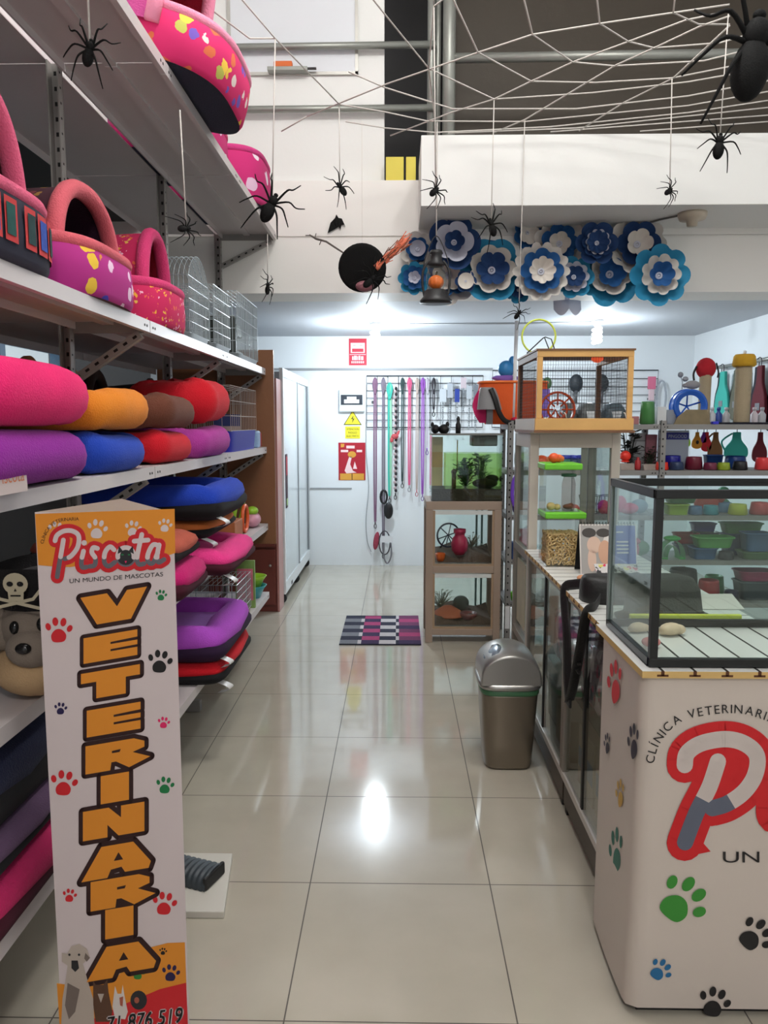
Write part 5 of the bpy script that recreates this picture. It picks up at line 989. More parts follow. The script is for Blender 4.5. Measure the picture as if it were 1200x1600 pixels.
def leafy(label, c, n, h, spread, rgb, seed, flat=False):
    mb = MB(); rnd = random.Random(seed)
    for i in range(n):
        a = rnd.uniform(0, 2 * PI); r_ = rnd.uniform(.1, 1) * spread; z = rnd.uniform(.15, 1) * h; b = V3((r_ * math.cos(a), r_ * math.sin(a) * .6, z)); d = V3((math.cos(a), math.sin(a), rnd.uniform(-.2, .6))).normalized() * h * .28; s_ = d.cross(V3((0, 0, 1))).normalized() * h * .09
        mb.add([b, b + d * .5 + s_, b + d, b + d * .5 - s_], [(0, 1, 2, 3)], 0); mb.tube([V3((0, 0, 0)), b * .6, b], .0016, 4)
    return tag(mb.build('plant', mat('leaf_%d_%d_%d' % rgb, S(*rgb), .6, vary=.3, vscale=30), loc=c, weld=False), label, 'plant')
leafy('dry moss tuft at the left of the lower compartment', r0 + V3((.12, .27, .19)), 60, .12, .1, (120, 120, 92), 1)
leafy('pale dry grass behind the magenta pot', r0 + V3((.34, .27, .64)), 50, .1, .09, (140, 134, 112), 2)
# fish tank
f0 = r0 + V3((.035, .01, RH + .0005)); ft = thing('fish_tank', 'green watered fish tank on top of the taupe rack', 'fish tank', f0); FW, FD, FH = .49, .3, .455
mb = MB(); mb.bb(0, FW, 0, FD, 0, .004); mb.bb(0, FW, 0, .005, .004, FH); mb.bb(0, FW, FD - .005, FD, .004, FH); mb.bb(0, .005, .005, FD - .005, .004, FH); mb.bb(FW - .005, FW, .005, FD - .005, .004, FH); mb.build('glass_box', m_gl, ft)
wat = glass('green_water', (.66, .80, .44), .6)
MB().bb(.1, FW - .006, .006, FD - .006, .0855, .33).build('water', wat, ft)
MB().bb(.006, FW - .006, .006, FD - .006, .004, .085).build('gravel', mat('dark_gravel', S(52, 46, 30), .95, bump=.8, bscale=90, vary=.4, vscale=60), ft)
MB().bb(-.003, FW + .003, -.003, FD, FH, FH + .012).build('hood', mat('grey_hood', S(120, 122, 118), .4), ft); MB().bb(.28, .46, .04, .2, FH - .075, FH).build('filter_box', mat('grey_filter', S(88, 90, 84), .4), ft, bevel=.008)
mb = MB(); mb.bb(.008, .095, FD - .02, FD - .006, .05, .44, 0); mb.bb(.008, .095, FD - .021, FD - .02, .22, .33, 1); mb.build('yellow_card', [mat('cream_yellow', S(240, 216, 140), .5), mat('strong_yellow', S(236, 186, 50), .5)], ft)
MB().tube([(.19, .15, .2), (.19, .15, .42)], .004, 8).build('thermometer', mat('yellow_tube', S(226, 196, 90), .3), ft)
leafy('dark green water plant in the fish tank', f0 + V3((.25, .16, .085)), 120, .2, .07, (44, 82, 34), 3); leafy('tall pale water plant on the right of the fish tank', f0 + V3((.36, .17, .085)), 80, .22, .05, (76, 120, 60), 4)
tag(MB().ell((0, 0, .03), (.09, .06, .035)).ell((.05, .02, .06), (.05, .04, .03)).build('driftwood', mat('driftwood', S(40, 34, 26), .9, bump=.4, bscale=40), loc=f0 + V3((.385, .12, .086))), 'dark driftwood lump in the right of the fish tank', 'driftwood')
tag(MB().bb(-.015, .015, -.015, .015, 0, .1).ell((0, 0, .11), (.02, .02, .02)).build('tank_ornament', mat('brick_ornament', S(86, 52, 36), .7), loc=f0 + V3((.165, .12, .086)), bevel=.003), 'reddish brown ornament in the left of the fish tank', 'ornament')
zt = f0.z + FH + .0125
tag(MB().ell((0, 0, .03), (.03, .05, .032)).ell((.06, 0, .03), (.04, .045, .035)).ell((.085, 0, .06), (.014, .014, .022)).ell((-.02, 0, .06), (.012, .012, .018)).build('black_pump', mat('black_rubber', S(18, 18, 19), .5), loc=(f0.x + .03, f0.y + .1, zt)), 'black lumpy air pump on the left of the fish tank hood', 'pump')
tag(MB().lathe([(.018, 0), (.018, .06), (.01, .08), (.014, .1), (.008, .115), (0, .12)], 16).build('dark_bottle', mat('black_rubber'), loc=(f0.x + .19, f0.y + .1, zt)), 'slim dark bottle standing on the fish tank hood', 'bottle')
# ------------------------------------------------------------------ back left: mahogany cabinet and white sliding door cabinet
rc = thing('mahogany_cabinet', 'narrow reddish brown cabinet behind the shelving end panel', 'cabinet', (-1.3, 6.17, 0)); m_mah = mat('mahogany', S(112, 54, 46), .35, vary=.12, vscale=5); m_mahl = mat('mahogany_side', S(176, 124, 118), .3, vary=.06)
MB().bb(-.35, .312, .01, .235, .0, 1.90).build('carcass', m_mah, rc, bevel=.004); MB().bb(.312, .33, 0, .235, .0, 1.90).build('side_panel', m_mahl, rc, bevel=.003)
for z0, z1 in ((.06, .52), (.54, 1.2), (1.22, 1.86)): d_ = MB().bb(-.33, .3, -.012, .01, z0, z1).build('door', m_mah, rc, bevel=.004); MB().ell((.26, -.022, (z0 + z1) / 2 + .1), (.012, .012, .012)).build('knob', m_alu, d_)
wc2 = thing('sliding_door_cabinet', 'tall white cabinet on black castors with frosted sliding doors', 'cabinet', (-.955, 6.425, 0)); m_wf = mat('white_frame_gloss', S(224, 228, 230), .3); m_ff = mat('frosted_film_reflections', S(204, 212, 216), .16, vary=.1, vscale=2.2, bump=.02, bscale=3); CL = 1.84  # frosted doors: cloudy light reflections are put into the colour as noise
mb = MB(); mb.bb(-.6, -.03, .004, CL, .09, 1.97); mb.build('body', mat('grey_side', S(150, 158, 164), .4), wc2, bevel=.004)
mb = MB(); mb.bb(-.03, 0, 0, CL, 1.93, 2.0); mb.bb(-.03, 0, 0, CL, .09, .19); mb.bb(-.03, 0, 0, .05, .19, 1.93); mb.bb(-.03, 0, CL - .05, CL, .19, 1.93); mb.build('frame', m_wf, wc2, bevel=.003)
sd1 = MB().bb(-.026, -.006, .05, CL * .52, .19, 1.93).build('sliding_door', m_ff, wc2); sd2 = MB().bb(-.03, -.014, CL * .5, CL - .05, .19, 1.93).build('sliding_door', m_ff, wc2)
MB().bb(-.01, .003, CL * .5, CL * .5 + .035, .19, 1.93).build('door_stile', mat('grey_stile', S(150, 154, 158), .35), sd1); MB().bb(-.01, .002, CL - .09, CL - .05, .19, 1.93).build('door_stile', mat('grey_stile'), sd2)
MB().bb(-.004, .001, .10, .20, .82, 1.28).bb(-.004, .0014, .11, .19, 1.1, 1.26, 1).bb(-.004, .0014, .11, .19, .84, .9, 2).build('sticker_strip', [paint('strip_dark', (70, 50, 60)), paint('strip_red', (170, 60, 70)), paint('strip_green', (150, 180, 120))], sd1)
MB().bb(-.004, .001, .34, .42, .105, .135).build('brand_plate', m_seal, wc2)
for y in (.06, CL * .5, CL - .08):
    o = MB(); o.lathe([(.0, -.014), (.04, -.014), (.044, -.008), (.044, .008), (.04, .014), (0, .014)], 20, (-.045, y, .0445), 0, RX(PI / 2)); o.bb(-.065, -.025, y - .02, y + .02, .06, .09); o.build('castor', m_seal, wc2)

# ------------------------------------------------------------------ rug
RGX, RGY = .575, .80; mb = MB(); cols = [mat('rug_' + n, S(*c), .95, bump=.7, bscale=260, vary=.14, vscale=60) for n, c in (('pink', (176, 66, 116)), ('plum', (62, 44, 84)), ('ivory', (206, 200, 202)), ('navy', (44, 46, 66)), ('grey', (128, 130, 138)), ('mauve', (118, 60, 98)))]
colw = [0, .22, .265, .485, .525, .69, .73, 1.0]; rows = 4
pal = [(4, 3), (3, 2), (0, 1), (3, 2), (2, 3), (2, 3), (5, 1)]
for i in range(7):
    for j in range(rows * 2):
        a, b = colw[i], colw[i + 1]; y0, y1 = j / (rows * 2), (j + 1) / (rows * 2); m_ = pal[i][(j + (i % 2) + (i in (2, 6))) % 2]
        if i == 6 and j % 4 == 2: m_ = 0
        z = lambda u, v: .009 + .002 * math.sin(v * rows * 2 * PI) + .003 * math.sin(u * 5 + v * 3) * (v > .9)
        mb.add([(u * RGX, v * RGY, z(u, v)) for u, v in ((a, y0), (b, y0), (b, y1), (a, y1))], [(0, 1, 2, 3)], m_)
mb.bb(0, RGX, 0, .004, 0.001, .009, 3); mb.bb(0, RGX, RGY - .004, RGY, .001, .009, 3); mb.bb(0, .004, .004, RGY - .004, .001, .008, 3); mb.bb(RGX - .004, RGX, .004, RGY - .004, .001, .008, 3); mb.add([(0, 0, .001), (RGX, 0, .001), (RGX, RGY, .001), (0, RGY, .001)], [(0, 3, 2, 1)], 3)
rg = tag(mb.build('rug', cols, loc=(-.41, 5.23, 0.0)), 'small woven rug with pink, plum, grey and ivory stripes on the tiles', 'rug')

# ------------------------------------------------------------------ right metal shelving
m_ms = mat('grey_metal_shelf', S(138, 136, 134), .42, .15, vary=.05)
s0 = V3((.75, 5.28, 0)); SX, SD = 2.33, .42; SZ = [1.535, 1.222, .912, .60, .30]
rs = thing('metal_shelving', 'grey metal shelving along the right with bowls, trays and toys', 'shelving', s0)
for x in (0, 1.035, 2.07):
    for y in (0, SD - .035):
        mb = MB(); hh = 1.56 if x else 1.56; mb.bb(x, x + .038, y, y + .0025, 0, hh); mb.bb(x, x + .0025, y, y + .035, 0, hh)
        for k in range(31): mb.bb(x + .012, x + .022, y - .0006, y, .03 + k * .05, .042 + k * .05, 1); mb.bb(x - .0006, x, y + .012, y + .022, .03 + k * .05, .042 + k * .05, 1)
        mb.build('post', [m_ms, m_hole], rs, weld=False)
for z in SZ:
    for x0, x1 in ((0, 1.033), (1.037, SX)):
        mb = MB(); mb.bb(x0 + .003, x1, .003, SD, z - .004, z); mb.bb(x0 + .003, x1, .003, .006, z - .034, z - .004); mb.bb(x0 + .003, x1, SD - .003, SD, z - .034, z - .004); mb.bb(x0 + .003, x0 + .006, .006, SD - .003, z - .034, z - .004)
        for q in (.02, .04): mb.bb(x1 - q - .006, x1 - q, -.0005, .003, z - .022, z - .014, 1); mb.bb(x0 + q, x0 + q + .006, -.0005, .003, z - .022, z - .014, 1)
        mb.build('shelf', [m_ms, m_hole], rs, weld=False)
def on(px, Y, lvl): X = at(px, 660, Y).x; return V3((X, Y, SZ[lvl] + .0005))
def bowl(label, px, Y, lvl, r, h, rgb, group, sy=1, square=False, dz=0, kind='feeding_bowl', cat='bowl', rough=.3):
    c = on(px, Y, lvl); c.z += dz; m = plastic('c%d_%d_%d' % rgb, rgb, rough)
    if square: mb = loft([(r * .82, r * sy * .82, 0), (r * .86, r * sy * .86, .006), (r, r * sy, h), (r * 1.06, r * sy * 1.06, h), (r * 1.06, r * sy * 1.06, h - .008), (r * .94, r * sy * .94, h - .004), (r * .8, r * sy * .8, .012)], 36, .35)
    else: mb = MB().lathe([(r * .8, 0), (r * 1.0, .006), (r * .86, h * .9), (r * .82, h), (r * .76, h), (r * .6, h * .4), (0, h * .3)], 32, sy=sy)
    return tag(mb.build(kind, m, loc=c), label, cat, group)
# --- top shelf
t = thing('carry_bag', 'orange rounded pet bag with pink and purple edge on the shelf end', 'bag', on(800, 5.48, 0)); m_or = mat('orange_cloth', S(226, 92, 34), .85, bump=.2, bscale=90)
mb = MB(); mb.grid(lambda u, v: V3((rr(2 * PI * u, .19 + .05 * math.sin(v * PI * .6), 1, .7)[0], rr(2 * PI * u, 1, .13, .7)[1], .29 * v - .01 * math.sin(PI * u * 2) * v)), 36, 8, cu=True); mb.poly([V3((*rr(2 * PI * i / 36, .19, .13, .7), 0)) for i in range(36)]); mb.poly([V3((*rr(2 * PI * i / 36, .237, .13, .7), .29)) for i in range(36)]); mb.build('body', m_or, t)
MB().tube([V3((*rr(2 * PI * i / 36, .24, .132, .7), .29)) for i in range(36)], .009, 6, closed=True).build('piping', mat('orange_piping', S(240, 120, 50), .6), t)
MB().grid(lambda u, v: V3((-.24 + .10 * v - .05 * math.sin(PI * u), -.1 + .02 * v, .25 - .24 * u)), 10, 4).build('pink_panel', mat('hot_pink_cloth', S(220, 40, 110), .8), t)
MB().bb(.16, .235, -.145, -.13, .05, .24).build('purple_pocket', mat('purple_cloth', S(130, 100, 190), .8), t, bevel=.006)
mb = MB(); mb.grid(lambda u, v: V3((-.05 + .10 * math.sin(2.4 * u + 4.2 * 0) * math.cos(PI * 2 * v) , .03 * math.sin(2 * PI * v), .29 + .05 * u)), 6, 16, cv=True); mb.build('purple_collar', mat('purple_cloth'), t)
tag(MB().ell((0, 0, .04), (.06, .04, .06)).ell((.04, 0, .08), (.03, .03, .05)).build('blue_toy', plastic('sky_blue', (50, 140, 206)), loc=on(790, 5.48, 0) + V3((0, 0, .345))), 'blue toy perched on top of the orange bag', 'toy')
t = thing('plush_helmet', 'grey cap shaped cover with black strap hanging before the orange bag', 'cap', on(764, 5.33, 0) + V3((0, -.02, .0)))
mb = MB(); mb.grid(lambda u, v: V3((.085 * (1 - .5 * v) * math.cos(2 * PI * u) - .02 * v, .05 * (1 - .4 * v) * math.sin(2 * PI * u), .10 + .15 * math.sin(v * PI / 2))), 24, 8, cu=True); mb.poly([V3((.0425 * math.cos(2 * PI * i / 24) - .02, .03 * math.sin(2 * PI * i / 24), .25)) for i in range(24)]); mb.build('shell', mat('grey_cover', S(136, 136, 138), .5), t)
MB().tube(smooth_path([(.0, -.045, .24), (.03, -.055, .17), (.06, -.05, .08), (.11, -.03, .02), (.19, -.02, .012)], 5), [(.004, .018)] * 21, 8, flat=(0, 1, 0)).build('strap', mat('black_rubber'), t)
MB().bb(-.02, .02, -.03, .03, 0, .12).build('stand', mat('grey_stand', S(90, 88, 92), .5), t)
tag(MB().lathe([(.012, 0), (.026, .01), (.03, .03), (.02, .045), (.0, .05)], 20).build('pink_pompom', mat('crimson_fluff', S(206, 26, 70), .95, bump=.9, bscale=90), loc=on(757, 5.318, 0)), 'crimson pompom toy at the far left of the top shelf, under the grey cap', 'toy')
COL.objects['pink_pompom'].location.x = s0.x + .05
m_gh = plastic('slate_house', (92, 98, 98), .4)
for i, (px, w, lab) in enumerate(((886, .055, 'dark grey round tub behind the cage wheel'), (918, .085, 'grey house shaped tub with white triangle, left of the brown cage post'), (957, .085, 'blue grey house shaped tub with white triangle, right of the brown cage post'))):
    c = on(px, 5.5, 0); t = thing('rodent_house', lab, 'rodent house', c, 0, 'grey tubs behind the wooden cage')
    loft([(w * .9, .09, 0), (w, .1, .01), (w * .94, .095, .09), (w * .6, .07, .14), (w * .2, .03, .15)], 32, .5).build('shell', m_gh if i < 2 else plastic('blue_slate', (84, 104, 114), .4), t)
    if i: MB().prism([(-.035, -.105, .09), (.035, -.105, .09), (.02, -.108, .02), (-.02, -.108, .02)], (0, .01, 0)).build('emblem', m_wf, t)
tag(MB().bb(-.045, .045, -.05, .05, 0, .055).build('pink_box', mat('dusty_pink_box', S(176, 116, 118), .5), loc=on(985, 5.42, 0), bevel=.004), 'dusty pink box between the wooden cage and the green pot', 'box')
bowl('green plant pot shaped cup beside the white box on the top shelf', 1011, 5.36, 0, .052, .155, (70, 128, 70), 'cups on the top right shelf', kind='green_pot', cat='pot')
tag(MB().bb(-.03, .03, -.05, .05, 0, .12).bb(-.004, .004, -.0505, -.05, .02, .028, 1).build('white_box', [mat('white_carton', S(206, 208, 210), .5), m_hole], loc=on(1030, 5.40, 0), bevel=.004), 'white box just right of the green pot', 'box')
tag(MB().bb(-.035, .035, -.05, .05, 0, .10).build('grey_box', mat('cool_grey_box', S(140, 146, 156), .5), loc=on(1044, 5.44, 0), bevel=.004), 'grey box between the white box and the blue wheel', 'box')
t = thing('exercise_wheel', 'big blue rodent wheel standing in a tan carton on the top shelf', 'exercise wheel', on(1076, 5.40, 0)); m_bw = plastic('wheel_blue', (30, 90, 186), .25)
mb = MB(); R0, cz = .115, .125
mb.grid(lambda u, v: V3(((R0 - .04 * v) * math.cos(2 * PI * u), -.03 + .02 * v, cz + (R0 - .04 * v) * math.sin(2 * PI * u))), 40, 4, cu=True); mb.grid(lambda u, v: V3((R0 * math.cos(2 * PI * u), -.03 + .09 * v, cz + R0 * math.sin(2 * PI * u))), 40, 3, cu=True); mb.tube([V3((R0 * math.cos(a), .06, cz + R0 * math.sin(a))) for a in [2 * PI * i / 40 for i in range(40)]], .006, 6, closed=True); bw_ = mb.build('wheel', m_bw, t)
for k in range(5): MB().tube([(0, .05, cz), (R0 * math.cos(k * 1.256 + .3), .05, cz + R0 * math.sin(k * 1.256 + .3))], .006, 6).build('spoke', m_bw, bw_)
MB().prism([(-.125, -.07, 0), (.125, -.07, 0), (.095, -.07, .10), (-.04, -.07, .10), (-.10, -.07, .05)], (0, .015, 0)).build('carton', mat('tan_print_card', S(126, 112, 84), .6, vary=.3, vscale=18), t)
tag(MB().tube([(0, 0, 0), (.0, 0, .05), (-.01, 0, .08)], .003, 6).ell((-.015, 0, .1), (.02, .014, .02)).ell((.02, 0, .07), (.022, .014, .018)).build('spring_toy', mat('silver_toy', S(150, 152, 160), .4, .4), loc=on(1072, 5.44, 0) + V3((-.02, .05, .245))), 'little silver spring toy above the blue wheel', 'toy')
tag(MB().ell((0, 0, .02), (.055, .03, .03)).ell((-.05, 0, .015), (.02, .015, .015)).build('grey_mouse', mat('grey_felt', S(150, 148, 150), .9), loc=on(1081, 5.47, 0) + V3((0, .02, .255))), 'grey mouse toy lying over the blue wheel, beside the scratching post', 'toy')
def scratcher(label, px, Y, h, r, topper, base=True):
    t = thing('scratching_post', label, 'scratching post', on(px, Y, 0), 0, 'scratching posts on the top right shelf')
    mb = MB(); n = int(h / .009); mb.lathe([(r * (1 if i % 2 else .95), .014 + (h - .014) * i / (2 * n)) for i in range(2 * n + 1)], 24); mb.build('sisal_post', mat('sisal', S(172, 156, 128), .9, bump=.5, bscale=150), t)
    MB().bb(-.15, .15, -.1, .1, 0, .014).build('base_board', mat('navy_carpet', S(24, 24, 36), .95), t, bevel=.004)
    if topper == 'yellow':
        MB().lathe([(r * 1.25, h), (r * 1.45, h + .012), (r * 1.3, h + .07), (r * 1.1, h + .085), (0, h + .09)], 24).build('top_cap', mat('mustard_felt', S(196, 150, 34), .9, bump=.3, bscale=120), t); MB().ell((0, 0, h + .1), (.012, .012, .014)).build('knob', m_wf, t)
    else:
        mb = MB(); mb.ell((0, 0, h + .035), (.07, .055, .075)); mb.build('red_hood', mat('red_felt', S(178, 26, 40), .9, bump=.3, bscale=100), t); MB().tube(smooth_path([(-.068, -.01, h + .05), (-.085, 0, h + .0), (-.08, 0, h - .05)], 5), .008, 6).tube(smooth_path([(.06, -.03, h + .07), (.085, -.01, h + .01), (.085, 0, h - .03)], 5), .006, 6).build('black_cord', mat('black_rubber'), t)
scratcher('sisal post topped with a red hood behind the blue wheel', 1099, 5.58, .36, .042, 'red')
scratcher('tall sisal post with mustard yellow cap on the top shelf', 1158, 5.50, .40, .055, 'yellow')
tag(MB().bb(-.02, .02, -.02, .02, 0, .02).build('blue_stand', plastic('stand_blue', (50, 50, 190)), loc=on(1117, 5.31, 0), bevel=.003), 'tiny bright blue block on the shelf edge between the scratching posts', 'block')
for i, (px, rgb, lab) in enumerate(((1112, (200, 204, 212), 'white bottle left of the yellow capped post'), (1122, (40, 70, 150), 'blue bottle left of the yellow capped post'), (1134, (186, 186, 190), 'pale bottle beside the yellow capped post'), (1178, (200, 190, 196), 'pale bottle right of the yellow capped post'), (1190, (170, 172, 178), 'silver bottle at the right picture edge of the top shelf'))):
    tag(MB().lathe([(.024, 0), (.026, .01), (.026, .07), (.011, .09), (.011, .1), (.014, .102), (.014, .12), (0, .122)], 16).build('spray_bottle', plastic('bottle%d' % i, rgb), loc=on(px, 5.6, 0)), lab, 'bottle', 'bottles on the top right shelf')
tag(MB().tube([(0, 0, 0), (.012, 0, .70)], .013, 12).build('white_pole', mat('white_pole', (.82, .84, .86), .3), loc=(s0.x + .045, 5.36, 1.5355)), 'thin white pole standing on the shelf end before the orange bag', 'pole')
# --- second shelf
def toyc(label, px, Y, lvl, parts, rgb, name='toy', cat='toy', rough=.45, group=None, dz=0, **k):
    mb = MB()
    for c, r_ in parts: mb.ell(c, r_)
    return tag(mb.build(name, mat('toy_%d_%d_%d' % rgb, S(*rgb), rough, **k), loc=on(px, Y, lvl) + V3((0, 0, dz))), label, cat, group)
G2 = 'toys on the second right shelf'
toyc('orange red chew toy seen through the tall cabinet at its left', 848, 5.40, 1, [((0, 0, .05), (.06, .05, .05)), ((.05, 0, .03), (.04, .03, .03))], (222, 84, 44), group=G2)
toyc('bright orange cone toy beside the chew toy behind the tall cabinet', 860, 5.36, 1, [((0, 0, .03), (.04, .035, .03)), ((0, 0, .065), (.025, .025, .03))], (236, 120, 40), group=G2)
bowl('blue grey cup seen through the tall cabinet', 869, 5.40, 1, .035, .09, (92, 120, 142), 'cups on the second right shelf', kind='cup', cat='cup')
for i, (px, rgb, lab) in enumerate(((885, (60, 130, 110), 'green jar with blue lid, first of three behind the tall cabinet'), (898, (52, 70, 110), 'dark jar with blue lid, second of three behind the tall cabinet'), (911, (60, 66, 110), 'dark jar with blue lid, third of three behind the tall cabinet'))):
    t = thing('treat_jar', lab, 'jar', on(px, 5.42, 1), 0, 'blue lidded jars'); MB().lathe([(.03, 0), (.034, .01), (.034, .07), (0, .071)], 20).build('jar', plastic('jarb%d' % i, rgb), t); MB().lathe([(.036, .072), (.036, .098), (0, .1)], 20).build('lid', plastic('lid_blue', (36, 50, 190)), t)
toyc('round red rubber toy right of the tall cabinet, on the second shelf', 979, 5.36, 1, [((0, 0, .045), (.038, .036, .036)), ((0, 0, .008), (.03, .03, .008))], (228, 52, 36), group=G2, dz=.05)
tag(MB().prism([(-.05, -.01, 0), (.05, .01, 0), (.05, .03, .045), (-.05, .01, .045)], (0, .05, 0)).build('price_box', mat('price_box_grey', S(150, 138, 130), .6, vary=.2, vscale=40), loc=on(984, 5.31, 1), bevel=.002), 'grey printed box under the round red toy', 'box')
tag(MB().prism([(-.05, -.01, 0), (.05, .01, 0), (.05, .03, .04), (-.05, .01, .04)], (0, .05, 0)).build('price_box', mat('price_box_grey'), loc=on(1020, 5.31, 1), bevel=.002), 'grey printed box left of the small red bowl', 'box')
tag(MB().lathe([(.016, 0), (.02, .01), (.02, .06), (.008, .075), (.012, .085), (0, .09)], 16).build('small_bottle', plastic('bottle_red', (170, 40, 44)), loc=on(999, 5.33, 1)), 'small red bottle between the two grey printed boxes', 'bottle')
tag(MB().bb(-.055, .055, -.02, .02, 0, .25).bb(-.05, .05, -.021, -.02, .12, .13, 1).bb(-.05, .05, -.021, -.02, .19, .2, 1).build('white_carton', [mat('white_carton'), mat('grey_line', S(150, 150, 152), .5)], loc=on(997, 5.62, 1), bevel=.003), 'tall white carton at the back of the second shelf', 'carton')
tag(MB().bb(-.04, .04, -.02, .02, 0, .24).build('pink_carton', mat('pink_carton', S(172, 104, 118), .5, vary=.2, vscale=30), loc=on(1018, 5.60, 1), bevel=.003), 'pink carton at the back beside the shelf post', 'carton')
leafy('dark artificial plant at the left of the second shelf', on(984, 5.48, 1), 70, .27, .06, (38, 42, 34), 8)
leafy('dark artificial plant before the pink carton', on(1018, 5.46, 1), 60, .15, .06, (60, 66, 48), 9)
t = thing('care_pad_box', 'white box with blue lettered band on the second right shelf', 'box', on(1053, 5.56, 1)); mb = MB(); mb.bb(-.1, .1, -.03, .03, 0, .27, 0); mb.bb(-.06, .1005, -.0306, -.03, .205, .255, 1); text(mb, 'PINGOOD', lambda u, v, o: V3((u, -.0306 - o, v)), .0006, 0, width=.13, size=.034, u=-.045, v=.217)
mb.build('carton', [mat('pale_blue_box', S(186, 196, 212), .5), paint('band_blue', (54, 62, 150))], t)
GB = 'bowls on the second right shelf'
bowl('small round orange red bowl at the shelf edge before the lettered box', 1037, 5.325, 1, .045, .055, (232, 54, 36), GB)
bowl('royal blue bowl behind the small red bowl', 1052, 5.46, 1, .07, .095, (28, 30, 140), GB)
bowl('dark slate bowl right of the small red bowl', 1060, 5.335, 1, .05, .055, (44, 60, 92), GB)
bowl('maroon bowl in the middle of the second shelf', 1087, 5.38, 1, .06, .09, (104, 24, 44), GB)
bowl('plum bowl at the shelf edge right of the maroon bowl', 1113, 5.335, 1, .048, .05, (112, 40, 66), GB)
bowl('blue and white printed box bowl behind the plum bowl', 1117, 5.46, 1, .06, .10, (24, 60, 120), GB, square=True, sy=.7)
bowl('wide blue bowl left of the teal harness foot', 1152, 5.52, 1, .078, .09, (20, 56, 120), GB)
bowl('lime green bowl at the shelf edge', 1134, 5.325, 1, .045, .052, (140, 160, 46), GB)
bowl('black bowl right of the lime bowl', 1160, 5.34, 1, .05, .06, (30, 32, 38), GB)
bowl('coral red bowl at the right picture edge of the second shelf', 1196, 5.36, 1, .055, .085, (222, 62, 66), GB)
for i, (px, top, w, h, rgb, lab) in enumerate(((1072, 676, .075, .13, (176, 232, 70), 'lime green hanging tag shaped like a drop'), (1091, 676, .07, .14, (222, 150, 40), 'golden orange hanging toy right of the lime tag'), (1101, 674, .04, .1, (120, 40, 150), 'purple strap hanging between orange and red toys'), (1106, 690, .07, .16, (206, 30, 44), 'red hanging harness right of the orange toy'), (1120, 676, .10, .22, (138, 96, 52), 'brown leather harness hanging under the top shelf'), (1153, 672, .16, .22, (60, 190, 176), 'turquoise harness vest hanging under the top shelf'), (1190, 674, .10, .24, (110, 24, 40), 'dark red harness hanging at the right picture edge'))):
    c = V3((at(px, 660, 5.58).x, 5.58, 1.50)); t = thing('hanging_harness', lab, 'harness', c, 0, 'things hanging under the top right shelf'); m_ = mat('nylon_%d_%d_%d' % rgb, S(*rgb), .7)
    pts = smooth_path([(-w * .18, 0, -.02), (-w * .22, 0, -h * .35), (-w * .5, 0, -h * .62), (-w * .48, 0, -h * .9), (0, 0, -h), (w * .48, 0, -h * .9), (w * .5, 0, -h * .62), (w * .22, 0, -h * .35), (w * .18, 0, -.02)], 4)
    MB().prism(pts, (0, .014, 0)).build('vest', m_, t, bevel=.004); MB().tube([(0, .005, .0), (0, .005, -.03)], .003, 6).build('hook', m_wire, t)
    if i in (0, 1): MB().ell((0, -.003, -h * .66), (w * .16, .006, w * .2)).build('emblem', mat('black_rubber'), t)
    if i in (4, 5): MB().tube(smooth_path([(-w * .45, 0, -h * .75), (-w * .65, .01, -h * .4), (-w * .2, .01, -.03)], 5), .007, 6).build('strap', m_, t)
# --- third to fifth shelf, seen through the glass tank
G3, G4, G5 = 'goods on the third right shelf', 'goods on the fourth right shelf', 'goods on the lowest right shelf'
bowl('lime green tub at the left of the third shelf behind the tank', 1062, 5.36, 2, .078, .075, (150, 186, 60), G3, square=True, sy=.8)
bowl('green tray on top of the lime tub', 1068, 5.40, 2, .10, .045, (50, 116, 66), G3, square=True, sy=.7, dz=.078, kind='tray', cat='tray')
bowl('steel blue bowl right of the lime tub', 1093, 5.34, 2, .05, .06, (70, 110, 150), G3)
bowl('turquoise bowl in the middle of the third shelf', 1117, 5.34, 2, .055, .065, (50, 140, 156), G3)
bowl('pale blue bowl right of the turquoise bowl', 1138, 5.5, 2, .06, .07, (90, 130, 170), G3)
bowl('yellow green bowl on the third shelf', 1160, 5.34, 2, .065, .075, (176, 186, 60), G3)
bowl('brick red bowl at the right picture edge of the third shelf', 1195, 5.36, 2, .07, .085, (186, 60, 60), G3)
toyc('red plush toy lying behind the steel blue bowl', 1112, 5.52, 2, [((0, 0, .06), (.1, .05, .06)), ((.08, 0, .1), (.04, .04, .04))], (196, 60, 50), group=G3)
toyc('shiny green ball behind the turquoise bowl', 1136, 5.60, 2, [((0, 0, .13), (.045, .045, .045)), ((0, 0, .045), (.05, .05, .045))], (70, 160, 110), group=G3, rough=.2)
toyc('hot pink toy seen through the tank left pane', 978, 5.36, 2, [((-.02, 0, .07), (.045, .04, .06)), ((.04, 0, .04), (.07, .04, .04))], (222, 60, 120), group=G3)
toyc('round red ball seen through the tall cabinet', 902, 5.34, 2, [((0, 0, .035), (.035, .035, .035))], (226, 66, 60), group=G3)
toyc('magenta toy seen through the tall cabinet door', 947, 5.36, 2, [((0, 0, .05), (.04, .04, .05)), ((.03, 0, .03), (.04, .03, .03))], (214, 36, 96), group=G3)
toyc('pale blue tub seen through the tank left pane', 1004, 5.42, 2, [((0, 0, .05), (.06, .05, .05))], (110, 150, 180), group=G3)
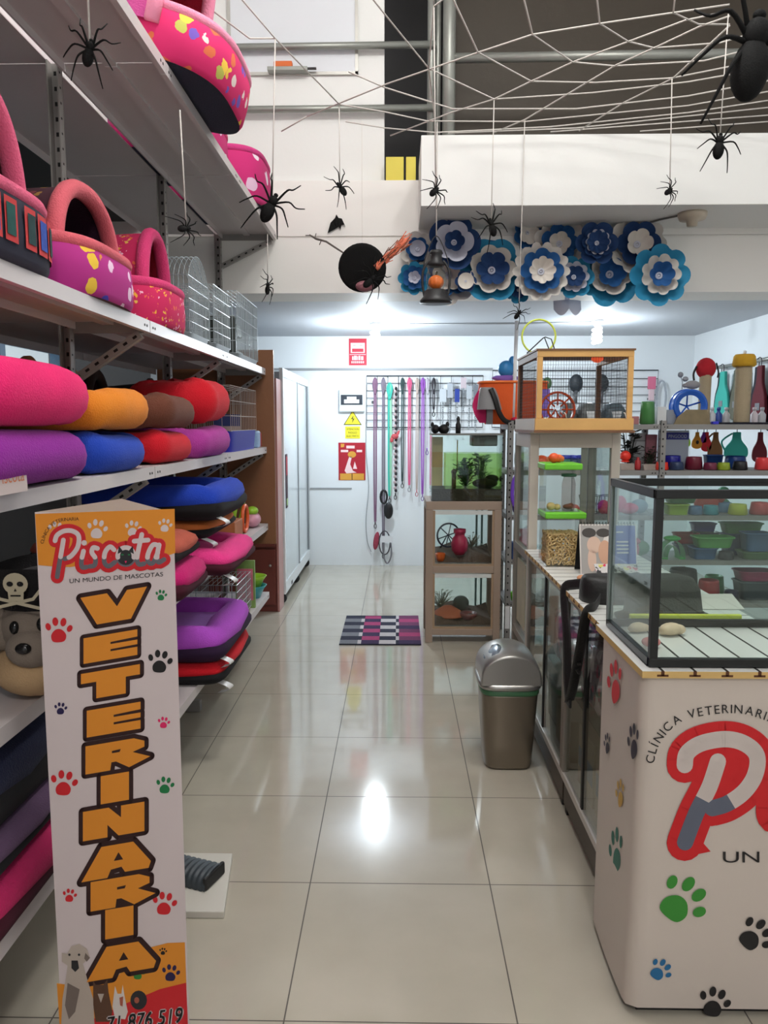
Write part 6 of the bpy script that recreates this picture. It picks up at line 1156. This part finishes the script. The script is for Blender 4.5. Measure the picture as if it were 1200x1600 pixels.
for i, (px, lab) in enumerate(((925, 'black wire bowl stand behind the tall cabinet, the wider one'), (952, 'black wire bowl stand behind the cabinet door stile'))):
    mb = MB(); R0 = .075 - .02 * i
    for z in (.0, .06, .12): mb.tube([V3((R0 * (1 - .2 * (z == .06)) * math.cos(a), R0 * math.sin(a), .003 + z)) for a in [k * PI / 10 for k in range(20)]], .003, 5, closed=True)
    for k in range(6): a = k * PI / 3; mb.tube([(R0 * math.cos(a), R0 * math.sin(a), .003), (R0 * .8 * math.cos(a), R0 * math.sin(a), .063), (R0 * math.cos(a), R0 * math.sin(a), .123)], .003, 5)
    tag(mb.build('wire_stand', m_wire, loc=on(px, 5.44, 2)), lab, 'bowl stand', G3)
def potty(label, px, Y, lvl, rgb):
    mb = MB(); mb.grid(lambda u, v: V3((.065 * math.cos(PI * u) * (1 + .25 * (1 - math.sin(PI * u))), -.05 + .1 * v, .13 * math.sin(PI * u) ** .6)), 21, 4); mb.grid(lambda u, v: V3((.042 * math.cos(PI * u), -.05 + .1 * v, .09 * math.sin(PI * u))), 21, 4); mb.ell((0, 0, .14), (.06, .05, .02)); mb.bb(-.08, -.04, -.05, .05, 0, .01); mb.bb(.04, .08, -.05, .05, 0, .01)
    return tag(mb.build('arched_feeder', plastic('potty', rgb, .3), loc=on(px, Y, lvl)), label, 'feeder', G4)
potty('bright green arched feeder at the left of the fourth shelf', 1058, 5.37, 3, (60, 170, 80))
bowl('red bin behind the green arched feeder', 1079, 5.52, 3, .085, .075, (170, 40, 50), G4, square=True, sy=.6, dz=.085, kind='bin', cat='bin')
bowl('grey tub carrying the red bin', 1082, 5.52, 3, .09, .08, (90, 110, 120), G4, square=True, sy=.6, kind='tub', cat='tub')
bowl('blue tray under the green trays of the fourth shelf', 1107, 5.38, 3, .085, .08, (50, 100, 150), G4, square=True, sy=.9, kind='tray', cat='tray')
bowl('bright green tray stacked on the blue tray', 1122, 5.36, 3, .13, .075, (80, 170, 76), G4, square=True, sy=.6, dz=.083, kind='tray', cat='tray')
bowl('royal blue box behind the bright green tray', 1106, 5.58, 3, .085, .06, (44, 50, 150), G4, square=True, sy=.6, dz=.165, kind='tray', cat='tray')
bowl('black tub carrying the royal blue box', 1110, 5.58, 3, .09, .16, (50, 54, 60), G4, square=True, sy=.6, kind='tub', cat='tub')
bowl('long green tray high on the right of the fourth shelf', 1166, 5.56, 3, .14, .075, (84, 150, 70), G4, square=True, sy=.5, dz=.155, kind='tray', cat='tray')
bowl('slate blue tray under the long green tray', 1168, 5.56, 3, .14, .15, (56, 76, 116), G4, square=True, sy=.5, kind='tray', cat='tray')
bowl('black tub at the shelf edge right of the green trays', 1145, 5.33, 3, .055, .055, (40, 44, 50), G4)
bowl('steel blue tray at the right of the fourth shelf', 1190, 5.38, 3, .09, .13, (62, 104, 150), G4, square=True, sy=.8, dz=.055, kind='tray', cat='tray')
bowl('dull green tray under the steel blue tray', 1188, 5.38, 3, .10, .053, (84, 120, 70), G4, square=True, sy=.8, kind='tray', cat='tray')
toyc('rose pink tray shaped toy seen through the tank left pane', 988, 5.36, 3, [((0, 0, .12), (.09, .05, .035)), ((-.05, 0, .06), (.04, .04, .06)), ((.05, 0, .06), (.03, .03, .06))], (214, 70, 110), group=G4)
toyc('green tub under the rose pink toy', 1003, 5.44, 3, [((0, 0, .06), (.09, .05, .06))], (80, 150, 90), group=G4)
bowl('charcoal round basket on the lowest shelf behind the hat', 1078, 5.545, 4, .11, .19, (62, 68, 72), G5, kind='basket', cat='basket', rough=.5)
bowl('dark red basket right of the charcoal basket', 1120, 5.35, 4, .078, .15, (150, 30, 40), G5, kind='basket', cat='basket', rough=.4)
bowl('green bowl between the red basket and the pink tray', 1128, 5.61, 4, .075, .13, (44, 140, 72), G5)
bowl('navy bowl at the lowest shelf edge', 1157, 5.345, 4, .055, .075, (38, 40, 66), G5)
bowl('raspberry pink tray on the dark teal tub', 1190, 5.44, 4, .125, .07, (176, 44, 100), G5, square=True, sy=.7, dz=.135, kind='tray', cat='tray')
bowl('dark teal tub at the right of the lowest shelf', 1192, 5.44, 4, .13, .13, (34, 66, 74), G5, square=True, sy=.7, kind='tub', cat='tub')
# --- left end of the shelving, between rack and tall cabinet
t = thing('hanging_leash', 'purple leash loop hanging at the left end of the metal shelving', 'leash', (s0.x + .06, 5.262, 1.19)); mb = MB(); mb.tube(smooth_path([(0, 0, .0), (-.02, 0, -.05), (-.025, 0, -.15), (0, 0, -.22), (.025, 0, -.15), (.02, 0, -.05), (0, 0, 0)], 5), [(.005, .013)] * 31, 8, flat=(0, 1, 0)); mb.build('strap', mat('violet_strap', S(116, 66, 196), .7), t)
t = thing('hanging_bag', 'small black pouch hanging above the purple leash loop', 'pouch', (s0.x + .065, 5.26, 1.30)); MB().ell((0, 0, .0), (.022, .014, .09)).build('pouch', mat('black_rubber'), t); MB().tube([(0, 0, .08), (0, .02, .2)], .003, 6).build('cord', mat('black_rubber'), t)
tag(MB().ell((0, 0, .05), (.03, .03, .05)).ell((.01, 0, .1), (.02, .02, .02)).build('violet_toy', plastic('violet_toy', (112, 66, 190)), loc=(s0.x + .075, 5.33, SZ[2] + .0005)), 'violet toy at the left end of the third shelf', 'toy')
tag(MB().bb(-.03, .03, -.03, .03, 0, .12).build('blue_carton', mat('navy_carton', S(36, 66, 120), .5), loc=(s0.x + .075, 5.33, SZ[3] + .0005), bevel=.003), 'blue carton at the left end of the fourth shelf', 'carton')
tag(MB().lathe([(.02, 0), (.03, .06), (.028, .06), (.018, .01), (0, .01)], 20).build('lime_cup', m_lime, loc=(s0.x + .07, 5.33, SZ[4] + .0005)), 'lime cup at the left end of the lowest shelf', 'cup')
tag(MB().bb(-.016, .016, -.002, 0, -.16, 0).build('shelf_label', mat('card_white'), loc=(s0.x + .018, 5.2789, .27)), 'white vertical card fixed to the left shelving post near the floor', 'card')
# --- harness rail on the right wall
hr = thing('clothes_rail', 'grey rail on the right wall carrying pet harnesses', 'rail', (3.04, 7.0, 2.07)); MB().tube([(0, -1.1, 0), (0, .55, 0)], .016, 10).build('rail', m_galv, hr)
for y in (-1.0, .45): MB().tube([(0, y, 0), (.08, y, 0)], .01, 8).build('bracket', m_galv, hr)
for i, (y, w, h, rgb, lab) in enumerate(((7.42, .2, .42, (30, 40, 44), 'black harness vest at the far end of the wall rail'), (7.26, .26, .44, (58, 170, 156), 'turquoise harness vest on the wall rail'), (7.08, .2, .42, (70, 74, 62), 'olive harness vest right of the turquoise one on the rail'), (6.96, .2, .46, (92, 92, 78), 'khaki harness vest hanging left of the yellow capped post'), (6.66, .22, .5, (26, 28, 40), 'navy harness vest hanging right of the yellow capped post'), (6.52, .22, .5, (96, 20, 34), 'wine red harness vest on the wall rail'), (6.36, .22, .55, (22, 24, 38), 'dark blue harness vest at the right picture edge on the rail'))):
    t = thing('harness_vest', lab, 'harness', (3.04 - .045 * (i % 2), y, 2.05), 0, 'harness vests on the wall rail'); m_ = mat('vest_%d_%d_%d' % rgb, S(*rgb), .8, bump=.2, bscale=40)
    pts = smooth_path([(0, -w * .2, -.03), (0, -w * .25, -h * .35), (0, -w * .5, -h * .6), (0, -w * .5, -h), (0, w * .5, -h), (0, w * .5, -h * .6), (0, w * .25, -h * .35), (0, w * .2, -.03)], 4)
    MB().prism(pts, (.03, 0, 0)).build('vest', m_, t, bevel=.008); MB().tube(smooth_path([(.015, 0, -.04), (.015, .0, .02), (.0, 0, .036), (-.018, 0, .02)], 4), .004, 6).build('hook', m_wire, t); MB().bb(-.003, 0, -.04, .04, -h * .8, -h * .68).build('buckle_patch', mat('grey_patch', S(120, 122, 128), .4), t)

# ------------------------------------------------------------------ paper flowers on the beam
FC = {'w': mat('paper_white', S(206, 198, 198), .75), 'b': mat('paper_blue', S(32, 88, 146), .75), 'n': mat('paper_deep_blue', S(26, 60, 108), .75), 't': mat('paper_turquoise', S(38, 132, 172), .75), 'p': mat('paper_pale', S(190, 192, 206), .75)}
FN = [0]
def flower(px, py, rpx, layers, label, Y=5.2, tilt=(0, 0)):
    dz = (0, .085, .17)[FN[0] % 3]; FN[0] += 1; Y -= dz; c = at(px, py, Y); k = Y / 1200; R_ = rpx * k * 1.08; t = thing('paper_flower', label, 'paper flower', (c.x, Y - .001, c.z), 0, 'paper flowers on the beam'); t.rotation_euler = (tilt[0], 0, tilt[1])
    for li, (key, rf, n, depth) in enumerate(layers):
        rad = R_ * rf; ph = li * .5 + px * .1; mb = MB()
        def f(u, v):
            a = 2 * PI * u + ph; lob = (1 - .22 * (1 - abs(math.cos(n * a / 2)) ** .5)) if n else 1
            r_ = rad * v * lob; return V3((r_ * math.cos(a), -.008 - depth - R_ * .42 * v ** 2.2 * (1 - .3 * (1 - lob)), r_ * math.sin(a)))
        mb.grid(f, 60, 6, cu=True); mb.build('petal_ring', FC[key], t)
    rc_ = R_ * .09; MB().tube([V3((rc_ * math.cos(a), -.008 - layers[-1][3] - .012, rc_ * math.sin(a))) for a in [i * PI / 6 for i in range(12)]], rc_ * .4, 6, closed=True).tube([V3((0, dz, 0)), V3((0, -.008 - layers[-1][3] - .012, 0))], rc_ * .5, 8).build('centre', FC['p'], t)
    return t
WB = [('w', 1.0, 9, 0), ('b', .72, 7, .02), ('w', .42, 5, .045)]; TW = [('t', 1.0, 7, 0), ('w', .66, 5, .025), ('b', .44, 5, .045)]
flower(652, 393, 25, [('w', 1, 7, 0), ('b', .66, 6, .02), ('p', .44, 0, .04)], 'small white and blue paper flower at the upper left of the row')
flower(647, 437, 22, [('t', 1.05, 8, 0), ('b', .75, 7, .02), ('p', .4, 5, .035)], 'small turquoise paper flower at the lower left of the row')
flower(708, 383, 34, [('n', 1.1, 5, 0), ('p', .8, 5, .03), ('n', .42, 5, .05)], 'dark blue paper flower with pale five point star above the lantern')
flower(700, 433, 42, [('w', 1.0, 8, 0), ('b', .72, 7, .02), ('w', .55, 6, .04)], 'large white paper flower directly behind the lantern')
flower(766, 426, 44, [('t', 1.0, 6, 0), ('w', .74, 7, .03), ('n', .52, 6, .05)], 'turquoise rimmed paper flower right of the lantern')
flower(727, 441, 14, [('n', 1.1, 6, 0), ('w', .8, 0, .015)], 'tiny blue and white paper flower between lantern and turquoise rimmed flower')
flower(820, 364, 22, [('b', 1, 7, 0), ('w', .7, 5, .02)], 'blue and white paper flower alone at the top under the balcony', tilt=(.2, .3))
flower(808, 455, 17, [('t', 1.1, 7, 0), ('n', .7, 5, .02)], 'small blue paper flower low between two large ones')
flower(842, 428, 40, [('w', 1.0, 14, 0), ('b', .76, 8, .025), ('w', .46, 8, .05)], 'white scalloped paper flower in the middle of the row')
flower(873, 383, 36, WB, 'white paper flower with blue ring in the upper middle of the row', tilt=(.1, -.15))
flower(893, 436, 29, [('t', 1.0, 7, 0), ('p', .72, 9, .02), ('n', .5, 6, .04)], 'turquoise paper flower with dark blue heart under the upper middle one')
flower(929, 383, 27, [('n', 1.1, 6, 0), ('n', .8, 8, .02), ('p', .64, 10, .03), ('n', .58, 8, .034)], 'plain dark blue paper flower between two white ones')
flower(948, 432, 45, TW, 'large turquoise paper flower with white five petals near the right end')
flower(990, 386, 40, [('w', 1.0, 10, 0), ('n', .76, 6, .025), ('w', .46, 5, .05)], 'large white paper flower with pale star centre at the upper right')
flower(1024, 434, 42, [('t', 1.0, 8, 0), ('w', .66, 9, .025), ('b', .42, 6, .045)], 'turquoise paper flower with white scallops at the right end')
flower(660, 415, 14, [('p', 1, 5, 0), ('n', .6, 5, .015)], 'pale little paper flower wedged between the two left ones')
tag(MB().grid(lambda u, v: V3(((u - .5) * .18 , -.02 - .05 * math.sin(PI * u) - .02 * v, -.085 * v * (.7 + .5 * abs(math.sin(2 * PI * u))))), 21, 5).bb(-.015, .015, -.027, -.021, -.02, .09).build('paper_petal', FC['p'], loc=V3((at(886, 470, 5.2).x, 5.2212, at(886, 470, 5.2).z))), 'pale loose paper petals hanging below the beam', 'paper flower')
tag(MB().grid(lambda u, v: V3(((u - .5) * .3, -.015 - .03 * math.sin(PI * u), .07 * (v - .5) * math.sin(PI * (.08 + .84 * u)) + .05 * u)), 15, 5).build('paper_leaf', FC['b'], loc=V3((at(745, 393, 5.2).x, 5.199, at(745, 393, 5.2).z))), 'long blue paper leaf above the turquoise rimmed flower', 'paper flower')

# ------------------------------------------------------------------ halloween web, spiders, lantern, witch
WZ = 3.26
def W(px, py): return atz(px, py, WZ)
m_rope = mat('white_cotton_cord', S(206, 200, 194), .9); m_sp = mat('spider_black', (.006, .006, .006), .8, bump=.3, bscale=200, spec=.2)
web = [[(1140, 7), (1052, 20), (937, 37), (832, 54), (747, 82), (602, 132), (480, 182)], [(1140, 17), (1070, 32), (982, 65), (895, 97), (830, 127), (772, 155), (707, 175), (610, 212)], [(1140, 25), (1092, 42), (1022, 75), (962, 102), (820, 187), (772, 207)], [(1140, 40), (1052, 122), (975, 160), (905, 204)],
       [(817, -8), (832, 54), (895, 97), (960, 103), (1100, 95), (1200, 70)], [(932, -8), (937, 37), (982, 65), (1022, 75), (1125, 67), (1200, 45)], [(1055, -8), (1052, 20), (1092, 38), (1140, 38)], [(704, -10), (747, 82), (830, 127), (930, 129), (1050, 122), (1200, 92)], [(560, -30), (605, 27), (670, 107), (772, 155), (925, 145), (1075, 128), (1200, 106)],
       [(545, 112), (602, 137), (707, 170), (900, 170), (1075, 150), (1200, 126)], [(530, 163), (602, 175), (667, 189), (820, 190), (1075, 165), (1200, 143)], [(540, 190), (602, 200), (680, 207), (860, 198), (1075, 176), (1200, 157)], [(700, 208), (900, 200), (1200, 168)], [(860, 206), (1200, 180)], [(1000, 205), (1200, 190)],
       [(530, 163), (430, 60), (370, -10)], [(300, -8), (390, 60), (430, 60)], [(480, 182), (440, 205)], [(678, -12), (678, 10), (704, -10)], [(678, 10), (670, 107), (680, 190)]]
h0 = W(900, 100); mb = MB()
for l in web: mb.tube([W(*p) - h0 for p in l], .0038, 6)
tag(mb.build('spider_web', m_rope, loc=h0, weld=False), 'huge white cord spider web stretched above the balcony edge', 'spider web')
def spider(px, py, Y, span, roll, label, top=None, topz=WZ, body=.3, yaw=0, pitch=0, hang=None):
    c = at(px, py, Y); k = Y / 1200; s = span * k
    t = thing('toy_spider', label, 'toy spider', c, 0, 'black toy spiders'); t.rotation_euler = (pitch, roll, yaw)
    MB().ell((0, 0, -s * body * .42), (s * body * .34, s * body * .3, s * body * .55)).ell((0, -s * .01, s * body * .2), (s * body * .24, s * body * .22, s * body * .28)).ell((0, -s * .01, s * body * .52), (s * body * .12, s * body * .1, s * body * .1)).build('body', m_sp, t)
    rl = random.Random(int(px * 7 + py))
    for sd in (-1, 1):
        for j, (a, L) in enumerate(((62, .52), (24, .5), (-18, .48), (-58, .56))):
            a = math.radians(a + rl.uniform(-10, 10)); d = V3((sd * math.cos(a), 0, math.sin(a))); b0 = V3((sd * s * body * .15, 0, s * body * (.25 - .1 * j))); r0 = s * .02
            L2 = L * rl.uniform(.85, 1.1); p = [b0, b0 + d * s * L2 * .45 + V3((0, -s * .09, s * .05)), b0 + d * s * L2 * .75 + V3((0, -s * .04, -s * .02)), b0 + d * s * L2 + V3((0, s * .05, -s * (.1 if a < 0 else -.02)))]
            MB().tube(smooth_path(p, 4), [r0 * (1.1 - .055 * q) for q in range(13)], 6).build('leg', m_sp, t)
    if top is not None:
        tp = W(*top) if isinstance(top, tuple) and hang is None else at(*hang, Y) if hang else V3((c.x, Y, topz)); R = Euler((pitch, roll, yaw)).to_matrix().inverted()
        MB().tube([V3((0, 0, s * body * .1)), R @ (tp - c)], .0028, 6).build('thread', m_rope, t)
    return t
spider(140, 78, 1.85, 84, .25, 'spider hanging before the underside of the top shelf at the upper left', top=1, topz=5.0)
spider(424, 320, W(430, 60).y, 82, .5, 'thick bodied spider hanging beside the far end of the top shelf', top=(430, 60), body=.36)
spider(290, 357, 2.80, 50, 1.35, 'spider seen edge on, hanging from the top shelf lip', top=1, hang=(281, 172), yaw=.9)
spider(418, 448, 4.62, 42, .1, 'narrow spider dangling under the top shelf end', top=1, hang=(418, 366), yaw=1.3)
spider(532, 293, W(530, 163).y, 50, -.9, 'small spider hanging against the cream wall above the bat', top=(530, 163), yaw=.8)
spider(680, 298, W(680, 20).y, 48, .9, 'small spider hanging at the left corner of the balcony front', top=(678, 10), yaw=.8)
spider(768, 352, W(772, 155).y, 58, -.35, 'spider hanging under the balcony above the blue flowers', top=(772, 155), yaw=.5)
spider(810, 490, W(820, 187).y, 34, .6, 'tiny spider hanging lowest, below the paper flowers', top=(820, 187))
spider(1046, 298, W(1050, 122).y, 40, 1.0, 'small spider hanging before the white balcony front', top=(1050, 122), yaw=.6)
spider(1124, 224, W(1138, 22).y, 66, .1, 'spider with curled legs hanging at the right before the balcony top edge', top=(1138, 22), body=.36)
spider(580, 437, 4.55, 56, .8, 'spider clinging beside the hanging witch hat', yaw=.3)
spider(1178, 72, 2.95, 190, .12, 'giant black spider sitting in the web at the upper right corner', body=.42)
# bat on the wall
c = at(526, 351, 5.195); B = lambda l: [V3((x * .0044, 0, -y * .0044)) for x, y in l]
tag(MB().prism(B([(-13, 12), (-9, -2), (-2, -9), (0, -14), (3, -9), (8, -8), (13, 3), (11, 0), (7, 1), (6, 7), (3, 3), (0, 5), (-5, 8)]), (0, -.012, 0)).ell((0, -.008, .012), (.016, .012, .03)).build('bat', m_sp, loc=c), 'small black bat fixed to the cream wall left of the balcony', 'bat')
# lantern with a pumpkin
LY = W(680, 190).y; c = at(681, 474, LY); k = LY / 1200; lt = thing('lantern', 'black hurricane lantern with an orange pumpkin inside, hanging before the flowers', 'lantern', c); m_lb = mat('lantern_black', S(34, 34, 36), .45)
u_ = 24 * 3.62 / 1200; lt.scale = (LY / 3.62,) * 3
MB().lathe([(0, 0), (u_ * 1.0, 0), (u_ * 1.02, .012), (u_ * .8, .03), (u_ * .72, .055), (u_ * .6, .06), (0, .062)], 28).build('base', m_lb, lt)
MB().lathe([(u_ * .45, .062), (u_ * .62, .09), (u_ * .62, .13), (u_ * .42, .165)], 24).build('glass_chimney', glass(), lt)
MB().lathe([(u_ * .5, .165), (u_ * .55, .175), (u_ * .4, .19), (u_ * .36, .215), (u_ * .44, .222), (u_ * .36, .235), (0, .24)], 24).build('cap', m_lb, lt)
for s in (-1, 1): MB().tube(smooth_path([(s * u_ * .72, 0, .03), (s * u_ * .86, 0, .09), (s * u_ * .8, 0, .15), (s * u_ * .45, 0, .19)], 5), .006, 8).build('side_tube', m_lb, lt)
MB().tube(smooth_path([(-u_ * .8, 0, .13), (-u_ * .7, -.0, .2), (0, 0, .30), (u_ * .7, 0, .2), (u_ * .8, 0, .13)], 6), .0025, 6).build('handle', m_lb, lt)
MB().tube([(0, 0, .30), (0, 0, (WZ - c.z) * 3.62 / LY)], .003, 6).build('thread', m_rope, lt)
pk_ = thing('pumpkin', 'small orange pumpkin inside the black lantern', 'pumpkin', c + V3((0, 0, .0625 * LY / 3.62))); pk_.scale = (LY / 3.62,) * 3
mb = MB(); mb.grid(lambda u, v: V3((.036 * (1 - .1 * abs(math.sin(4 * 2 * PI * u))) * math.cos(2 * PI * u) * math.sin(PI * v), .036 * math.sin(2 * PI * u) * math.sin(PI * v) * (1 - .1 * abs(math.sin(4 * 2 * PI * u))), .032 - .032 * math.cos(PI * v))), 48, 10, cu=True); mb.build('shell', mat('pumpkin_orange', S(232, 112, 34), .5), pk_); MB().tube([(0, 0, .062), (.004, 0, .08)], .005, 6).build('stalk', mat('pumpkin_stalk', S(70, 60, 30), .8), pk_)
# witch ornament
c = at(566, 419, 4.6); k = 4.6 / 1200; wt = thing('hanging_witch', 'round black witch hat ornament with orange hair and a twig stick', 'ornament', c); wt.rotation_euler = (0, 0, 0)
Rw = RX(1.25) @ RY(.15)
MB().lathe([(0, -.002), (31 * k, -.006), (36 * k, -.002), (36.5 * k, .004), (34 * k, .008), (20 * k, .012), (16 * k, .05), (5 * k, .15), (0, .17)], 32, (0, 0, 0), 0, RX(-1.2)).build('hat', m_sp, wt)
MB().ell((4 * k, -.03, -28 * k), (14 * k, .03, 8 * k)).build('face', mat('mauve_face', S(150, 96, 104), .7), wt)
mb = MB(); rnd = random.Random(4); a0_, b0_ = V3((20 * k, .0, 0 * k)), V3((68 * k, .0, 42 * k)); pn = V3((-.66, 0, .75))
mb.tube(smooth_path([a0_, a0_.lerp(b0_, .35), b0_.lerp(a0_, .15), b0_], 4), [(5.5 * k * (1 + .05 * math.sin(q * 2.1)) * (1 - .03 * q)) for q in range(13)], 10)
for i in range(90): q = rnd.uniform(.02, .85); p = a0_.lerp(b0_, q) + pn * rnd.uniform(-6, 6) * (.6 + q) * k + V3((0, rnd.uniform(-.03, .03), 0)); mb.tube([p, p + (b0_ - a0_).normalized() * rnd.uniform(12, 22) * k + pn * rnd.uniform(-6, 6) * k], .0022, 4, rnd.choice((0, 0, 1)))
mb.build('hair', [mat('coral_feather', S(236, 128, 96), .8, bump=.6, bscale=90), mat('brown_twig', S(120, 70, 50), .8)], wt, weld=False)
mb = MB(); P_ = [V3((x * k, .01, y * k)) for x, y in ((-8, 12), (-30, 24), (-55, 40), (-70, 44), (-80, 50))]; mb.tube(P_, [.006, .005, .006, .007, .004], 6)
for x, y, dx, dy in ((-62, 42, -3, -7), (-72, 45, 2, 7), (-78, 49, -8, 0)): mb.tube([V3((x * k, .01, y * k)), V3(((x + dx) * k, .01, (y + dy) * k))], .003, 5)
mb.build('stick', mat('dark_twig', S(96, 88, 82), .8), wt); MB().tube([(0, .02, .03), (0, .02, WZ - c.z)], .0012, 4).build('thread', mat('fine_thread', S(220, 214, 206), .8), wt)
